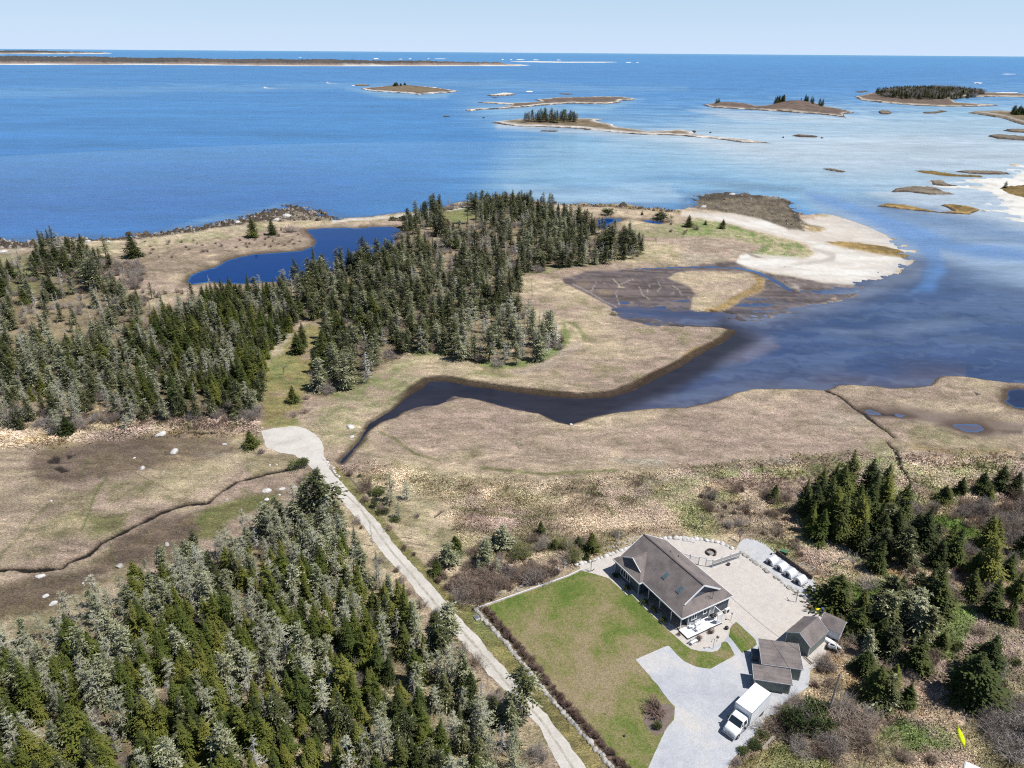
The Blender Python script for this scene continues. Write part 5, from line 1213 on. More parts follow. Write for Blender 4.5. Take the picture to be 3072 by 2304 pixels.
def stone_wall(pts, step, size, label, meshes=ROCKS, jit=.12, name='stone_wall'):
    c = pts[len(pts) // 2]; w = tag(empty(name, (c[0], c[1], GZ)), label, 'stone wall')
    for p in along(pts, step):
        put_stone(w, p.x + rnd.uniform(-jit, jit), p.y + rnd.uniform(-jit, jit), size * rnd.uniform(.75, 1.25), meshes, GZ + .0)
    return w
wl = W(T(1, 3, [(870, 215), (930, 290), (1000, 360), (1080, 450), (1150, 540), (1220, 620), (1290, 710), (1350, 790), (1420, 870), (1490, 940), (1560, 1020), (1640, 1110), (1720, 1200), (1765, 1250), (1830, 1330)]))
stone_wall(wl, .62, .85, 'long low dry stone wall between the lawn bed and the road verge', ROCKSG)
stone_wall(W(CC(1, [(60, 640), (130, 610), (230, 592), (350, 555), (430, 525), (550, 492), (650, 448), (780, 402), (890, 358), (960, 322), (1050, 290), (1130, 262)])), .85, 1.05, 'row of big white boulders left of the house along the gravel', ROCKS, .1)
stone_wall(W(CC(1, [(600, 345), (720, 310), (830, 270), (920, 235), (1020, 205), (1120, 200)])), .6, .6, 'loose small riprap above the white boulder row', ROCKSG, .45)
stone_wall(W(CC(2, [(40, 190), (130, 212), (240, 185), (330, 195), (395, 190), (480, 205), (690, 215), (780, 215), (860, 225), (940, 240), (1020, 252), (1100, 275), (1180, 295), (1250, 322), (1310, 362), (1360, 380)])), .95, 1.1, 'curved row of white boulders behind the fire pit', ROCKS, .1)
stone_wall(W(CC(2, [(1450, 430), (1500, 462), (1560, 502), (1640, 562), (1710, 602), (1760, 650), (1830, 690), (1890, 752), (1945, 785)])), .78, .9, 'boulder row running from the fence to the first gap by the huts', ROCKSG, .1)
stone_wall(W(CC(6, [(925, 955), (980, 1000), (1040, 1050), (1110, 1100), (1180, 1150), (1240, 1190), (1290, 1230), (1350, 1262), (1400, 1300), (1475, 1345)])), .75, .95, 'boulder row below the white huts ending near the post', ROCKSG, .1)
stone_wall(W(T(1, 3, [(905, 165), (960, 130), (1020, 125), (1100, 100), (1180, 70), (1260, 40), (1330, 5), (1400, -40), (1480, -90), (1530, -110)])), 1.3, .75, 'scattered mossy stones in the brown hedge above the lawn', ROCKSG, .5)
for x, y, w_ in ((540, 215, 1.5), (635, 225, 1.5)):
    p = un(*CC(2, [(x, y)])[0]); o = put_stone(None, p[0], p[1], w_, ROCKS, GZ, 'boulder', 1.3)
    tag(o, 'large upright grey-white boulder, %s of the pair by the patio row' % ('left one' if x < 600 else 'right one'), 'boulder')
MARSH = [(0, 2, 1045, 330, 55, 'biggest pale boulder at the top of the west marsh'), (0, 2, 1455, 390, 28, 'white boulder right of the biggest one in the west marsh'), (0, 2, 1130, 440, 48, 'long flat white boulder in the middle of the west marsh'),
         (0, 2, 870, 480, 16, 'small white stone beside crossing tracks in the west marsh'), (0, 2, 925, 545, 30, 'low pale slab just below the crossing tracks'), (0, 2, 1730, 695, 46, 'largest white boulder of the cluster below the west ditch'),
         (0, 2, 1828, 682, 34, 'flat white boulder right in the cluster below the ditch'), (0, 2, 1905, 670, 36, 'grey boulder nearest the road in the ditch cluster'), (0, 2, 1728, 750, 28, 'white boulder lower in the ditch cluster'), (0, 2, 1810, 720, 20, 'small slab between the ditch cluster boulders'),
         (0, 2, 1467, 753, 22, 'lone white stone just below the dark ditch bend'), (0, 2, 1080, 1040, 32, 'white stone on brown peat above the grey trees'), (0, 2, 775, 1185, 44, 'white boulder at the edge of the grey treetops'), (0, 2, 330, 760, 16, 'small white stone far left in the straw marsh'),
         (0, 2, 1750, 527, 16, 'left small stone above the ditch end'), (0, 2, 1795, 523, 12, 'right small stone above the ditch end'), (0, 3, 347, 180, 42, 'bright white boulder low on the left peat patch'), (0, 3, 262, 2, 42, 'white boulder on the ditch at the far left'),
         (0, 3, 295, 130, 32, 'narrow pale stone above the bright white boulder'), (0, 3, 537, 50, 14, 'tiny white stone near the lichen trees on the peat'), (1, 2, 60, 278, 50, 'white boulder in green grass left of the narrow creek'), (1, 2, 70, 345, 32, 'second white stone left of the narrow creek'),
         (1, 2, 680, 36, 24, 'white stone at the head of the dark creek pool'), (1, 2, 732, 42, 18, 'second white stone in the dark creek pool'), (1, 2, 800, 44, 44, 'flat white slab in the dark creek pool'), (1, 2, 935, 50, 16, 'white stone farthest right in the creek pool'), (1, 2, 1490, 255, 30, 'pale driftwood-like stone at the creek bend notch'), (1, 2, 1755, 100, 16, 'white stone on the far creek bank'),
         (2, 1, 320, 14, 34, 'white-topped boulder on top of the rock bar'), (2, 1, 135, 96, 36, 'white boulder left of the rock bar'), (2, 1, 92, 1090, 26, 'pale stone at the foot of the marsh tongue'), (2, 1, 665, 483, 12, 'dark stone on the white sand spit'), (2, 1, 1060, 778, 16, 'lone dark rock standing in the river'), (2, 1, 757, 860, 12, 'left small dark rock in the river'), (2, 1, 683, 970, 14, 'grey rock low in the river by the mud'),
         (0, 1, 1538, 196, 34, 'big pale boulder on the shore by the lone spruce'), (0, 1, 1858, 155, 44, 'pale rock slab at the head of the rocky point'), (0, 1, 1790, 182, 34, 'white flat rock below the rocky point'), (0, 1, 22, 390, 40, 'pale rock heap at the left shore edge'), (0, 1, 335, 345, 34, 'pale rock behind the dark spruce clump'), (0, 1, 570, 326, 36, 'white shore rock between the spruces'), (0, 1, 700, 325, 26, 'white shore rock right of the thin spruce'), (0, 1, 405, 348, 18, 'small pale shore rock in the spruce clump')]
for i, j, x, y, w_, lab in MARSH:
    P_ = T(i, j, [(x, y)])[0]; p = un(*P_); R_ = math.sqrt(p[0] ** 2 + p[1] ** 2 + 82 ** 2); size = w_ * K / F_PX * R_
    o = put_stone(None, p[0], p[1], size * 1.05, ROCKSG if 'dark' in lab or 'grey' in lab else ROCKS, None, 'boulder', 1.25); tag(o, lab, 'boulder')

# ---------- yard things
def at4(c, x, y, z=GZ): return un(*CC(c, [(x, y)])[0], z)
p = at4(1, 290, 740); an = tag(empty('anchor', p, math.radians(20)), 'tall black ship anchor standing on the gravel left of the house', 'anchor')
MB().tube([(0, 0, 0.05), (0, 0, 2.1)], [.06, .045], 8).build('shank', M_DARK, an)
MB().tube([(-.95, 0, 2.0), (.95, 0, 2.15)], .045, 6).build('stock', M_DARK, an)
MB().tube([(0.85 * math.sin(a), 0, .9 - .85 * math.cos(a)) for a in [math.radians(k) for k in range(-62, 63, 12)]], [.02] + [.06] * 9 + [.02], 6).build('arms', M_DARK, an)
fp = at4(2, 958, 442); t = tag(empty('fire_pit', fp), 'round dark stone fire pit open on one side, inside the patio', 'fire pit')
M_PIT = mat_noise("sooty_block", A(70, 58, 56), A(112, 98, 94), 3, .9, .03)
for k in range(15):
    a = math.radians(-60 + k * 20.5); rr = .72; o = MB().hexa([(rr * math.cos(a + s * .17) * q_, rr * math.sin(a + s * .17) * q_, z) for z in (0, .42) for s, q_ in ((-1, 1), (1, 1), (1, 1.3), (-1, 1.3))]).build('block', M_PIT, t)
MB().tube([(0, 0, .01), (0, 0, .05)], .66, 20).build('ash_bed', mat_noise("ash", A(120, 116, 114), A(180, 176, 172), 5, .95), t)
p = at4(2, 1245, 640); t = tag(empty('planter', p), 'small dark tub planter at the foot of the picket fence', 'planter'); MB().tube([(0, 0, 0), (0, 0, .4)], [.22, .32], 12).build('tub', M_WOODD, t); MB().tube([(0, 0, .35), (0, 0, .42)], [.27, .2], 10).build('soil', M_DARK, t)
p = at4(6, 1258, 1366); t = tag(empty('clothes_post', p, .3), 'grey timber clothes post on the gravel below the boulders', 'post')
MB().tube([(0, 0, 0), (.05, .1, 2.5)], .06, 7).build('pole', M_WOOD, t)
for z, a, L_ in ((1.6, 1.6, .7), (2.0, 1.2, .9), (2.35, 1.8, .6)): MB().bar((math.cos(a) * -L_ * .2, math.sin(a) * -L_ * .2, z), (math.cos(a) * L_, math.sin(a) * L_, z + .1), .05).build('arm', M_WOOD, t)
# raised timber edge and pipe frame behind the huts
a = at4(6, 940, 560); b_ = at4(6, 1520, 985)
t = tag(empty('timber_wall', a), 'low dark timber retaining wall behind the white huts', 'retaining wall')
v = Vector(b_) - Vector(a); nrm = Vector((-v.y, v.x, 0)).normalized()
for k in range(3): MB().bar(nrm * .25 * 0 + Vector((0, 0, .15 + k * .24)), v + Vector((0, 0, .15 + k * .24)), .2, .22).build('beam', M_WOODD, t)
for k in range(9): q = v * (k / 8) - nrm * .14; MB().box(q.x - .07, q.x + .07, q.y - .07, q.y + .07, 0, .95).build('stake', M_WOODD, t)
a = at4(6, 880, 500); b_ = at4(6, 1000, 560); stone_wall(W(CC(6, [(400, 312), (520, 318), (640, 350), (740, 400), (830, 450), (920, 520), (985, 560)])), .45, .35, 'thin line of small white stones edging the hut gravel', ROCKS, .08)
c4 = [at4(6, *q) for q in ((1285, 815), (1350, 785), (1560, 868), (1495, 900))]
t = tag(empty('pipe_frame', c4[0]), 'white pipe frame over the garden behind the huts', 'frame'); o0 = Vector(c4[0])
for i in range(4):
    q0 = Vector(c4[i]) - o0; q1 = Vector(c4[(i + 1) % 4]) - o0
    MB().tube([q0 + Vector((0, 0, 1.1)), q1 + Vector((0, 0, 1.1))], .025, 6).build('rail', M_WHITE2, t); MB().tube([q0, q0 + Vector((0, 0, 1.1))], .025, 6).build('leg', M_WHITE2, t)
p = at4(6, 850, 575); t = tag(empty('water_bucket', p), 'small dark bucket beside the farthest white hut', 'bucket'); MB().tube([(0, 0, 0), (0, 0, .3)], [.12, .16], 10).build('pail', M_DARK, t); MB().tube([(.16 * math.cos(a_), 0, .3 + .16 * math.sin(a_)) for a_ in [math.pi * k / 6 for k in range(7)]], .008, 4).build('handle', M_METAL, t)
p = at4(6, 1055, 560); t = tag(empty('garden_cart', p, math.radians(-35)), 'green garden cart on the bank behind the huts', 'cart'); MB().hexa([(-.5, -.3, .3), (.5, -.3, .3), (.5, .3, .3), (-.5, .3, .3), (-.65, -.42, .65), (.65, -.42, .65), (.65, .42, .65), (-.65, .42, .65)]).build('tray', mat_noise("green_plastic", (.05, .13, .07), (.07, .17, .09), 2, .5), t)
for sx in (-.45, .45):
    for sy in (-.38, .38): MB().tube([(sx, sy - .05, .18), (sx, sy + .05, .18)], .18, 10).build('wheel', M_BLACK, t)
# clutter by the back shed
M_YEL = mat_noise("yellow_plastic", (.75, .62, .02), (.82, .7, .04), 2, .4); M_BLUE = mat_noise("blue_plastic", (.03, .09, .28), (.05, .13, .35), 2, .4)
p = at4(4, 1505, 395); t = tag(empty('yellow_tub', p, .4), 'bright yellow tub in the clutter beside the back shed', 'tub'); MB().tube([(0, 0, 0), (0, 0, .4)], [.3, .38], 12).build('tub', M_YEL, t); MB().tube([(0, 0, .38), (0, 0, .42)], [.40, .40], 12).build('rim', M_YEL, t)
p = at4(4, 1580, 430); t = tag(empty('blue_drum', p), 'blue plastic drum against the corner of the back shed', 'drum'); MB().tube([(0, 0, 0), (0, 0, .45), (0, 0, .9)], [.27, .3, .27], 14).build('barrel', M_BLUE, t); MB().tube([(0, 0, .88), (0, 0, .93)], .24, 12).build('lid', M_BLUE, t)
p = at4(4, 1400, 345); t = tag(empty('firewood_pile', p, math.radians(15)), 'small heap of brown firewood below the boulders', 'firewood')
for k in range(11): r_ = rnd.uniform(-.5, .5); MB().tube([(r_ - .4, (k % 4) * .2 - .3, .1 + .14 * (k // 4)), (r_ + .4, (k % 4) * .2 - .25, .12 + .14 * (k // 4))], .08, 7).build('log', M_WOODB if k % 2 else M_WOODD, t)
p = at4(4, 1460, 400); t = tag(empty('stone_heap', p), 'heap of pale stones next to the yellow tub', 'stone heap')
for k in range(9): put_stone(t, p[0] + rnd.uniform(-.5, .5), p[1] + rnd.uniform(-.4, .4), rnd.uniform(.3, .5), ROCKS, GZ + rnd.uniform(0, .2))
for k, (x0, y0, x1, y1) in enumerate(((1270, 1165, 1400, 1290), (1290, 1150, 1425, 1275))):
    a = at4(4, x0, y0, GZ + .1); b_ = at4(4, x1, y1, GZ + .1); o = MB().bar((0, 0, 0), Vector(b_) - Vector(a), .14, .05).build('board', M_WOOD); o.location = (a[0], a[1], GZ + .08 + .06 * k)
    tag(o, 'pale board lying behind the lean-to shed, %s of the two' % ('left' if k == 0 else 'right'), 'board')
a = at4(5, 1130, 1490, GZ + .1); b_ = at4(5, 1335, 1275, GZ + .4); o = MB().bar((0, 0, 0), Vector(b_) - Vector(a), .28, .07).build('plank_walk', M_WOOD); o.location = a; o.location.z = gh(a[0], a[1]) + .25; tag(o, 'weathered grey plank leaning in the bushes right of the truck', 'plank')
# lawn edging board, utility box, culvert stones
e = W(T(1, 3, [(890, 207), (1200, 98), (1465, 4)]) + [(1745, 1709)], GZ); o0 = Vector(e[0]); t = tag(empty('lawn_edging', e[0]), 'thin white edging boards along the top of the lawn', 'edging')
for q0, q1 in zip(e, e[1:]): MB().bar(Vector(q0) - o0 + Vector((0, 0, .12)), Vector(q1) - o0 + Vector((0, 0, .12)), .14, .2).build('board', M_WHITE2, t)
p = un(*T(1, 3, [(877, 275)])[0]); t = tag(empty('utility_box', p, math.radians(-60)), 'low grey utility box on the verge outside the stone wall corner', 'utility box'); MB().box(-.55, .55, -.35, .35, 0, .3).build('case', M_TRIM, t, bevel=.04); MB().box(-.45, .45, -.28, .28, .3, .36).build('lid', M_METAL, t, bevel=.02)
p = un(*T(1, 2, [(1090, 1190)])[0]); t = tag(empty('old_stump', p), 'pale cut stump among the bushes left of the lawn corner', 'stump'); MB().tube([(0, 0, 0), (.05, 0, .6)], [.35, .28], 9).build('bole', M_WOOD, t); MB().tube([(0, 0, .1), (.6, .3, .02)], [.12, .04], 6).build('root', M_WOOD, t)
stone_wall(W(T(0, 2, [(2100, 480), (2115, 500), (2130, 520)]) + T(1, 2, [(-60, -60 + 590), (-20, 600)])), .8, .7, 'few pale culvert stones where the creek passes the road', ROCKS, .3, 'culvert_stones')
# garden island by the deck
p = at4(3, 1000, 945); t = bench('garden_bench', 0, 0, 0, 1.3, 'white bench with blue-grey seat on the gravel below the deck', M_WHITE2, True, 0); t.location = (p[0], p[1], GZ + .05); t.rotation_euler.z = HZ + math.radians(95)
p = at4(3, 1320, 1035); t = tag(empty('bird_feeder_post', p, .2), 'thin black garden post with hanging hooks below the deck', 'feeder post'); MB().tube([(0, 0, 0), (0, 0, 2.0)], .025, 6).build('pole', M_DARK, t)
for s in (-1, 1): MB().tube([(0, 0, 1.9), (s * .2, 0, 2.1), (s * .4, 0, 2.0), (s * .42, 0, 1.8)], .018, 5).build('hook', M_DARK, t); MB().tube([(s * .42, 0, 1.5), (s * .42, 0, 1.75)], .08, 8).build('feeder', M_TRIM, t)
p = at4(3, 1650, 480); t = tag(empty('yard_lamp', at4(3, 1620, 560)), 'short pale yard lamp post at the corner of the house path', 'lamp post'); MB().tube([(0, 0, 0), (0, 0, 1.3)], .04, 7).build('pole', M_WHITE2, t); MB().tube([(0, 0, 1.3), (0, 0, 1.45), (0, 0, 1.6)], [.12, .17, .05], 8).build('lantern', M_METAL, t)
p = at4(3, 1545, 705); t = tag(empty('iron_kettle', p), 'small black iron kettle on the gravel near the lawn tip', 'kettle'); MB().tube([(0, 0, .05), (0, 0, .2), (0, 0, .4), (0, 0, .5)], [.15, .3, .3, .24], 12).build('bowl', M_DARK, t, True); MB().tube([(.24 * math.cos(a_), 0, .5 + .2 * math.sin(a_)) for a_ in [math.pi * k / 6 for k in range(7)]], .015, 5).build('handle', M_DARK, t)
p = un(*T(1, 3, [(1832, 1040)])[0]); t = tag(empty('lawn_ball', (p[0], p[1], GZ + .06)), 'small dark disc lying on the lower lawn', 'disc'); MB().tube([(0, 0, 0), (0, 0, .12)], [.2, .16], 12).build('disc', M_DARK, t)
# fallen white limb at creek side + silver log in marsh
def log(name, a, b_, r_, label, mat, z=None, branches=4):
    a = Vector(a); b_ = Vector(b_); a.z = gh(a.x, a.y) + .1; b_.z = gh(b_.x, b_.y) + .15
    t = tag(empty(name, a), label, 'log'); d_ = b_ - a
    MB().tube([(0, 0, 0), d_ * .5 + Vector((0, 0, .06)), d_], [r_, r_ * .75, r_ * .35], 7).build('trunk', mat, t)
    for k in range(branches):
        s = d_ * rnd.uniform(.3, .9); MB().tube([s, s + Vector((rnd.uniform(-.8, .8), rnd.uniform(-.8, .8), rnd.uniform(.2, .9)))], [r_ * .35, .01], 5).build('limb', mat, t)
M_SILVER = mat_noise("silver_deadwood", A(150, 146, 144), A(205, 202, 198), 2.5, .8, .02, obj=False)
log('fallen_log', un(*T(1, 2, [(605, 866)])[0]), un(*T(1, 2, [(665, 825)])[0]), .16, 'dark fallen log lying in the straw grass of the middle marsh', M_WOODD)
log('fallen_tree', un(*T(1, 1, [(660, 362)])[0]), un(*T(1, 1, [(705, 270)])[0]), .25, 'pale leaning dead trunk in the gap of the peninsula wood', M_SILVER)

# ---------- utility pole and overhead cables
pb = (52.94, 84.16)
pb = un(2481, 2149)
up = tag(empty('utility_pole', pb), 'grey leaning utility pole in the bushes right of the truck', 'utility pole')
top = Vector((.35, .25, 7.6))
MB().tube([(0, 0, -.3), top], [.15, .10], 8).build('pole', M_WOOD, up)
MB().bar(top + Vector((-.35, .1, -.35)), top + Vector((.35, -.1, -.35)), .09).build('crossarm', M_WOOD, up)
for s in (-.3, .3): MB().tube([top + Vector((s, 0, -.3)), top + Vector((s, 0, -.12))], [.05, .03], 7).build('insulator', M_WHITE2, up)
tp = Vector(pb) + top
def cable(a, b_, sag, label):
    a = Vector(a); b_ = Vector(b_)
    pts = [a.lerp(b_, k / 16) + Vector((0, 0, -sag * math.sin(math.pi * k / 16))) for k in range(17)]
    o = MB().tube(pts, .022, 5).build('overhead_cable', M_BLACK); tag(o, label, 'cable')
cable(tp + Vector((0, 0, -.3)), hpt(.05, 10.2, 2.75), .9, 'black overhead cable from the utility pole to the house corner')
# ================================================================== ISLANDS
def island_mat():
    m, nt, p = new_mat("island_ground")
    at = N(nt, "ShaderNodeAttribute", attribute_name="Col"); pos = N(nt, "ShaderNodeNewGeometry").outputs['Position']
    n1 = noise(nt, .06, 6, .75, .8, pos)
    r1 = ramp(nt, n1.outputs[0], [(.34, (.55,) * 3), (.5, (.95,) * 3), (.66, (1.4,) * 3)])
    nt.links.new(mixc(nt, 1, at.outputs['Color'], r1.outputs[0], 'MULTIPLY'), p.inputs['Base Color'])
    p.inputs['Roughness'].default_value = .95; p.inputs['Specular IOR Level'].default_value = .1
    b = N(nt, "ShaderNodeBump"); b.inputs['Distance'].default_value = 1.5; nt.links.new(n1.outputs[0], b.inputs['Height']); nt.links.new(b.outputs[0], p.inputs['Normal'])
    return m
M_ISL = island_mat()
ISL = []
def island(poly_px, top, shore_px, cols, hills=(), n=(150, 40), beachh=1.2, name='island', rough=.6, canopy=None):
    """poly at the water line; bands of colour inwards from the shore; hills raise the middle"""
    P = np.array(W(poly_px, 0.0)); r = np.hypot(P[:, 0], P[:, 1]); a = np.arctan2(P[:, 0], P[:, 1])
    r0_, r1_, a0, a1 = r.min(), r.max(), a.min(), a.max(); dr = (r1_ - r0_) * .06; da = (a1 - a0) * .03
    Rr, Aa = np.meshgrid(np.exp(np.linspace(np.log(r0_ - dr), np.log(r1_ + dr), n[1])), np.linspace(a0 - da, a1 + da, n[0]), indexing='ij')
    x = Rr * np.sin(Aa); y = Rr * np.cos(Aa)
    # distances measured in a frame scaled to the island so that a narrow spit keeps a crest
    Wd = (a1 - a0) * r.mean(); sc = max(Wd / 60, 1.0)
    px, py = px_of(x, y, 0.0); st = 3.0
    q = [(u, v * st) for u, v in poly_px]
    wbl = fbm(x / sc / 2, y / sc / 2, 11, 3) - .5
    s = sdf(px, py * st, q) + wbl * shore_px * 2.2
    hh = beachh * ss(0, shore_px * 3.2, s) - 1.5 * ss(0, -shore_px * 1.5, s)
    for cx, cy, wx_, wy_, hgt in hills:
        hh = hh + hgt * np.exp(-((px - cx) / wx_) ** 2 - ((py - cy) / wy_) ** 2) * ss(shore_px, shore_px * 4, s)
    hh = hh + (fbm(x / sc, y / sc, 5, 4) - .5) * rough * ss(0, shore_px * 2, s)
    n_ = fbm(x / sc / 3, y / sc / 3, 23, 4)
    c = np.zeros(x.shape + (3,)); c[:] = Cc[cols[0]]
    for (lim, cn) in cols[1]:
        w = ss(lim * .7, lim * 1.3, s + (n_ - .5) * shore_px * 4)[..., None]; c = c * (1 - w) + Cc[cn] * w
    if canopy:
        zc, hc = canopy
        wv = ss(zc * .8, zc * 1.25, s + (n_ - .5) * zc); hh = hh + wv * hc * (.55 + .75 * fbm(px / 7, py * 3 / 7, 33, 3)) * (.6 + .6 * fbm(px / 90, py / 30, 34, 2))
        cc_ = np.array(A(88, 84, 80)) * (.7 + .7 * fbm(px / 5, py, 35, 3))[..., None]; cc_ = cc_ * (1 - .35 * ss(.55, .7, fbm(px / 80, py / 9, 36, 3)))[..., None] + np.array(A(120, 104, 96)) * .35 * ss(.55, .7, fbm(px / 80, py / 9, 36, 3))[..., None]
        c = c * (1 - wv[..., None]) + cc_ * wv[..., None]
    ii = np.arange(x.size).reshape(x.shape)
    qd = np.stack([ii[:-1, :-1], ii[:-1, 1:], ii[1:, 1:], ii[1:, :-1]], -1).reshape(-1, 4)[:, ::-1]
    k = hh.ravel()[qd].max(1) > -.4; qd = qd[k]
    u, inv = np.unique(qd.ravel(), return_inverse=True)
    V = np.stack([x.ravel(), y.ravel(), hh.ravel()], -1)[u]
    o = mesh_np(name, V, inv.reshape(-1, 4), [M_ISL], True, c.reshape(-1, 3)[u]); tag(o, kind='structure')
    rec = (Rr[:, 0], Aa[0], hh); ISL.append(rec); return rec
def igh(rec, x, y):
    r = math.hypot(x, y); a = math.atan2(x, y)
    i = int(np.clip(np.searchsorted(rec[0], r), 0, len(rec[0]) - 1)); j = int(np.clip(np.searchsorted(rec[1], a), 0, len(rec[1]) - 1)); return float(rec[2][i, j])
T0 = lambda pts: T(1, 0, pts)
T2_ = lambda pts: T(2, 0, pts)
i1 = island(T0([(120, 576), (160, 568), (330, 556), (420, 556), (560, 562), (640, 570), (700, 580), (765, 590), (740, 598), (660, 604), (570, 608), (500, 614), (430, 606), (200, 592)]), 5, 2.2, ('rock', [(3, 'sandp'), (8, 'peat'), (16, 'floor')]), [(1024 + 400 * K, 566 * K, 60, 5, 3.5)], (150, 36))
island(T0([(80, 550), (120, 546), (190, 550), (170, 558), (100, 558)]), 2, 1.5, ('rock', [(4, 'gold')]), (), (40, 12))
island(T0([(935, 618), (1000, 612), (1050, 602), (1100, 605), (1135, 614), (1060, 624), (970, 624)]), 2, 1.6, ('rock', [(3, 'wrack'), (6, 'sand')]), (), (50, 14), 2.2)
i3 = island(T0([(862, 664), (950, 661), (1100, 668), (1200, 666), (1290, 660), (1250, 645), (1330, 640), (1400, 632), (1520, 630), (1700, 626), (1820, 628), (1920, 642), (1880, 650), (1800, 655), (1815, 664), (1720, 676), (1600, 676), (1480, 672), (1300, 684), (1200, 694), (1080, 704), (900, 713), (820, 723), (800, 714), (870, 705), (1000, 702), (1080, 690), (1100, 680), (940, 671)]), 3, 1.8, ('rock', [(4, 'sandp'), (8, 'rock2'), (14, 'peat')]), (), (200, 60), 1.6)
i2 = island(T0([(968, 794), (1100, 778), (1200, 776), (1450, 770), (1560, 770), (1640, 770), (1700, 776), (1650, 786), (1760, 806), (1780, 824), (1880, 834), (1980, 850), (2100, 846), (2190, 842), (2212, 842)]) + T2_([(80, 858), (60, 868), (250, 890), (420, 905), (600, 930), (400, 925), (200, 900), (0, 882)]) + T0([(2100, 876), (1900, 872), (1700, 850), (1550, 836), (1350, 826), (1150, 820), (1050, 808)]), 4, 2.6, ('rock', [(3.5, 'sandp'), (10, 'wrack'), (18, 'floor')]), [(1024 + 1350 * K, 782 * K, 95, 10, 2.5)], (260, 60))
i4 = island(T2_([(120, 680), (200, 668), (260, 664), (400, 668), (480, 686), (560, 684), (600, 668), (700, 660), (850, 672), (920, 690), (1000, 700), (1060, 714), (1120, 732), (1040, 740), (1060, 762), (940, 748), (800, 736), (560, 720), (400, 710), (200, 700)]), 6, 2.4, ('rock', [(4.5, 'sandw'), (8, 'rock2'), (13, 'peat')]), [(2048 + 730 * K, 690 * K, 60, 11, 8), (2048 + 280 * K, 680 * K, 35, 6, 3)], (200, 50))
i5 = island(T2_([(1110, 625), (1180, 612), (1260, 594), (1400, 588), (1600, 580), (1800, 582), (1950, 596), (2212, 606), (2600, 612), (2600, 634), (2212, 632), (2000, 628), (1850, 632), (1740, 644), (1780, 664), (2000, 676), (2060, 684), (1900, 692), (1700, 692), (1500, 684), (1300, 668), (1150, 650)]), 8, 2.6, ('rock', [(4.5, 'sandw'), (10, 'floor'), (16, 'peat')]), [(2048 + 1560 * K, 625 * K, 110, 11, 9)], (240, 60))
i6 = island(T2_([(1840, 732), (1900, 722), (2050, 718), (2120, 722), (2212, 716), (2700, 700), (2900, 850), (2212, 812), (2150, 795), (2080, 770), (1950, 748)]), 4, 2.4, ('rock', [(3, 'rock2'), (10, 'wrack'), (20, 'floor')]), (), (150, 40), 2)
for pl in ([(1262, 724), (1290, 716), (1330, 718), (1362, 732), (1330, 742), (1280, 738)], [(1545, 730), (1640, 724), (1660, 716), (1720, 722), (1640, 736), (1570, 736)], [(2070, 846), (2140, 838), (2400, 850), (2300, 866), (2140, 858)],
           [(1970, 882), (2040, 874), (2212, 888), (2600, 900), (2500, 925), (2150, 908), (2040, 900)], [(700, 880), (760, 876), (880, 886), (860, 892), (760, 889)]):
    island(T2_(pl), 1, 1.6, ('rock', [(4, 'rock2')]), (), (50, 14), 1.6, 'reef', 1.2)
for pl in ([(655, 753), (690, 750), (710, 756), (670, 759)], [(905, 762), (930, 760), (930, 766)], [(1400, 608), (1450, 604), (1520, 612), (1450, 614)], [(960, 632), (1020, 632), (1000, 637)], [(1280, 851), (1300, 847), (1420, 849), (1380, 855)], [(1560, 841), (1600, 838), (1610, 844)]):
    island(T0(pl), 1, .9, ('rock', [(4, 'rock2')]), (), (24, 10), .9, 'reef', .6)
for pl in ([(1110, 597), (1170, 588), (1210, 592), (1160, 601)], [(640, 890), (660, 888), (655, 896)], [(60, 848), (90, 850), (80, 862), (60, 856)], [(170, 858), (190, 858), (180, 864)], [(890, 892), (915, 894), (900, 898)]):
    island(T2_(pl), 1, .9, ('rock', [(4, 'rock2')]), (), (24, 10), 1.2, 'reef', .6)
# weed and rock strips on the right-hand sands
for pl, cs in (([(1500, 1106), (1620, 1108), (1760, 1130), (1950, 1140), (1940, 1150), (1700, 1142), (1560, 1122)], 'weed'), ([(1760, 1112), (1840, 1104), (1880, 1104), (2060, 1110), (2140, 1130), (2000, 1132), (1860, 1126)], 'rock'), ([(1380, 1222), (1500, 1206), (1640, 1216), (1700, 1245), (1780, 1260), (1600, 1262), (1450, 1244), (1340, 1248)], 'rock'),
               ([(1600, 1170), (1680, 1166), (1720, 1196), (1800, 1204), (1700, 1210), (1620, 1196)], 'rock'), ([(2040, 1220), (2120, 1206), (2212, 1200), (2600, 1190), (2600, 1290), (2212, 1290), (2120, 1262)], 'gold'), ([(900, 1094), (960, 1092), (1060, 1110), (1040, 1118), (960, 1108)], 'rock')):
    island(T2_(pl), 1, 2.4, (cs, [(5, 'rock2' if cs == 'rock' else 'weed')]), (), (70, 24), .75, 'reef', .9)
island(T(2, 1, [(1250, 92), (1330, 74), (1440, 84), (1520, 100), (1650, 128), (1760, 128), (1700, 96), (1660, 86), (1740, 78), (1850, 92), (1935, 116), (1860, 146), (1740, 142), (1600, 130), (1400, 110)]), 1, 3, ('rock', [(6, 'gold'), (12, 'weed')]), (), (90, 40), .7, 'reef', .8)
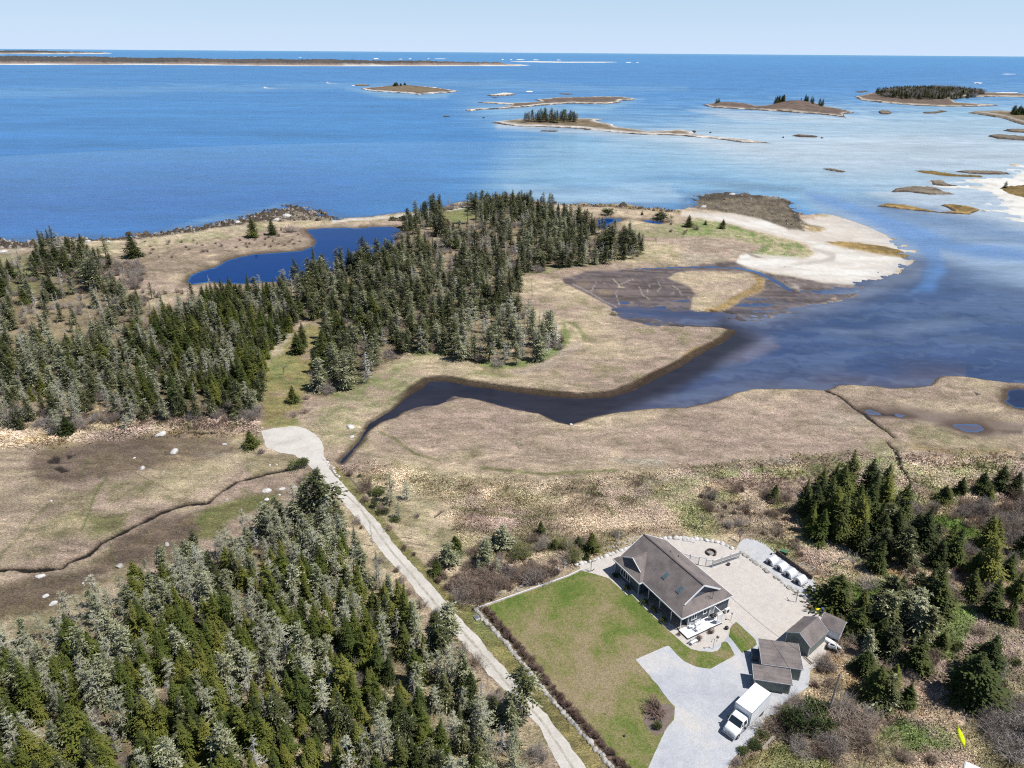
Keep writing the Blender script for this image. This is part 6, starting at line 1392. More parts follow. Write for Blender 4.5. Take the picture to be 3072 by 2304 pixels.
# far low islands with woods
far1 = island(T(0, 0, [(-900, 372), (0, 366), (500, 366), (1000, 376), (1560, 384), (2212, 388)]) + T0([(0, 392), (300, 396), (700, 404), (1000, 411), (1150, 417), (1245, 423), (1150, 428), (600, 428), (0, 430)]) + T(0, 0, [(1800, 428), (1200, 422), (0, 420), (-900, 418)]), 10, 1.6, ('sand', [(3.2, 'sand'), (5, 'brown'), (12, 'floor')]), (), (700, 30), 1.5, 'island', .5, canopy=(9, 15))
far2 = island(T(0, 0, [(-900, 350), (-500, 325), (0, 328), (200, 326), (350, 330), (560, 336), (650, 338), (740, 346), (660, 350), (300, 350), (0, 352)]), 10, 1.0, ('sand', [(3, 'wrack'), (5, 'brown')]), (), (300, 16), 1.5, 'island', .5, canopy=(5, 22))
far3 = island(T0([(1080, 398), (1250, 396), (1450, 400), (1700, 400), (1810, 402), (1700, 406), (1400, 406), (1150, 402)]), 10, .8, ('sand', [(6, 'sand')]), (), (90, 10), 2, 'sandbar', .5)
M_FOAM = mat_noise("sea_foam", (.62, .66, .70), (.82, .84, .86), .05, .8, 0, obj=False)
def foam(i, j, x, y, w_, h_=5):
    p = T(i, j, [(x, y)])[0]; n_ = 14; b = MB(); rr = random.Random(int(x * 7 + y))
    b.poly([un(p[0] + w_ * K / 2 * math.cos(2 * math.pi * k / n_) * rr.uniform(.6, 1), p[1] + h_ * K / 2 * math.sin(2 * math.pi * k / n_) * rr.uniform(.5, 1), .35) for k in range(n_)][::-1]); return b
fm = MB()
for a in ((1, 0, 225, 380, 40, 9), (1, 0, 385, 383, 30), (1, 0, 445, 381, 26), (1, 0, 565, 381, 14), (1, 0, 640, 381, 90, 4), (1, 0, 1045, 385, 16, 7), (1, 0, 1100, 386, 16), (1, 0, 1160, 386, 66), (1, 0, 1260, 388, 46), (1, 0, 1410, 389, 34, 4), (1, 0, 1860, 404, 50, 4), (1, 0, 1920, 405, 22, 4), (1, 0, 1220, 593, 64, 8), (1, 0, 580, 568, 100, 8), (1, 0, 80, 555, 30, 5), (2, 0, 1915, 538, 76, 8), (2, 0, 2110, 480, 120, 4), (2, 0, 2080, 600, 240, 5), (1, 0, 1900, 642, 40, 7), (0, 0, 1945, 371, 24, 4), (2, 0, 1905, 540, 40, 4)):
    f = foam(*a); k = len(fm.v); fm.v += f.v; fm.f += [tuple(q + k for q in ff) for ff in f.f]; fm.m += f.m
o = fm.build('sea_foam', M_FOAM); tag(o, 'white surf breaking along far reefs and sandbars', 'surf', None, 'stuff')
# two lobster boats
def motorboat(i, j, x, y, label, ang):
    p = un(*T(i, j, [(x, y)])[0], 0.0); t = tag(empty('fishing_boat', p, ang), label, 'boat', None)
    L = 12.0; rg = []
    for k in range(9):
        u = k / 8; w_ = 1.9 * min(1, (1 - u) * 2.4 + .05); rg.append([((u - .5) * L, -w_, 1.0 + u * .9), ((u - .5) * L, -w_ * .8, -.3), ((u - .5) * L, w_ * .8, -.3), ((u - .5) * L, w_, 1.0 + u * .9)])
    MB().loft(rg).build('hull', M_WHITE, t, True)
    MB().box(.5, 3.6, -1.3, 1.3, 1.3, 3.6).build('wheelhouse', M_WHITE, t, bevel=.15); MB().box(.3, 3.8, -1.4, 1.4, 3.6, 3.8).build('cabin_roof', M_WHITE, t)
    MB().box(3.605, 3.65, -1.1, 1.1, 2.5, 3.3).build('window', M_GLASS, t); MB().tube([(1.5, 0, 3.8), (1.5, 0, 6.5)], .08, 6).build('mast', M_METAL, t)
    w_ = MB(); rr = random.Random(3); 
    w_.poly([(6.5, .5, .12), (2, 6, .12), (-12, 6.5, .12), (-30, 2.2, .12), (-60, .6, .12), (-60, -.6, .12), (-28, -2.6, .12), (-12, -6.8, .12), (2, -6.0, .12), (6.5, -.5, .12)][::-1])
    o_ = w_.build('wake', M_FOAM); o_.location = (p[0], p[1], .15); o_.rotation_euler.z = ang; tag(o_, 'white foam wake trailing ' + ('the left far boat' if x > 1000 and x < 1900 else 'the right far boat'), 'wake', None, 'stuff')
motorboat(0, 0, 1720, 572, 'small white fishing boat, left of the two crossing the bay', math.radians(188))
motorboat(0, 0, 2125, 540, 'small white fishing boat, right of the two crossing the bay', math.radians(188))
# ================================================================== TREES AND BUSHES
def leaf_mat(name, c1, c2, c3, nscale=1.3, mixn=.5, lichen=None, lv=(.5, .62), rough=.75, trans=.12):
    m, nt, p = new_mat(name)
    tc = N(nt, "ShaderNodeTexCoord"); oi = N(nt, "ShaderNodeObjectInfo")
    vad = N(nt, "ShaderNodeVectorMath", operation='ADD'); nt.links.new(tc.outputs['Object'], vad.inputs[0])
    cx = N(nt, "ShaderNodeCombineXYZ"); ml = N(nt, "ShaderNodeMath", operation='MULTIPLY'); nt.links.new(oi.outputs['Random'], ml.inputs[0]); ml.inputs[1].default_value = 57.0
    nt.links.new(ml.outputs[0], cx.inputs[0]); nt.links.new(ml.outputs[0], cx.inputs[2]); nt.links.new(cx.outputs[0], vad.inputs[1])
    n1 = noise(nt, nscale, 3, .65, .2, vad.outputs[0])
    mx = N(nt, "ShaderNodeMath", operation='MULTIPLY_ADD'); nt.links.new(oi.outputs['Random'], mx.inputs[0]); mx.inputs[1].default_value = mixn
    sc_ = N(nt, "ShaderNodeMath", operation='MULTIPLY'); nt.links.new(n1.outputs[0], sc_.inputs[0]); sc_.inputs[1].default_value = 1.0 - mixn * .6
    nt.links.new(sc_.outputs[0], mx.inputs[2])
    r = ramp(nt, mx.outputs[0], [(.30, c1), (.55, c2), (.85, c3)])
    out = r.outputs[0]
    if lichen:
        n2 = noise(nt, 1.1, 4, .7, .5, vad.outputs[0])
        ad = N(nt, "ShaderNodeMath", operation='MULTIPLY_ADD'); nt.links.new(oi.outputs['Random'], ad.inputs[0]); ad.inputs[1].default_value = .22; nt.links.new(n2.outputs[0], ad.inputs[2])
        rl_ = ramp(nt, ad.outputs[0], [(lv[0], (0, 0, 0)), (lv[1], (1, 1, 1))])
        out = mixc(nt, rl_.outputs[0], out, lichen)
    nt.links.new(out, p.inputs['Base Color']); p.inputs['Roughness'].default_value = rough; p.inputs['Specular IOR Level'].default_value = .2
    return m
M_SPR = leaf_mat("spruce_needles", (.026, .036, .010), (.050, .064, .016), (.098, .108, .026), 1.2, .45)
M_SPRY = leaf_mat("young_spruce_needles", (.040, .058, .012), (.080, .100, .018), (.150, .152, .030), 1.2, .5)
M_SPRO = leaf_mat("peninsula_spruce_needles", (.032, .038, .015), (.060, .068, .024), (.110, .112, .044), 1.2, .5)
M_LICH = leaf_mat("lichen_needles", (.06, .07, .03), (.11, .12, .055), (.18, .185, .10), 1.4, .4)
M_LICH2 = leaf_mat("beard_lichen_twigs", (.185, .19, .11), (.30, .305, .19), (.43, .43, .30), 2.2, .35)
M_DEAD = leaf_mat("dead_silver_twigs", (.22, .21, .195), (.34, .325, .30), (.50, .48, .45), 1.0, .5)
M_TRUNK = leaf_mat("spruce_bark", (.10, .088, .075), (.17, .155, .14), (.27, .26, .24), 2.0, .4)
M_TWG = leaf_mat("bare_grey_twigs", (.17, .145, .13), (.25, .215, .195), (.35, .31, .28), .8, .5)
M_TWB = leaf_mat("bare_brown_twigs", (.15, .11, .088), (.23, .175, .14), (.33, .26, .205), .8, .5)
M_TWR = leaf_mat("reddish_hedge_twigs", (.11, .07, .058), (.17, .115, .095), (.24, .17, .14), .8, .4)
M_JUN = leaf_mat("dark_shrub_leaves", (.030, .045, .016), (.055, .075, .024), (.10, .115, .035), 1.5, .4)
M_BUD = leaf_mat("budding_twigs", (.14, .15, .055), (.20, .21, .08), (.27, .27, .12), .9, .4)

def spray(b, rr, p, d, L, wd, droop, n=4, m=0):
    """a flat needle spray with a toothed outline, folded down at its sides"""
    d = Vector(d).normalized(); side = d.cross(Vector((0, 0, 1)))
    if side.length < .1: side = Vector((1, 0, 0))
    side.normalize(); up = side.cross(d)
    prev = p; pl = pr = None
    for k in range(n):
        u = (k + 1) / n
        q = p + d * (L * u) + Vector((0, 0, -droop * L * u * u)) + up * rr.uniform(-.05, .05)
        w0 = wd * (1 - (k / n)) ** .6 * rr.uniform(.7, 1.25)
        mid_ = (prev + q) / 2
        a = mid_ + side * w0 + d * (w0 * .55) - Vector((0, 0, w0 * rr.uniform(.25, .6)))
        c = mid_ - side * w0 + d * (w0 * .55) - Vector((0, 0, w0 * rr.uniform(.25, .6)))
        i = len(b.v); b.v += [tuple(prev), tuple(a), tuple(q), tuple(c)]
        b.f += [(i, i + 1, i + 2), (i, i + 2, i + 3)]; b.m += [m, m]
        prev = q
def spruce(seed, h_, r_, dens=1.0, z0=.06, sparse=0.0, mats=None, irreg=.2, droop=.25, name='crown', lean=.0, dead=.0, prof=.8, tuft=.0, lob=.2):
    rr = random.Random(seed); b = MB()
    z = z0 * h_
    ang = 0; f1, f2, f3 = rr.uniform(0, 6.28), rr.uniform(0, 6.28), rr.uniform(0, 6.28)
    gaps = [(rr.uniform(0, 6.28), rr.uniform(.1, .8) * h_) for _ in range(int(5 * sparse) + 1)]
    while z < h_ * .985:
        u = z / h_
        prof_ = (1 - u) ** prof * (1 if u > .16 else .75 + u * 1.5)
        R0 = r_ * prof_ * rr.uniform(1 - irreg, 1 + irreg) + .06
        nb_ = max(5, int((6 + 8 * prof_) * dens))
        ang += rr.uniform(.5, 1.2)
        for k in range(nb_):
            a = ang + 6.283 * k / nb_ + rr.uniform(-.3, .3)
            if rr.random() < sparse * (.35 + .4 * (1 - u)): continue
            if any(abs((a - g[0] + 3.14) % 6.283 - 3.14) < .5 and abs(z - g[1]) < .12 * h_ for g in gaps) and rr.random() < .7: continue
            L = R0 * rr.uniform(.6, 1.2) * (1 + lob * math.sin(a + f1 + z * .4) + lob * .8 * math.sin(2 * a + f2 + z * 1.1)); zz = z + rr.uniform(-.14, .14)
            d = Vector((math.cos(a), math.sin(a), .12 + .35 * u - .2 * (1 - u)))
            p = Vector((lean * zz, 0, zz)) + Vector((math.cos(a), math.sin(a), 0)) * (L * .10)
            wd = min(.27, .10 + L * .13)
            isd = rr.random() < dead
            if isd: b.tube([p, p + d * L * .9], [.03, .008], 3, 1, False); continue
            m_ = 2 if rr.random() < tuft else 0
            spray(b, rr, p, d, L, wd, droop * rr.uniform(.5, 1.4), 5 if L > .9 else 3, m_)
            if L > .6:
                for s in (-1, 1):
                    if rr.random() < .85:
                        q = p + d * L * rr.uniform(.3, .65); d2 = Vector((math.cos(a + s * .8), math.sin(a + s * .8), d.z - .1)); spray(b, rr, q, d2, L * rr.uniform(.32, .5), wd * .7, droop, 2, 2 if rr.random() < tuft else 0)
        z += (.17 + .13 * (1 - u)) * rr.uniform(.8, 1.25) / dens ** .3
    spray(b, rr, Vector((lean * h_, 0, h_ * .95)), (.05, 0, 1), h_ * .07, .05, 0, 2)
    for a in (0, 2.1, 4.2): spray(b, rr, Vector((lean * h_, 0, h_ * .93)), (math.cos(a), math.sin(a), 1.1), .28, .07, 0, 2)
    return b
def palecrown(seed, h_, r_, nbr=54):
    """ragged old crown: bare limbs carrying small tufts of lichen and a few live sprays"""
    rr = random.Random(seed); b = MB(); f1 = rr.uniform(0, 6.28)
    for k in range(nbr):
        z = h_ * (.10 + .88 * (k / nbr)); a = rr.uniform(0, 6.28); u = z / h_; L = r_ * (1 - u) ** .6 * rr.uniform(.45, 1.15) * (1 + .3 * math.sin(a + f1)) + .15
        d = Vector((math.cos(a), math.sin(a), rr.uniform(-.3, .35))); p = Vector((0, 0, z)); q = p + d * L
        b.tube([p, q], [.035, .01], 3, 1, False)
        for t_ in range(int(5 + 6 * L)):
            s = p.lerp(q, rr.uniform(.2, 1.05)) + Vector((rr.uniform(-.16, .16), rr.uniform(-.16, .16), rr.uniform(-.1, .1))); a2 = a + rr.uniform(-1.4, 1.4); l2 = rr.uniform(.18, .5)
            m_ = 0 if rr.random() < .66 else (2 if rr.random() < .6 else 1)
            if m_ == 1: b.tube([s, s + Vector((math.cos(a2), math.sin(a2), rr.uniform(-.2, .5))) * l2 * 1.6], [.02, .006], 3, 1, False)
            else: spray(b, rr, s, (math.cos(a2), math.sin(a2), rr.uniform(-.3, .6)), l2, rr.uniform(.05, .13), .2, 2, m_)
    return b
def trunk_mb(seed, h_, r0_, lean=0, frac=.95, n=6):
    rr = random.Random(seed); b = MB()
    pts = [Vector((lean * h_ * frac * k / 5 + rr.uniform(-.03, .03) * k, rr.uniform(-.03, .03) * k, h_ * frac * k / 5 - .25 * (k == 0))) for k in range(6)]
    b.tube(pts, [r0_ * (1 - .17 * k) + .01 for k in range(6)], n); return b
def deadtree(seed, h_, r_, nbr=40, twig=3):
    rr = random.Random(seed); b = MB()
    for k in range(nbr):
        z = h_ * (.12 + .86 * (k / nbr)); a = rr.uniform(0, 6.28); u = z / h_; L = r_ * (1 - u * .8) * rr.uniform(.4, 1.1)
        p = Vector((0, 0, z)); q = p + Vector((math.cos(a), math.sin(a), rr.uniform(-.25, .3))) * L; e = q + Vector((math.cos(a + .4), math.sin(a + .4), rr.uniform(-.2, .6))) * L * .35
        b.tube([p, q, e], [.045, .028, .01], 3, 0, False)
        for t_ in range(twig):
            s = p.lerp(q, rr.uniform(.35, 1)); a2 = a + rr.choice((-1, 1)) * rr.uniform(.4, 1.3); l2 = L * rr.uniform(.25, .5)
            b.tube([s, s + Vector((math.cos(a2), math.sin(a2), rr.uniform(-.3, .4))) * l2], [.022, .008], 3, 0, False)
    return b
def bush(seed, h_, r_, n=110, spread=1.0, w_=.022, sub=3):
    """many thin stems and twigs fanning up from the root"""
    rr = random.Random(seed); b = MB()
    def tw(p, q, w0):
        d_ = (q - p); s = d_.cross(Vector((rr.uniform(-1, 1), rr.uniform(-1, 1), rr.uniform(-1, 1))))
        if s.length < 1e-4: return
        s = s.normalized() * w0; i = len(b.v); b.v += [tuple(p - s), tuple(p + s), tuple(q)]; b.f.append((i, i + 1, i + 2)); b.m.append(0)
    g1, g2, g3 = rr.uniform(0, 6.28), rr.uniform(0, 6.28), rr.uniform(0, 6.28); r0_, h0_ = r_, h_
    for k in range(n):
        a = rr.uniform(0, 6.28); t_ = rr.random() ** .6; r_ = r0_ * (1 + .38 * math.sin(a + g1) + .28 * math.sin(2 * a + g2)); h_ = h0_ * (1 + .25 * math.sin(a + g3)); root = Vector((math.cos(a) * r_ * .45 * rr.random(), math.sin(a) * r_ * .45 * rr.random(), 0))
        tip = Vector((math.cos(a) * r_ * t_, math.sin(a) * r_ * t_, h_ * (1 - .55 * t_ ** 2) * rr.uniform(.7, 1.08)))
        md = root.lerp(tip, .5) + Vector((0, 0, h_ * .12)); 
        tw(root, md + (tip - root) * .1, w_ * 1.6); tw(md, tip, w_)
        for s_ in range(sub):
            p = root.lerp(tip, rr.uniform(.35, .9)) + Vector((0, 0, h_ * .07)); a2 = rr.uniform(0, 6.28); l2 = r_ * rr.uniform(.15, .42)
            tw(p, p + Vector((math.cos(a2), math.sin(a2), rr.uniform(.1, 1.0))) * l2, w_ * .75)
    return b
def baretree(seed, h_, r_, n=26):
    rr = random.Random(seed); b = MB()
    def grow(p, d, L, r0, lev):
        q = p + d * L; b.tube([p, p.lerp(q, .5) + Vector((rr.uniform(-.05, .05), rr.uniform(-.05, .05), 0)) * L, q], [r0, r0 * .8, r0 * .55], 4 if lev < 2 else 3, 0, False)
        if lev >= 4: return
        for _ in range(3 if lev else 5):
            dd = (d + Vector((rr.uniform(-1, 1), rr.uniform(-1, 1), rr.uniform(-.2, .7))) * .75).normalized(); grow(p.lerp(q, rr.uniform(.55, 1)), dd, L * rr.uniform(.5, .75), r0 * .55, lev + 1)
    grow(Vector((0, 0, -.1)), Vector((rr.uniform(-.1, .1), rr.uniform(-.1, .1), 1)).normalized(), h_ * .34, .09, 0)
    return b
def leafball(seed, h_, r_, n=640, sz=.15):
    rr = random.Random(seed); b = MB()
    lobes = [(rr.uniform(-.5, .5) * r_, rr.uniform(-.5, .5) * r_, h_ * rr.uniform(.25, .62), rr.uniform(.38, .62)) for _ in range(7)]
    for k in range(n):
        lx, ly, lz, lr = rr.choice(lobes); v = Vector((rr.gauss(0, 1), rr.gauss(0, 1), rr.gauss(0, 1))).normalized() * lr * rr.uniform(.6, 1.1) * r_ * .9
        p = Vector((lx, ly, lz)) + Vector((v.x, v.y, v.z * .75)); p.z = max(p.z, .03)
        d = Vector((v.x + rr.uniform(-.3, .3), v.y + rr.uniform(-.3, .3), abs(v.z) * .6 + rr.uniform(.1, .7))).normalized()
        spray(b, rr, p, d, sz * rr.uniform(1, 2.6), sz * rr.uniform(.3, .6), .1, 2)
    return b
# prototypes: name -> list of (height, [(part name, mesh)])
PROTO = {}
def pm_(b, nm, mats, smooth=False): return b.raw(nm, mats)
def add_proto(key, h_, parts): PROTO.setdefault(key, []).append((h_, parts))
for s in range(5):
    hh_ = 8.0; rr_ = [1.75, 2.1, 1.55, 2.3, 1.9][s]
    cb = spruce(100 + s, hh_, rr_ * 1.08, 1.25, .05, .10, irreg=.28); tb = trunk_mb(s, hh_, .14)
    for key, mt in (('spruce', M_SPR), ('young', M_SPRY), ('pen', M_SPRO)):
        if key == 'pen': cb = spruce(120 + s, hh_, rr_ * 1.2, 1.1, .14, .26, irreg=.38, dead=.05, prof=.6, tuft=.08, lob=.3, lean=[0, .03, -.03, 0, .02][s])
        add_proto(key, hh_, [('crown', pm_(cb, 'crown', [mt, M_TRUNK, M_LICH2])), ('trunk', pm_(tb, 'trunk', [M_TRUNK]))])
for s in range(4):      # tall thin-crowned old spruce with bare lower stem
    hh_ = 9.0; cb = spruce(140 + s, hh_, [2.0, 1.7, 2.3, 1.8][s], .95, .28, .42, irreg=.5, dead=.20, lean=[0, .04, -.03, .06][s], prof=.45, tuft=.18, lob=.35); tb = trunk_mb(40 + s, hh_, .15, [0, .04, -.03, .06][s])
    add_proto('thin', hh_, [('crown', pm_(cb, 'crown', [M_SPRO, M_DEAD, M_LICH2])), ('trunk', pm_(tb, 'trunk', [M_TRUNK]))])
for s in range(5):
    hh_ = 7.5; cb = spruce(180 + s, hh_, [2.1, 1.8, 2.4, 1.9, 2.2][s], 1.1, .08, .38, irreg=.42, dead=.12, prof=.55, droop=.15, tuft=.45, lob=.32); cp_ = palecrown(190 + s, hh_, [2.1, 1.8, 2.4, 1.9, 2.2][s]); tb = trunk_mb(60 + s, hh_, .13)
    add_proto('lichen', hh_, [('crown', pm_(cb, 'crown', [M_LICH, M_DEAD, M_LICH2])), ('trunk', pm_(tb, 'trunk', [M_TRUNK]))])
    add_proto('pale', hh_, [('crown', pm_(cp_, 'crown', [M_LICH2, M_DEAD, M_LICH])), ('trunk', pm_(tb, 'trunk', [M_DEAD]))])
for s in range(4):
    hh_ = 7.0; cb = deadtree(220 + s, hh_, [1.7, 1.3, 2.0, 1.5][s], [46, 38, 52, 42][s], 4); tb = trunk_mb(80 + s, hh_, .13, [0, .05, .02, -.05][s])
    add_proto('dead', hh_, [('branches', pm_(cb, 'branches', [M_DEAD])), ('trunk', pm_(tb, 'trunk', [M_DEAD]))])
for s in range(4):
    cb = bush(260 + s, 2.2, [1.8, 2.1, 1.6, 2.3][s], 150, w_=.02, sub=4)
    add_proto('greybush', 2.2, [('', pm_(cb, 'bush', [M_TWG]))]); add_proto('brownbush', 2.2, [('', pm_(cb, 'bush', [M_TWB]))]); add_proto('budbush', 2.2, [('', pm_(cb, 'bush', [M_BUD]))])
    cb = bush(280 + s, 1.1, .8, 150, w_=.018, sub=3); add_proto('hedge', 1.1, [('', pm_(cb, 'bush', [M_TWR]))])
for s in range(3):
    cb = baretree(300 + s, 6, 2.2); add_proto('baretree', 6.0, [('', pm_(cb, 'bare_tree', [M_TWG]))]); add_proto('silvertree', 6.0, [('', pm_(cb, 'bare_tree', [M_DEAD]))])
    cb = leafball(320 + s, 1.7, 1.1); add_proto('shrub', 1.7, [('', pm_(cb, 'shrub', [M_JUN]))])
KINDS_ = {  # species -> object name, category, words
    'spruce': ('spruce_tree', 'spruce tree', 'dark green spruce'), 'young': ('young_spruce_tree', 'spruce tree', 'yellow-green spruce'), 'pen': ('olive_spruce_tree', 'spruce tree', 'olive green spruce'),
    'thin': ('thin_spruce_tree', 'spruce tree', 'thin-crowned ragged spruce'), 'lichen': ('lichen_spruce_tree', 'spruce tree', 'grey-green lichen-hung spruce'), 'pale': ('pale_lichen_tree', 'tree', 'whitish lichen-bearded tree'),
    'dead': ('dead_spruce_tree', 'dead tree', 'silver dead spruce'), 'greybush': ('grey_bush', 'bush', 'leafless grey alder bush'), 'brownbush': ('brown_bush', 'bush', 'leafless brown bush'), 'budbush': ('budding_bush', 'bush', 'yellow-green budding bush'),
    'hedge': ('hedge_bush', 'bush', 'reddish-brown leafless bush'), 'baretree': ('bare_tree', 'tree', 'leafless grey broadleaf tree'), 'silvertree': ('silver_tree', 'tree', 'gnarled silver leafless tree'), 'shrub': ('evergreen_shrub', 'shrub', 'rounded dark evergreen shrub')}
CAND = []
def ground_at(x, y):
    return gh(x, y)
def plant(sp, x, y, hgt, label=None, where='', group=None, wid=1.0, z=None, rot=None):
    CAND.append([sp, x, y, hgt, wid, label, where, group, z, rot])
def at_tile(i, j, sp, x, yb, yt, label=None, where='', group=None, wid=1.0):
    (px1, py1), (px2, py2) = T(i, j, [(x, yb), (x, yt)]); p = un(px1, py1)
    asp = {'greybush': .8, 'brownbush': .8, 'budbush': .75, 'hedge': .75, 'shrub': .65, 'silvertree': .42, 'baretree': .38, 'dead': .2, 'pale': .28, 'lichen': .28}.get(sp, .25) * wid
    R_ = math.sqrt(p[0] ** 2 + p[1] ** 2 + 82 ** 2); cd, sd = math.hypot(p[0], p[1]) / R_, 82 / R_
    hgt = (py1 - py2) * R_ / F_PX / (cd + asp * sd * 1.25)
    p = un(px1, py1 - asp * hgt * sd * .8 * F_PX / R_)
    plant(sp, p[0], p[1], hgt, label, where, group, wid)
def clearance(x, y):
    px, py = proj(x, y)
    return px, py
NOGO = [ROAD, GRAVEL, LAWN, GLADE]
def grow(poly, step, mix, hr, where, group, seed=1, dens=1.0, wid=(.85, 1.15), extra=None, avoid=()):
    rr = random.Random(seed); P = W(poly); xs = [p[0] for p in P]; ys = [p[1] for p in P]
    sp_, ws_ = zip(*mix); y = min(ys); row = 0; n_ = 0
    while y < max(ys):
        x = min(xs) + (row % 2) * step / 2
        while x < max(xs):
            u = x + rr.uniform(-.42, .42) * step; v = y + rr.uniform(-.42, .42) * step
            x += step
            if rr.random() > dens: continue
            px, py = proj(u, v)
            if not (-180 < px < 3260) or py > 2950: continue
            if not inside(px, py, poly): continue
            if any(inside(px, py, q) for q in NOGO) or any(inside(px, py, q) for q in avoid): continue
            if gh(u, v) < .12: continue
            m_ = extra(px, py, rr) if extra else None
            if m_ == 'skip': continue
            s = m_ or rr.choices(sp_, ws_)[0]
            k = float(fbm(np.array(u / 9.0), np.array(v / 9.0), 99, 2))
            hg = rr.uniform(*hr) * (.62 + .5 * k + .28 * rr.random()) * {'greybush': .32, 'brownbush': .28, 'budbush': .35, 'shrub': .25, 'baretree': .7, 'silvertree': .6, 'dead': .85, 'hedge': .15}.get(s, 1)
            plant(s, u, v, hg, None, where, group, rr.uniform(*wid)); n_ += 1
        y += step * .87; row += 1
    return n_
# foreground wood west of the road
def f1mix(px, py, rr):
    n_ = float(fbm(np.array(px / 170.), np.array(py / 170.), 7, 3))
    top = px * .36 + py + (n_ - .5) * 160     # upper margin is pale with lichen
    pale = .92 if top < 1930 else (.62 if top < 2060 else .25)
    if px > 1150: pale = max(pale, .55)
    if px < 200: pale = max(pale, .35)
    pale += (n_ - .5) * 1.1
    q = rr.random()
    if q < pale * .7: return 'pale'
    if q < pale: return 'lichen'
    if q > .945: return 'dead'
    if q > .86: return rr.choice(('greybush', 'baretree', 'silvertree'))
    return 'young' if (n_ > .40 and px < 1280) or rr.random() < .35 else ('pen' if rr.random() < .7 else 'spruce')
n1_ = grow(F1, 2.25, [('young', 1)], (4.6, 8.0), 'in the wood between road and lower left corner', 'trees of the near left wood', 3, .93, (.62, .95), f1mix)
# wood north of the west marsh
def m1mix(px, py, rr):
    zx, zy = px / 1.3888, py / 1.3888
    n_ = float(fbm(np.array(px / 110.), np.array(py / 80.), 17, 3)); q = rr.random()
    if zy < 748 - max(0, zx - 250) * .5 and zx < 420:
        if q < .48: return 'skip'
        if q < .60: return 'greybush'
        if q < .70: return 'brownbush'
        if q < .80: return 'dead'
        if q < .86: return 'pen'
        return 'silvertree' if q < .93 else 'lichen'
    if zy > 880: 
        if q < .30: return 'greybush'
        if q < .40: return 'brownbush'
        if q < .62: return 'pale'
        if q < .72: return 'lichen'
        return 'pen'
    if zx < 290 or n_ > .60:
        return 'pale' if q < .17 else 'lichen' if q < .38 else 'dead' if q < .48 else 'greybush' if q < .62 else 'skip' if q < .68 else 'pen' if q < .9 else 'young'
    return 'young' if q < .42 else 'spruce' if q < .78 else 'pen' if q < .92 else 'dead' if q < .95 else 'pale'
n2_ = grow(M1, 3.0, [('young', 1)], (5.4, 8.8), 'in the wood north of the west marsh', 'trees of the wood above the west marsh', 5, .93, (.7, 1.05), m1mix)
# peninsula wood
GAPS = Z([(960, 455), (1010, 450), (1040, 480), (1000, 505), (950, 500)])
def p1mix(px, py, rr):
    zx, zy = px / 1.3888, py / 1.3888; q = rr.random(); n_ = float(fbm(np.array(px / 90.), np.array(py / 60.), 27, 3))
    if rr.random() < .20: return rr.choice(('greybush', 'greybush', 'brownbush', 'dead', 'silvertree'))
    if n_ < .30: return 'skip' if q < .6 else 'greybush'
    if 930 < zx < 1150 and 460 < zy < 600 and n_ > .48:
        return 'greybush' if q < .35 else 'silvertree' if q < .5 else 'dead' if q < .68 else 'thin' if q < .85 else 'pen'
    if zx > 1000 and zy > 690:
        return 'dead' if q < .26 else 'pale' if q < .5 else 'thin' if q < .7 else 'greybush' if q < .76 else 'lichen' if q < .88 else 'skip'
    if zx < 760 and zy > 730: return 'spruce' if q < .45 else 'pen' if q < .6 else 'lichen' if q < .8 else 'thin'
    return 'pen' if q < .36 else 'thin' if q < .58 else 'spruce' if q < .70 else 'lichen' if q < .82 else 'dead' if q < .88 else 'pale' if q < .93 else 'greybush'
n3_ = grow(P1, 4.0, [('pen', 1)], (6.5, 10.2), 'in the peninsula wood by the tidal creek', 'trees of the peninsula wood', 9, .95, (.8, 1.2), p1mix, (GAPS,))
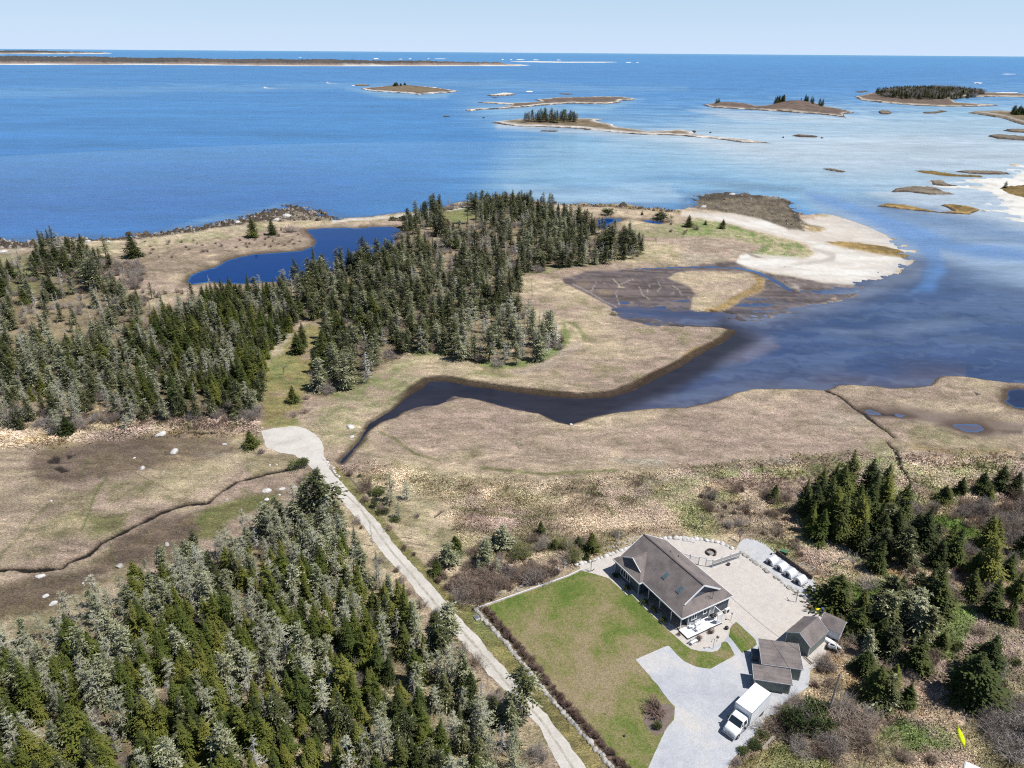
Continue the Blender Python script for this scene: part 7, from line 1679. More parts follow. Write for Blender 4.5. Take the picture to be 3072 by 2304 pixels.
# ---------- single trees and bushes one can point at
L_ = [
 (0, 1, 'spruce', 1645, 300, 172, 'broad dark spruce alone on the shore meadow above the pond', 1.5), (0, 1, 'spruce', 1766, 282, 178, 'smaller dark spruce right of the broad one above the pond', 1.35), (0, 1, 'spruce', 1822, 250, 226, 'tiny dark spruce right of the shore pair', 1.2),
 (0, 1, 'spruce', 868, 432, 272, 'big broad dark spruce on the shore, right of the thin one', 1.55), (0, 1, 'spruce', 242, 508, 395, 'squat dark spruce at the left end of the shore clump', 1.9), (0, 1, 'spruce', 305, 470, 318, 'tall dark spruce second in the shore clump', 1.2), (0, 1, 'spruce', 372, 478, 345, 'dark spruce in the middle of the shore clump', 1.4),
 (0, 1, 'spruce', 440, 522, 380, 'broadest dark spruce at the front of the shore clump', 1.9), (0, 1, 'spruce', 462, 430, 302, 'slim dark spruce at the back of the shore clump', 1.3), (0, 1, 'spruce', 550, 420, 288, 'pointed dark spruce right of the shore clump', 1.35), (0, 1, 'thin', 690, 440, 300, 'thin ragged spruce standing between shore clump and big spruce', 1.0), (0, 1, 'shrub', 655, 445, 405, 'low dark shrub beside the ragged shore spruce', 1.4),
 (0, 1, 'spruce', 182, 572, 528, 'very small dark spruce alone in the green clearing', 1.6), (0, 1, 'spruce', 345, 700, 565, 'broad dark spruce below the small clearing', 1.9), (0, 1, 'spruce', 30, 672, 565, 'dark spruce at the left edge below the meadow', 1.7), (0, 1, 'spruce', 15, 560, 490, 'dark spruce touching the left edge of the picture', 2.0), (0, 1, 'spruce', 172, 728, 628, 'slim dark spruce left of the broad clearing spruce', 1.1),
 (0, 1, 'thin', 610, 650, 450, 'tall ragged dark spruce among silver snags', 1.5), (0, 1, 'thin', 560, 600, 470, 'ragged dark spruce left of the tallest snag', 1.5), (0, 1, 'thin', 660, 640, 500, 'ragged dark spruce right of the tallest snag', 1.4), (0, 1, 'pen', 740, 700, 590, 'dark spruce at the edge of the grey thicket', 1.2), (0, 1, 'pen', 860, 755, 665, 'small spruce among grey scrub below the pond arm', 1.5), (0, 1, 'thin', 985, 700, 590, 'ragged spruce between grey scrub and pond', 1.1),
 (0, 1, 'spruce', 1663, 672, 615, 'small dark spruce, left one below the pond', 1.4), (0, 1, 'spruce', 1735, 665, 585, 'small dark spruce, right one below the pond', 1.4), (0, 1, 'silvertree', 800, 590, 460, 'pale bare tree right of the shore thicket', 1.0), (0, 1, 'silvertree', 1020, 450, 398, 'small white bare tree in the brown meadow', 1.2), (0, 1, 'silvertree', 1140, 430, 405, 'tiny white bare shrub in the brown meadow', 1.4), (0, 1, 'greybush', 880, 640, 570, 'pale grey thicket bush left of the pond tip', 1.4), (0, 1, 'dead', 1370, 660, 545, 'thin bare snag in the meadow below the pond', .7), (0, 1, 'greybush', 1880, 270, 215, 'pale bare bush right of the shore spruces', 1.6),
 (0, 1, 'spruce', 1925, 1062, 905, 'broad dark spruce standing in the glade', 1.4), (0, 1, 'spruce', 1965, 1010, 845, 'taller spruce at the back of the glade', 1.2), (0, 1, 'baretree', 1840, 1200, 1060, 'slim leafless tree in the middle of the glade', .9),
 (1, 1, 'pen', 610, 170, 8, 'tall spruce on the far shore of the peninsula, right of a pair', 1.1), (1, 1, 'pen', 548, 180, 60, 'spruce on the far shore of the peninsula, left of a pair', 1.2), (1, 1, 'shrub', 345, 192, 158, 'low dark shrub on the shore bank above the pond', 2.2), (1, 1, 'shrub', 405, 188, 145, 'second dark shrub on the shore bank above the pond', 1.8), (1, 1, 'thin', 820, 215, 20, 'tall ragged spruce over the small clearing', .9), (1, 1, 'thin', 875, 130, -5, 'topmost ragged spruce on the peninsula', .9), (1, 1, 'pen', 140, 470, 285, 'narrow spruce standing against the pond, leftmost', .9), (1, 1, 'pen', 240, 470, 305, 'narrow spruce standing against the pond, second', 1.0), (1, 1, 'pen', 310, 480, 308, 'narrow spruce standing against the pond, third', 1.0), (1, 1, 'dead', 60, 520, 420, 'bare pole-like snag at the pond edge', .6),
 (1, 1, 'thin', 1345, 110, 8, 'tall thin spruce on the north shore of the peninsula', .7), (1, 1, 'shrub', 1740, 155, 100, 'round olive shrub on the shore meadow', 2.0), (1, 1, 'spruce', 1948, 150, 115, 'small cone-shaped spruce on the shore meadow', 1.3), (1, 1, 'shrub', 2070, 190, 125, 'wide olive shrub right on the shore meadow', 1.9), (1, 1, 'baretree', 2040, 350, 270, 'round grey leafless tree beside green grass', 1.5), (1, 1, 'spruce', 1940, 385, 300, 'rounded dark spruce at the right end of the wood', 1.4), (1, 1, 'pen', 1830, 410, 235, 'broad dark spruce second from the right end of the wood', 1.3), (1, 1, 'pen', 1745, 435, 215, 'large dark spruce third from the right end of the wood', 1.3), (1, 1, 'pen', 1880, 400, 245, 'dark spruce between the two at the right end of the wood', 1.2),
 (1, 1, 'dead', 1235, 700, 550, 'tall needle-like snag rising over the marsh edge', .5), (1, 1, 'thin', 1150, 720, 500, 'tall thin spruce at the east edge of the wood', 1.0), (1, 1, 'lichen', 1350, 980, 750, 'lichen-grey spruce at the tip over the marsh curve', 1.1), (1, 1, 'pale', 1330, 1025, 900, 'low whitish tree at the tip over the marsh curve', 1.4), (1, 1, 'pale', 800, 1070, 830, 'large whitish leaning tree on the south edge', 1.3), (1, 1, 'dead', 275, 1010, 870, 'bare silver snag on the south-west edge', 1.3), (1, 1, 'pale', 1080, 1100, 950, 'ragged grey tree lowest on the south edge', 1.0), (1, 1, 'brownbush', 360, 1090, 1055, 'dark little bush on the straw slope', 1.4),
 (2, 1, 'spruce', 42, 232, 150, 'rounded dark spruce on the green sand spit', 1.7), (2, 1, 'spruce', 148, 216, 182, 'tiny dark spruce in the middle of the spit trio', 1.7), (2, 1, 'spruce', 258, 240, 175, 'small dark spruce at the right of the spit trio', 1.6), (2, 1, 'brownbush', 90, 250, 215, 'small brown bush between the spit spruces', 1.5), (2, 0, 'spruce', 2085, 1222, 1180, 'tiny lone spruce on the far right dunes', 1.5),
 (0, 2, 'greybush', 90, 285, 130, 'large round silver-grey bush at the left wood edge', 1.1), (0, 2, 'spruce', 445, 340, 210, 'round dark spruce bush at the marsh edge of the wood', 2.0), (0, 2, 'spruce', 1632, 430, 295, 'broad dark spruce alone beside the turning circle', 1.8), (0, 2, 'shrub', 1930, 560, 470, 'dark shrub where the ditch meets the road', 1.8), (0, 2, 'spruce', 1905, 130, 5, 'dark spruce right of the glade path', 1.3), (0, 2, 'brownbush', 1910, 220, 170, 'brown bush beside the small shelter on the path', 1.4), (0, 2, 'greybush', 1690, 460, 410, 'small grey bush by the edge of the turning circle', 1.3), (0, 2, 'pale', 820, 300, 200, 'pale lichen-covered low tree at the marsh edge', 1.5), (0, 2, 'brownbush', 1960, 660, 590, 'dry brown bush left of the road', 1.6),
 (0, 2, 'thin', 2090, 960, 520, 'tallest ragged spruce left of the road below the turning circle', 1.45), (0, 2, 'lichen', 1980, 960, 640, 'lichen-grey spruce left of the tallest roadside one', 1.2),
 (1, 2, 'pale', 325, 800, 565, 'tall silver lichen tree right of the road', 1.1), (1, 2, 'pale', 425, 770, 625, 'shorter silver lichen tree right of its taller twin', 1.2), (1, 2, 'pale', 370, 890, 760, 'silver lichen bush below the silver twins', 1.1), (1, 2, 'shrub', 240, 740, 655, 'dark shrub between road and silver trees', 1.7), (1, 2, 'shrub', 270, 860, 790, 'dark shrub lower beside the road', 1.6), (1, 2, 'shrub', 350, 905, 850, 'small dark shrub at the foot of the silver bush', 1.5), (1, 2, 'brownbush', 170, 700, 600, 'dark brown thicket by the ditch along the road', 1.4), (1, 2, 'shrub', 125, 612, 585, 'tiny dark shrub near the culvert', 1.6), (1, 2, 'greybush', 495, 880, 830, 'small grey bush in the straw grass', 1.1),
 (1, 2, 'dead', 205, 1060, 880, 'slim bare snag over the road', .5), (1, 2, 'dead', 460, 1010, 900, 'slim bare tree right of the road', .6), (1, 2, 'spruce', 1290, 985, 890, 'bushy spruce in the middle marsh edge', 1.3), (1, 2, 'spruce', 745, 1120, 975, 'dark spruce in the row above the lawn, left part', 1.5), (1, 2, 'lichen', 690, 1200, 1010, 'lichen spruce in the row above the lawn', 1.4), (1, 2, 'lichen', 1040, 1110, 900, 'tall lichen spruce in the row above the lawn', 1.35), (1, 2, 'spruce', 985, 1050, 960, 'dark spruce left of the tall lichen one', 1.1), (1, 2, 'pale', 1010, 1240, 1120, 'white lichen tree close above the brown hedge', 1.4), (1, 2, 'pale', 890, 1240, 1130, 'grey lichen tree left of the white one', 1.2), (1, 2, 'spruce', 620, 1244, 1130, 'dark low spruce at the left of the row', 1.3), (1, 2, 'budbush', 1150, 1180, 1000, 'yellow-green budding tree above the hedge', 1.0), (1, 2, 'baretree', 1455, 1155, 945, 'light green birch-like tree with white stem', .9), (1, 2, 'budbush', 1440, 1100, 970, 'yellow-green foliage cluster around the pale stem', .9), (1, 2, 'spruce', 1380, 1080, 1000, 'small dark spruce left of the pale stem', 1.4), (1, 2, 'spruce', 1535, 1060, 975, 'small dark spruce right of the pale stem', 1.3), (1, 2, 'spruce', 1620, 1110, 955, 'dark spruce at the right end of the row', 1.3), (1, 2, 'spruce', 1590, 1150, 1085, 'small spruce bush just above the boulders', 1.5), (1, 2, 'greybush', 1780, 1010, 950, 'grey-green bush above the white boulders', 1.4), (1, 2, 'dead', 1795, 1030, 945, 'crooked pale stem beside the boulders', .8),
 (2, 2, 'spruce', 590, 772, 640, 'dark spruce alone left of the big right-hand clump', 1.3), (2, 2, 'brownbush', 660, 770, 680, 'brown bush touching the lone spruce', 1.3), (2, 2, 'baretree', 125, 970, 790, 'leafless grey tree behind the fire pit boulders', 1.3), (2, 2, 'baretree', 365, 1060, 870, 'bare spreading shrub at the tip of the hut gravel', 1.3), (2, 2, 'silvertree', 1000, 1230, 1010, 'big gnarled silver tree behind the white huts', 1.9), (2, 2, 'silvertree', 1100, 1244, 1060, 'second gnarled silver tree behind the huts', 1.5), (2, 2, 'baretree', 1430, 960, 660, 'tall bare grey tree right of the big clump', 1.1), (2, 2, 'silvertree', 1260, 930, 780, 'silver bare tree in the clump facing the creek', 1.0), (2, 2, 'silvertree', 1360, 1100, 930, 'silver bare branches lower in the clump', 1.3),
 (2, 2, 'spruce', 1690, 780, 655, 'low dark spruce left of the far right clump', 1.7), (2, 2, 'spruce', 1790, 725, 600, 'dark spruce second in the far right clump', 1.4), (2, 2, 'spruce', 1930, 720, 575, 'dark spruce in the far right clump', 1.6), (2, 2, 'spruce', 2040, 700, 530, 'tallest dark spruce of the far right clump', 1.5), (2, 2, 'spruce', 2150, 730, 580, 'dark spruce at the right edge of the far clump', 1.4), (2, 2, 'young', 1980, 760, 660, 'yellow-green low spruce in front of the far right clump', 1.4),
 (2, 3, 'spruce', 985, 245, -10, 'large broad spruce directly behind the clutter by the back shed', 1.75), (2, 3, 'shrub', 815, 118, 62, 'small cone-clipped evergreen at the end of the huts', .75), (2, 3, 'thin', 1300, 400, 120, 'ragged half-dead spruce right of the back shed', 1.3), (2, 3, 'spruce', 1130, 400, 200, 'dark spruce touching the back shed', 1.6), (2, 3, 'spruce', 1230, 480, 300, 'dark spruce behind the gabled shed', 1.7), (2, 3, 'lichen', 1480, 330, 80, 'lichen spruce in the right-hand thicket', 1.4), (2, 3, 'spruce', 1620, 300, -60, 'tall slim dark spruce above the bright grass', 1.2), (2, 3, 'spruce', 1500, 640, 385, 'dark cone-shaped spruce right of the utility pole group', 1.5), (2, 3, 'spruce', 1660, 520, 370, 'small dark spruce beside a thin bare stem', 1.4), (2, 3, 'baretree', 1645, 400, 270, 'thin bare tree over the small dark spruce', .5), (2, 3, 'spruce', 1840, 850, 500, 'big dark double spruce with the long shadow', 1.45), (2, 3, 'spruce', 1920, 700, 400, 'tall dark spruce behind the big double one', 1.3), (2, 3, 'dead', 2030, 760, 580, 'slim dark leafless pole-like tree on the right slope', .5),
 (2, 3, 'spruce', 1170, 660, 480, 'dark spruce at the top of the group by the pole', 1.7), (2, 3, 'spruce', 1240, 860, 590, 'dark spruce at the centre of the group by the pole', 1.5), (2, 3, 'young', 1350, 780, 590, 'yellow-green spruce at the right of the pole group', 1.2), (2, 3, 'young', 1440, 860, 700, 'small yellow-green spruce at the right foot of the pole group', 1.3), (2, 3, 'pen', 1310, 880, 660, 'olive spruce at the front of the pole group', 1.4), (2, 3, 'shrub', 760, 1080, 880, 'wide dark evergreen bush right of the truck', 1.0), (2, 3, 'shrub', 820, 930, 770, 'yellow-tinged evergreen bush behind the truck', 1.1), (2, 3, 'shrub', 890, 1020, 860, 'dark evergreen bush at the foot of the pole', 1.2), (2, 3, 'shrub', 460, 1120, 1040, 'small evergreen bush at the drive edge, upper', 1.5), (2, 3, 'shrub', 395, 1175, 1110, 'small evergreen bush at the drive edge, lower', 1.5), (2, 3, 'shrub', 520, 1060, 990, 'yellowish low bush between truck and dark thicket', 1.5),
 (2, 3, 'brownbush', 1040, 1110, 900, 'brown leafless thicket right of the pole', 1.6), (2, 3, 'brownbush', 1160, 1080, 930, 'grey-brown bush right of the pole thicket', 1.5), (2, 3, 'greybush', 760, 1160, 1060, 'grey bare bush in front of the dark evergreen bushes', 1.5), (2, 3, 'brownbush', 640, 1060, 930, 'purple-brown bush at the left of the dark evergreens', 1.3), (2, 3, 'greybush', 2180, 1110, 870, 'large dark bare bush at the lower right edge', 1.5), (2, 3, 'baretree', 2200, 1130, 800, 'spreading bare tree cut by the lower right edge', 1.6), (2, 3, 'brownbush', 960, 1200, 1100, 'low brown bush on the lower bank', 1.4), (2, 3, 'brownbush', 1430, 1230, 1140, 'purple-brown low bush near the bottom edge', 1.6), (2, 3, 'greybush', 350, 1244, 1180, 'small bare bush among pale stones by the drive', 1.1),
 (1, 3, 'thin', 1180, 960, 590, 'big ragged spruce leaning over the road, lowest', 1.15), (1, 3, 'lichen', 690, 420, 165, 'slim lichen spruce at the road edge', 1.2), (1, 3, 'hedge', 2040, 930, 800, 'reddish bare ornamental bush in the lawn bed', 1.6), (1, 3, 'shrub', 2045, 1000, 930, 'round golden-green clipped shrub in the lawn bed', .85), (1, 3, 'baretree', 1345, 475, 430, 'tiny bare sapling on the lawn, upper', .8), (1, 3, 'baretree', 1725, 910, 855, 'small bare sapling on the lawn, lower', .8), (1, 3, 'lichen', 1100, 1040, 780, 'lichen-grey spruce beside the lowest roadside one', 1.1), (1, 3, 'pale', 900, 1000, 780, 'whitish dead-topped tree left of the roadside spruces', 1.4), (1, 3, 'pale', 790, 860, 730, 'sprawling whitish dead crown by the lower road', 1.6),
]
for i, j, sp, x, yb, yt, lab, wd in L_: at_tile(i, j, sp, x, yb, yt, lab, '', None, wd)
# shrubs in the shaded front bed and tufts in the gravel island
for k, (x, y, w_) in enumerate(((-15.1, -1.15, .9), (-11.7, -1.3, .9), (-7.6, -.75, .9), (-5.3, -.8, .8), (-2.9, -.8, .9))):
    q_ = hpt(x, y); plant('shrub', q_[0], q_[1], 1.2, ['leftmost', 'second', 'third', 'fourth', 'rightmost'][k] + ' of five dark shrubs in the shaded front bed of the house', '', 'shrubs along the house front', 1.0, GZ)
for k, (x, y, w_) in enumerate(((1075, 880, 1.0), (1270, 770, .9), (750, 800, .6), (1400, 850, .4))):
    q_ = at4(3, x, y); plant('hedge', q_[0], q_[1], 1.0 * w_, ['tall tuft-like bare bush behind the garden bench', 'bare bush at the outer edge of the deck', 'pinkish low bush at the deck corner by the lawn', 'small dry tuft on the round gravel bed'][k], '', None, 1.0, GZ)
# hedges
hl = W(T(1, 3, [(950, 240), (1010, 310), (1070, 380), (1150, 460), (1220, 550), (1290, 640), (1370, 740), (1450, 830), (1530, 920), (1640, 1040), (1740, 1140), (1830, 1230), (1930, 1350)]))
for p in along(hl, .85): plant('hedge', p.x + rnd.uniform(-.25, .25), p.y + rnd.uniform(-.25, .25), rnd.uniform(.8, 1.25), None, 'in the hedge strip inside the long stone wall', 'bare bushes of the long hedge', rnd.uniform(.8, 1.1), GZ)
grow(T(1, 3, [(700, 100), (760, 190), (860, 190), (1200, 70), (1460, -15)]) + T(1, 2, [(1540, 1190), (1400, 1200), (1100, 1150), (900, 1244), (640, 1244)]) + T(1, 3, [(560, 20)]), 1.35, [('hedge', 5), ('brownbush', 3), ('greybush', 1)], (7, 9), 'in the brown thicket above the lawn', 'bare bushes above the lawn', 21, .8, (.9, 1.3))
grow(T(1, 2, [(620, 1150), (800, 1060), (1250, 1010), (1650, 1000), (1680, 1110), (1560, 1180), (1300, 1170), (1000, 1200), (700, 1244)]), 2.3, [('brownbush', 4), ('greybush', 3), ('budbush', 2), ('shrub', 2), ('lichen', 1)], (5, 8), 'in the scrub row above the brown thicket', 'scrub bushes above the lawn', 22, .6)
# right-hand clump and thickets
grow(T(2, 2, [(700, 830), (830, 740), (900, 700), (1000, 690), (1320, 690), (1400, 800), (1450, 920), (1300, 1010), (1240, 1080), (1100, 1090), (930, 1060), (780, 1060), (760, 960)]), 3.0, [('spruce', 5), ('young', 3), ('greybush', 1)], (6.5, 9.5), 'in the big dark clump right of the house', 'trees of the clump right of the house', 31, .9, (.9, 1.2))
grow(T(2, 2, [(1180, 1020), (1500, 940), (1640, 1000), (1650, 1150), (1700, 1244), (1150, 1244), (1130, 1110)]), 3.0, [('spruce', 4), ('pen', 2), ('young', 1), ('silvertree', .7)], (5.5, 8.5), 'in the spruces above the bright grass', 'spruces right of the huts', 32, .8, (1, 1.3))
grow(T(2, 2, [(1640, 1080), (1800, 1000), (2212, 1040), (2700, 1100), (2700, 1300), (1660, 1250)]), 3.4, [('young', 3), ('spruce', 2), ('brownbush', 3), ('greybush', 3)], (5, 8), 'in the mixed thicket at the right edge', 'trees and bushes at the right edge', 33, .75, (1, 1.3))
grow(T(2, 2, [(1780, 800), (2212, 740), (2700, 760), (2700, 1080), (2100, 1030), (1950, 1000), (1880, 900), (1760, 860)]), 2.2, [('greybush', 5), ('brownbush', 4), ('baretree', 1)], (6, 8.5), 'in the grey-brown bare thicket on the right', 'bare bushes on the right slope', 34, .8)
grow(T(2, 2, [(1350, 780), (1480, 740), (1560, 820), (1560, 960), (1430, 980), (1380, 880)]), 2.6, [('greybush', 4), ('baretree', 2)], (6, 9), 'beside the tall bare tree right of the clump', 'bare trees right of the big clump', 35, .8)
grow(T(2, 2, [(120, 700), (300, 660), (480, 700), (760, 740), (760, 900), (700, 1000), (520, 1050), (400, 1000), (230, 900), (120, 800)]), 2.2, [('hedge', 4), ('brownbush', 4), ('greybush', 1)], (5, 7), 'in the reddish brown scrub behind the fire pit', 'bushes behind the back yard', 36, .5)
grow(T(2, 2, [(560, 1060), (760, 1000), (820, 1100), (700, 1130), (600, 1090)]), 1.8, [('hedge', 4), ('brownbush', 2)], (5, 7), 'on the bank behind the white huts', 'bushes on the bank behind the huts', 37, .5)
grow(T(2, 3, [(1050, 250), (1250, 200), (1560, 100), (1640, 300), (1600, 420), (1400, 520), (1200, 520), (1110, 500), (1100, 400)]), 2.9, [('spruce', 4), ('lichen', 2), ('greybush', 1), ('pen', 2)], (5, 8), 'in the thicket right of the sheds', 'trees right of the sheds', 38, .8, (1, 1.35))
grow(T(2, 3, [(1640, 0), (2212, 0), (2700, 0), (2700, 420), (2212, 420), (1950, 330), (1850, 160)]), 3.0, [('spruce', 3), ('young', 2), ('brownbush', 4), ('greybush', 2)], (5, 8), 'in the dark thicket at the far right', 'trees and bushes at the far right', 39, .7, (1, 1.3))
grow(T(2, 3, [(520, 960), (640, 880), (800, 800), (960, 860), (1250, 900), (1250, 1080), (900, 1180), (640, 1090), (520, 1040)]), 1.7, [('brownbush', 4), ('greybush', 3), ('shrub', 1)], (5, 7.5), 'in the thicket between truck and utility pole', 'bushes right of the truck', 40, .75)
grow(T(2, 3, [(1560, 480), (1700, 500), (1700, 620), (1560, 680), (1480, 560)]), 2, [('brownbush', 3), ('hedge', 2)], (5, 7), 'between the dark cone spruce and the double spruce', 'bushes between the right-hand spruces', 41, .7)
grow(T(2, 3, [(820, 520), (1050, 470), (1180, 500), (1080, 600), (960, 720), (820, 760), (780, 680)]), 1.6, [('hedge', 3), ('brownbush', 2)], (4, 6), 'on the straw bank behind the lean-to sheds', 'low bushes behind the sheds', 42, .35)
grow(T(2, 3, [(1900, 900), (2212, 820), (2600, 900), (2600, 1300), (2000, 1200)]), 2.4, [('greybush', 5), ('brownbush', 2)], (5, 8), 'in the bare brush at the lower right corner', 'bare brush at the lower right', 43, .8)
grow(T(2, 3, [(1250, 1140), (1600, 1130), (1800, 1180), (1750, 1260), (1250, 1260)]), 2.6, [('brownbush', 3), ('hedge', 2)], (4, 5.5), 'on the rough slope near the bottom edge', 'low bushes near the bottom edge', 44, .4)
grow(T(2, 2, [(1500, 760), (1760, 760), (2212, 900), (2900, 1000), (2900, 1400), (1100, 1400), (1100, 1244), (1250, 1000), (1420, 900)]) , 3.0, [('brownbush', 5), ('greybush', 4), ('hedge', 3)], (4.5, 7.5), 'in the brush between the right-hand trees', 'brush between the right-hand trees', 71, .42)
grow(T(2, 3, [(900, 480), (1200, 520), (1700, 250), (2212, 300), (2900, 400), (2900, 900), (2212, 760), (1700, 700), (1500, 820), (1300, 900), (1000, 860), (880, 620)]), 2.8, [('brownbush', 5), ('greybush', 4), ('hedge', 3), ('shrub', 1)], (4, 7), 'in the brush above the kayak', 'brush above the kayak', 72, .36)
grow(T(1, 2, [(0, 740), (180, 960), (330, 1150), (420, 1260)]) + T(1, 3, [(520, 130), (680, 320), (900, 580), (1040, 720), (1180, 900), (1270, 990), (1330, 1110), (1380, 1240), (1200, 1240), (1050, 960), (800, 640), (520, 300), (330, 60)]), 2.2, [('brownbush', 4), ('greybush', 3), ('pale', 2), ('hedge', 3), ('lichen', 1)], (3.5, 6), 'on the strip between near wood and road', 'brush between wood and road', 73, .6)
grow(T(2, 1, [(-40, 300), (60, 260), (-100, 200), (-200, 260)]), 4, [('brownbush', 1)], (4, 6), 'on the meadow behind the spit', 'bushes of the spit meadow', 74, .3)
# north-west meadow and shore thickets
grow(T(0, 1, [(560, 440), (900, 470), (960, 560), (820, 640), (700, 560), (500, 560), (300, 540), (200, 480)]), 3.2, [('greybush', 6), ('brownbush', 3), ('pen', 1)], (6, 9), 'in the purple-grey scrub behind the shore spruces', 'scrub behind the shore spruces', 45, .75)
grow(T(0, 1, [(-300, 620), (0, 600), (100, 560), (0, 480), (-300, 480)]), 3.5, [('greybush', 5), ('spruce', 2)], (6, 9), 'in the scrub at the left edge above the wood', 'scrub at the left edge', 46, .7)
grow(T(0, 1, [(780, 640), (1050, 640), (1500, 640), (1750, 680), (1780, 760), (1500, 700), (1100, 700), (820, 760)]), 3.6, [('greybush', 6), ('silvertree', 2), ('brownbush', 3)], (5, 7), 'in the pale scrub between wood and pond', 'scrub between the wood and the pond', 47, .6)
grow(T(0, 1, [(850, 330), (1600, 280), (1960, 260), (1980, 340), (1400, 400), (900, 460)]), 4.5, [('brownbush', 4), ('greybush', 1)], (3.2, 4.5), 'low in the brown shore meadow', 'low bushes of the shore meadow', 48, .35)
grow(T(0, 2, [(0, 250), (300, 280), (900, 250), (1300, 240), (1640, 240), (1640, 180), (1300, 190), (800, 190), (200, 240)]), 2.8, [('brownbush', 4), ('greybush', 5), ('shrub', 2), ('pale', 1)], (5.5, 8), 'in the bush fringe between wood and west marsh', 'bush fringe above the west marsh', 49, .7)
grow(T(0, 2, [(1700, 260), (1880, 220), (1960, 240), (2000, 200), (1960, 120), (2050, 80), (1980, 60), (1900, 130), (1760, 200)]), 2.4, [('brownbush', 4), ('greybush', 4)], (4.5, 6), 'beside the mouth of the glade path', 'bushes at the path mouth', 50, .4)
grow(T(1, 2, [(60, 560), (150, 640), (300, 860), (420, 1020), (540, 1180), (500, 1190), (380, 1060), (250, 900), (90, 680), (30, 600)]), 2.0, [('brownbush', 4), ('hedge', 4), ('shrub', 1)], (4.5, 6.5), 'along the ditch right of the road', 'bushes along the road ditch', 51, .5)
grow(T(1, 2, [(540, 1180), (620, 1120), (700, 1244), (640, 1300)]) + T(1, 3, [(640, 90), (560, 10)]), 2, [('brownbush', 3), ('shrub', 1)], (5, 7), 'at the corner between road and lawn', 'bushes at the road corner', 52, .5)
grow(T(0, 2, [(1960, 720), (2100, 760), (2212, 900), (2212, 1244), (1900, 1100), (1600, 1060), (1700, 900)]), 2.8, [('pale', 3), ('lichen', 3), ('greybush', 3), ('brownbush', 1)], (5, 7.5), 'on the pale upper margin of the near wood', 'pale trees on the upper wood margin', 53, .7)
# island trees
def grow_isl(rec, i, j, poly, step, mix, hr, where, group, seed, dens=.9, wd=(.9, 1.3)):
    pq = T(i, j, poly); P = W(pq, 1.0); rr = random.Random(seed); xs = [p[0] for p in P]; ys = [p[1] for p in P]; sp_, ws_ = zip(*mix)
    y = min(ys)
    while y < max(ys):
        x = min(xs)
        while x < max(xs):
            u = x + rr.uniform(-.4, .4) * step; v = y + rr.uniform(-.4, .4) * step; x += step
            px, py = proj(u, v, 1.0)
            if rr.random() > dens or not inside(px, py, pq): continue
            plant(rr.choices(sp_, ws_)[0], u, v, rr.uniform(*hr), None, where, group, rr.uniform(*wd), igh(rec, u, v))
        y += step * 1.3
grow_isl(i2, 1, 0, [(1155, 796), (1200, 784), (1400, 780), (1530, 784), (1535, 800), (1400, 802), (1200, 799)], 5.5, [('pen', 5), ('thin', 2), ('dead', 2)], (9, 15), 'on the little wooded island in the bay', 'trees on the little wooded island', 61)
grow_isl(i5, 2, 0, [(1250, 604), (1400, 590), (1700, 586), (1900, 600), (1950, 614), (1850, 634), (1650, 652), (1450, 652), (1290, 634)], 10, [('pen', 5), ('spruce', 4), ('greybush', 1)], (9, 13), 'on the large wooded island at the right', 'trees on the large wooded island', 62, .9, (1.1, 1.6))
grow_isl(i4, 2, 0, [(590, 682), (610, 672), (650, 668), (660, 678), (610, 684)], 6, [('spruce', 1)], (10, 13), 'on the left knoll of the long low island', 'spruces on the low island knolls', 63, .8)
grow_isl(i4, 2, 0, [(720, 670), (780, 664), (860, 678), (920, 692), (860, 700), (830, 690), (780, 672)], 9, [('spruce', 1)], (8, 13), 'on the right knoll of the long low island', 'spruces on the low island knolls', 64, .6)
grow_isl(i4, 2, 0, [(205, 674), (240, 670), (245, 678), (210, 680)], 6, [('spruce', 1)], (6, 9), 'at the left end of the long low island', 'small spruces at the end of the low island', 65, .7)
grow_isl(i1, 1, 0, [(335, 566), (345, 562), (420, 560), (405, 566), (340, 568)], 9, [('spruce', 1)], (6, 9), 'on the hump of the far left small island', 'bushes on the far small island', 66, .6, (2, 3))
grow_isl(i6, 2, 0, [(2110, 745), (2150, 730), (2250, 735), (2500, 740), (2500, 760), (2200, 755)], 6, [('spruce', 1)], (8, 12), 'on the rocky point at the right edge', 'spruces on the rocky point', 67, .8, (1.2, 1.5))

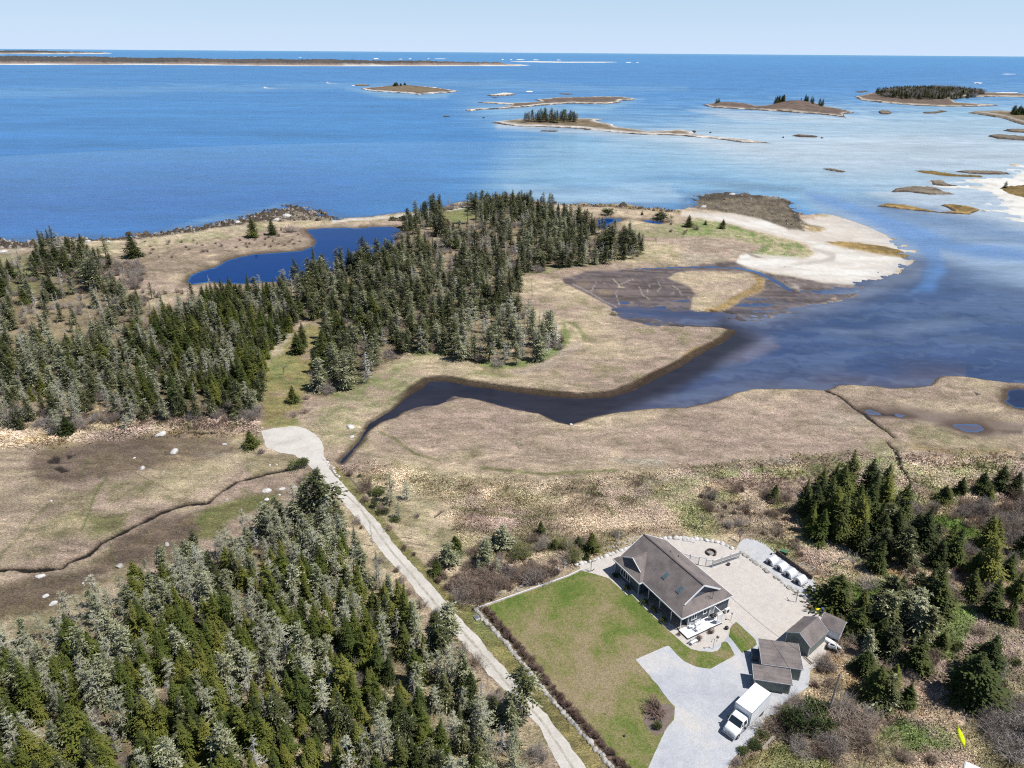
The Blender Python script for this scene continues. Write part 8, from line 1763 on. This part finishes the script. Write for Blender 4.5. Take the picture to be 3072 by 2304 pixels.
# ---------- set them out: the largest in the picture as single things, the rest as far mass
def seen_size(c):
    px, py = proj(c[1], c[2], c[3] * .5); d_ = math.sqrt(c[1] ** 2 + c[2] ** 2 + 82 ** 2)
    vis = -60 < px < 3130 and py < 2400
    return (c[3] / d_) * (1 if vis else .001)
LIMIT = {k: 290 for k in PROTO}
COLD = set()
by = {}
for c in CAND: by.setdefault(c[0], []).append(c)
LM = [((30, 1600), 'in the lower left corner'), ((220, 1620), 'at the bottom edge, near the corner'), ((430, 1620), 'at the bottom edge, left of middle'), ((640, 1620), 'along the bottom edge'), ((860, 1620), 'at the bottom, deep in the wood'), ((1060, 1620), 'at the bottom beside the gravel road'), ((1130, 1510), 'where the road narrows behind the branches'),
 ((20, 1480), 'at the left edge, low in the wood'), ((180, 1480), 'in the lower left wood, outer part'), ((360, 1480), 'in the lower left wood, inner part'), ((540, 1480), 'in the heart of the near wood'), ((720, 1480), 'in the yellow-green stand of the near wood'), ((900, 1480), 'in the right half of the near wood'), ((1010, 1410), 'on the verge beside the lawn hedge road'),
 ((60, 1370), 'by the peat patch at the left edge'), ((220, 1340), 'on the pale wood margin facing the peat'), ((380, 1280), 'on the wood margin below the long ditch'), ((560, 1330), 'in the upper middle of the near wood'), ((740, 1310), 'above the yellow-green stand'), ((880, 1320), 'on the road side opposite the lawn corner'), ((520, 1200), 'on the wood margin by the olive marsh'), ((660, 1150), 'near the ditch boulders'), ((760, 1180), 'beside the straight stretch of road'),
 ((20, 900), 'above the marsh at the left edge'), ((150, 900), 'above the marsh behind the round silver bush'), ((280, 880), 'at the marsh edge of the middle wood'), ((420, 880), 'at the marsh edge below the dark stand'), ((530, 880), 'at the marsh edge close to the glade mouth'), ((20, 780), 'at the left edge of the middle wood'), ((140, 780), 'in the grey part of the middle wood'), ((270, 780), 'between grey and dark parts of the middle wood'), ((400, 780), 'in the dark stand of the middle wood'), ((520, 780), 'in the dark stand left of the glade'),
 ((60, 680), 'in the snag-filled slope, left'), ((200, 660), 'in the snag-filled slope below the shore'), ((330, 690), 'at the back of the middle wood'), ((460, 680), 'at the back of the dark stand below the pond'), ((580, 690), 'at the head of the glade'), ((120, 570), 'in the scrub behind the shore clump'), ((260, 560), 'in the scrub under the big shore spruce'), ((400, 640), 'in pale scrub below the pond'), ((560, 650), 'in scrub by the pond corner'),
 ((690, 820), 'right of the glade mouth'), ((700, 740), 'right of the glade middle'), ((780, 790), 'on the slope over the green creek bank'), ((860, 740), 'at the south-west foot of the peninsula wood'), ((960, 750), 'over the grassy bay of the peninsula'), ((1060, 760), 'at the southern tip of the peninsula'), ((1180, 740), 'at the tip over the marsh curve'), ((1080, 680), 'in the snag stand of the peninsula'), ((1150, 640), 'on the east edge of the peninsula wood'),
 ((640, 640), 'at the pond side of the peninsula wood'), ((720, 600), 'close above the pond shore'), ((760, 680), 'in the western peninsula wood'), ((860, 640), 'in the middle of the peninsula wood'), ((960, 620), 'east of the middle of the peninsula wood'), ((1060, 590), 'behind the mudflat side of the peninsula wood'), ((840, 550), 'at the pond head'), ((920, 500), 'near the small northern clearing'), ((1000, 540), 'in the grey heart of the peninsula'), ((1090, 500), 'in the northern peninsula wood'), ((1180, 520), 'in the north-east peninsula wood'), ((1240, 550), 'at the mudflat end of the wood'), ((1340, 550), 'at the eastern end of the wood'), ((1100, 450), 'on the northern shore of the peninsula'), ((980, 460), 'beside the northern clearing'),
 ((1750, 1130), 'at the left foot of the big right clump'), ((1820, 1080), 'at the back of the big right clump'), ((1900, 1130), 'in the big right clump, creek side'), ((1850, 1180), 'in front of the big right clump'), ((1930, 1200), 'over the bright grass'), ((1850, 1270), 'behind the white huts'), ((1960, 1290), 'in the thicket right of the huts'), ((2080, 1230), 'in the mixed thicket at the right'), ((2180, 1200), 'at the right edge by the mixed thicket'), ((2100, 1120), 'on the bare slope at the right'), ((2190, 1080), 'at the right edge of the bare slope'), ((1880, 1380), 'right of the back shed'), ((1980, 1360), 'in the thicket above the cone spruce'), ((2120, 1320), 'in the dark thicket by the right edge'), ((1700, 1560), 'between truck and bushes'), ((1780, 1560), 'around the foot of the utility pole'), ((1870, 1560), 'right of the utility pole'), ((1960, 1620), 'low near the bottom edge'), ((2150, 1580), 'in the lower right corner'), ((2000, 1450), 'between the right-hand spruces'),
 ((1480, 1090), 'beyond the fire pit boulders'), ((1580, 1100), 'in the red-brown scrub, middle'), ((1680, 1140), 'on the bank above the huts'), ((1000, 1270), 'left end of the thicket above the lawn'), ((1080, 1240), 'in the thicket over the lawn edging'), ((1180, 1210), 'right part of the thicket above the lawn'), ((980, 1200), 'left in the scrub row'), ((1100, 1180), 'in the middle of the scrub row'), ((1230, 1160), 'right in the scrub row'), ((1060, 1350), 'at the top of the long hedge'), ((1120, 1430), 'in the upper hedge'), ((1190, 1510), 'in the middle of the long hedge'), ((1260, 1590), 'in the lower hedge'), ((1310, 1650), 'at the bottom end of the hedge'),
 ((800, 1090), 'on the upper ditch of the road'), ((860, 1180), 'on the lower ditch of the road'), ((940, 1260), 'at the road corner of the lawn'), ((480, 930), 'in the fringe left of the turning circle'), ((300, 930), 'in the fringe above the big boulder'), ((100, 930), 'in the fringe at the far left'), ((600, 930), 'at the turning circle')]
for _p in ((1180, 262, 'on the little wooded island'),): LM.append(((_p[0], _p[1]), _p[2]))
LM += [((1920, 208), 'left part of the large wooded island'), ((2000, 205), 'middle of the large wooded island'), ((2080, 208), 'right part of the large wooded island'), ((1700, 222), 'on the left knoll of the low island'), ((1760, 228), 'on the right knoll of the low island'), ((1550, 222), 'at the left end of the low island'), ((870, 185), 'on the far small island'), ((2200, 240), 'on the rocky point at the right edge')]
def words(c):
    sp, x, y, hgt, wd, lab, where, grp, z, rot = c[:10]
    if lab: return lab
    px, py = proj(x, y); zx, zy = px / 1.3888, py / 1.3888
    best = min(LM, key=lambda q: (q[0][0] - zx) ** 2 + ((q[0][1] - zy) * 1.3) ** 2)[1]
    ph = {'greybush': 2.3, 'brownbush': 1.9, 'hedge': 1.0, 'shrub': 1.8, 'budbush': 2.2, 'baretree': 5.5, 'silvertree': 4.5, 'dead': 7.2}.get(sp, 8.3)
    size = 'small ' if hgt < ph * .8 else 'tall ' if hgt > ph * 1.18 else ''
    if wd > 1.13 and not size: size = 'broad '
    if wd < .95 and not size: size = 'slim '
    c.append(KINDS_[sp][2] + 's ' + best)
    return size + KINDS_[sp][2] + ' ' + best
nind = 0; rest = {}
for sp, lst in by.items():
    lst.sort(key=lambda c: (c[5] is None, -seen_size(c)))
    nm, cat, _w = KINDS_[sp]; vs = PROTO[sp]
    for n_, c in enumerate(lst):
        _, x, y, hgt, wd, lab, where, grp, z, rot = c
        vi = rnd.randrange(len(vs)); ph, parts = vs[vi]; s = hgt / ph
        if z is None: z = gh(x, y)
        rot = rnd.uniform(0, 6.28)
        if n_ >= LIMIT[sp]:
            rest.setdefault(sp, []).append((vi, x, y, z, s * wd, s, rot)); continue
        nind += 1
        if len(parts) == 1:
            o = bpy.data.objects.new(nm, parts[0][1]); col.objects.link(o)
        else:
            o = bpy.data.objects.new(nm, None); o.empty_display_size = .3; col.objects.link(o)
            for pn, me in parts:
                q = bpy.data.objects.new(pn, me); col.objects.link(q); q.parent = o
        o.location = (x, y, z - .05); o.rotation_euler = (rnd.uniform(-.05, .05), rnd.uniform(-.05, .05), rot); o.scale = (s * wd, s * wd, s)
        o['label'] = words(c); o['category'] = cat
        if not lab: o['group'] = c[-1]
        elif grp: o['group'] = grp
print('individual plants', nind, 'massed', {k: len(v) for k, v in rest.items()})
# massed far trees: points carrying instances of the same trees
hid = bpy.data.collections.new('forest_source')
def mass(name, sp, pts, label):
    vs = PROTO[sp]; srcs = []
    cl = bpy.data.collections.new('source_' + sp)
    for vi, (ph, parts) in enumerate(vs):
        b = bmesh.new(); mats = []
        for pn, me in parts:
            off = len(mats); k0 = len(b.faces); b.from_mesh(me); b.faces.ensure_lookup_table()
            for f in b.faces[k0:]: f.material_index += off
            mats += list(me.materials)
        m2 = bpy.data.meshes.new('%02d_%s' % (vi, sp)); b.to_mesh(m2); b.free()
        for m in mats: m2.materials.append(m)
        cl.objects.link(bpy.data.objects.new('%02d_%s' % (vi, sp), m2))
    me = bpy.data.meshes.new(name); me.from_pydata([(p[1], p[2], p[3]) for p in pts], [], [])
    a = me.attributes.new('vi', 'INT', 'POINT'); a.data.foreach_set('value', [p[0] for p in pts])
    a = me.attributes.new('rot', 'FLOAT_VECTOR', 'POINT'); a.data.foreach_set('vector', [v for p in pts for v in (0, 0, p[6])])
    a = me.attributes.new('scl', 'FLOAT_VECTOR', 'POINT'); a.data.foreach_set('vector', [v for p in pts for v in (p[4], p[4], p[5])])
    o = link(bpy.data.objects.new(name, me))
    ng = bpy.data.node_groups.new('mass_' + sp, 'GeometryNodeTree')
    ng.interface.new_socket('Geometry', in_out='INPUT', socket_type='NodeSocketGeometry'); ng.interface.new_socket('Geometry', in_out='OUTPUT', socket_type='NodeSocketGeometry')
    gi = ng.nodes.new('NodeGroupInput'); go = ng.nodes.new('NodeGroupOutput'); ci = ng.nodes.new('GeometryNodeCollectionInfo'); ip = ng.nodes.new('GeometryNodeInstanceOnPoints')
    ci.inputs['Collection'].default_value = cl; ci.inputs['Separate Children'].default_value = True; ci.inputs['Reset Children'].default_value = True
    def na(n, t):
        q = ng.nodes.new('GeometryNodeInputNamedAttribute'); q.data_type = t; q.inputs[0].default_value = n; return q.outputs[0]
    ng.links.new(gi.outputs[0], ip.inputs['Points']); ng.links.new(ci.outputs[0], ip.inputs['Instance']); ip.inputs['Pick Instance'].default_value = True
    ng.links.new(na('vi', 'INT'), ip.inputs['Instance Index'])
    er = ng.nodes.new('FunctionNodeEulerToRotation'); ng.links.new(na('rot', 'FLOAT_VECTOR'), er.inputs[0]); ng.links.new(er.outputs[0], ip.inputs['Rotation'])
    ng.links.new(na('scl', 'FLOAT_VECTOR'), ip.inputs['Scale']); ng.links.new(ip.outputs[0], go.inputs[0])
    md = o.modifiers.new('forest', 'NODES'); md.node_group = ng
    tag(o, label, KINDS_[sp][1], None, 'stuff')
for sp, pts in rest.items():
    mass({'spruce': 'distant_spruces', 'young': 'distant_young_spruces', 'pen': 'distant_olive_spruces', 'thin': 'distant_thin_spruces', 'lichen': 'distant_lichen_spruces', 'pale': 'distant_pale_trees', 'dead': 'distant_dead_spruces', 'greybush': 'grey_scrub', 'brownbush': 'brown_scrub'}.get(sp, 'scrub_' + sp), sp, pts, 'remaining %ss massed in the farther woods and thickets' % KINDS_[sp][2].split(' with ')[0])

# loose stones and weed-dark boulders along the rocky shores
def stones_mass(name, mats, count, seed, label, sel, size):
    rr = np.random.RandomState(seed); ii, jj = np.where(sel); k = rr.choice(len(ii), min(count, len(ii)), replace=False)
    V = []; F = []; M_ = []
    base = [(-.5, -.35, 0), (.1, -.5, 0), (.55, -.1, 0), (.35, .42, 0), (-.3, .45, 0), (-.3, -.2, .42), (.22, -.2, .5), (.15, .22, .38)]
    fc = [(0, 1, 6, 5), (1, 2, 6), (2, 3, 7, 6), (3, 4, 7), (4, 0, 5), (4, 5, 7), (5, 6, 7)]
    for q in k:
        x = X[ii[q], jj[q]] + rr.uniform(-.6, .6); y = Y[ii[q], jj[q]] + rr.uniform(-.6, .6); z = max(h[ii[q], jj[q]], -.1) - .05; s = size * rr.lognormal(0, .5); a = rr.uniform(0, 6.28); c_, s_ = math.cos(a), math.sin(a); b0 = len(V); m = rr.randint(len(mats))
        for p in base: V.append((x + s * (p[0] * c_ - p[1] * s_) * rr.uniform(.8, 1.2), y + s * (p[0] * s_ + p[1] * c_) * rr.uniform(.8, 1.2), z + s * p[2] * rr.uniform(.7, 1.3)))
        for f in fc: F.append(tuple(b0 + t for t in f)); M_.append(m)
    b = MB(); b.v = V; b.f = F; b.m = M_
    me = b.raw(name, mats); o = link(bpy.data.objects.new(name, me)); tag(o, label, 'stones', None, 'stuff')
M_WRK = mat_noise("weedy_rock", A(66, 56, 48), A(110, 98, 84), .8, .85, .05, obj=False); M_BRK = mat_noise("bare_rock", A(120, 112, 102), A(188, 180, 170), .8, .9, .05, obj=False)
rk = (rocky > .35) & (h > -.25)
stones_mass('shore_stones', [M_WRK, M_WRK, M_BRK], 6500, 5, 'dark weedy rocks and paler stones strewn along the sea shore', rk & (PX < 2040), .85)
stones_mass('bar_stones', [M_WRK, M_BRK], 1800, 6, 'cobbles strewn over the rock bar by the sand spit', rk & (PX >= 2040), .33)
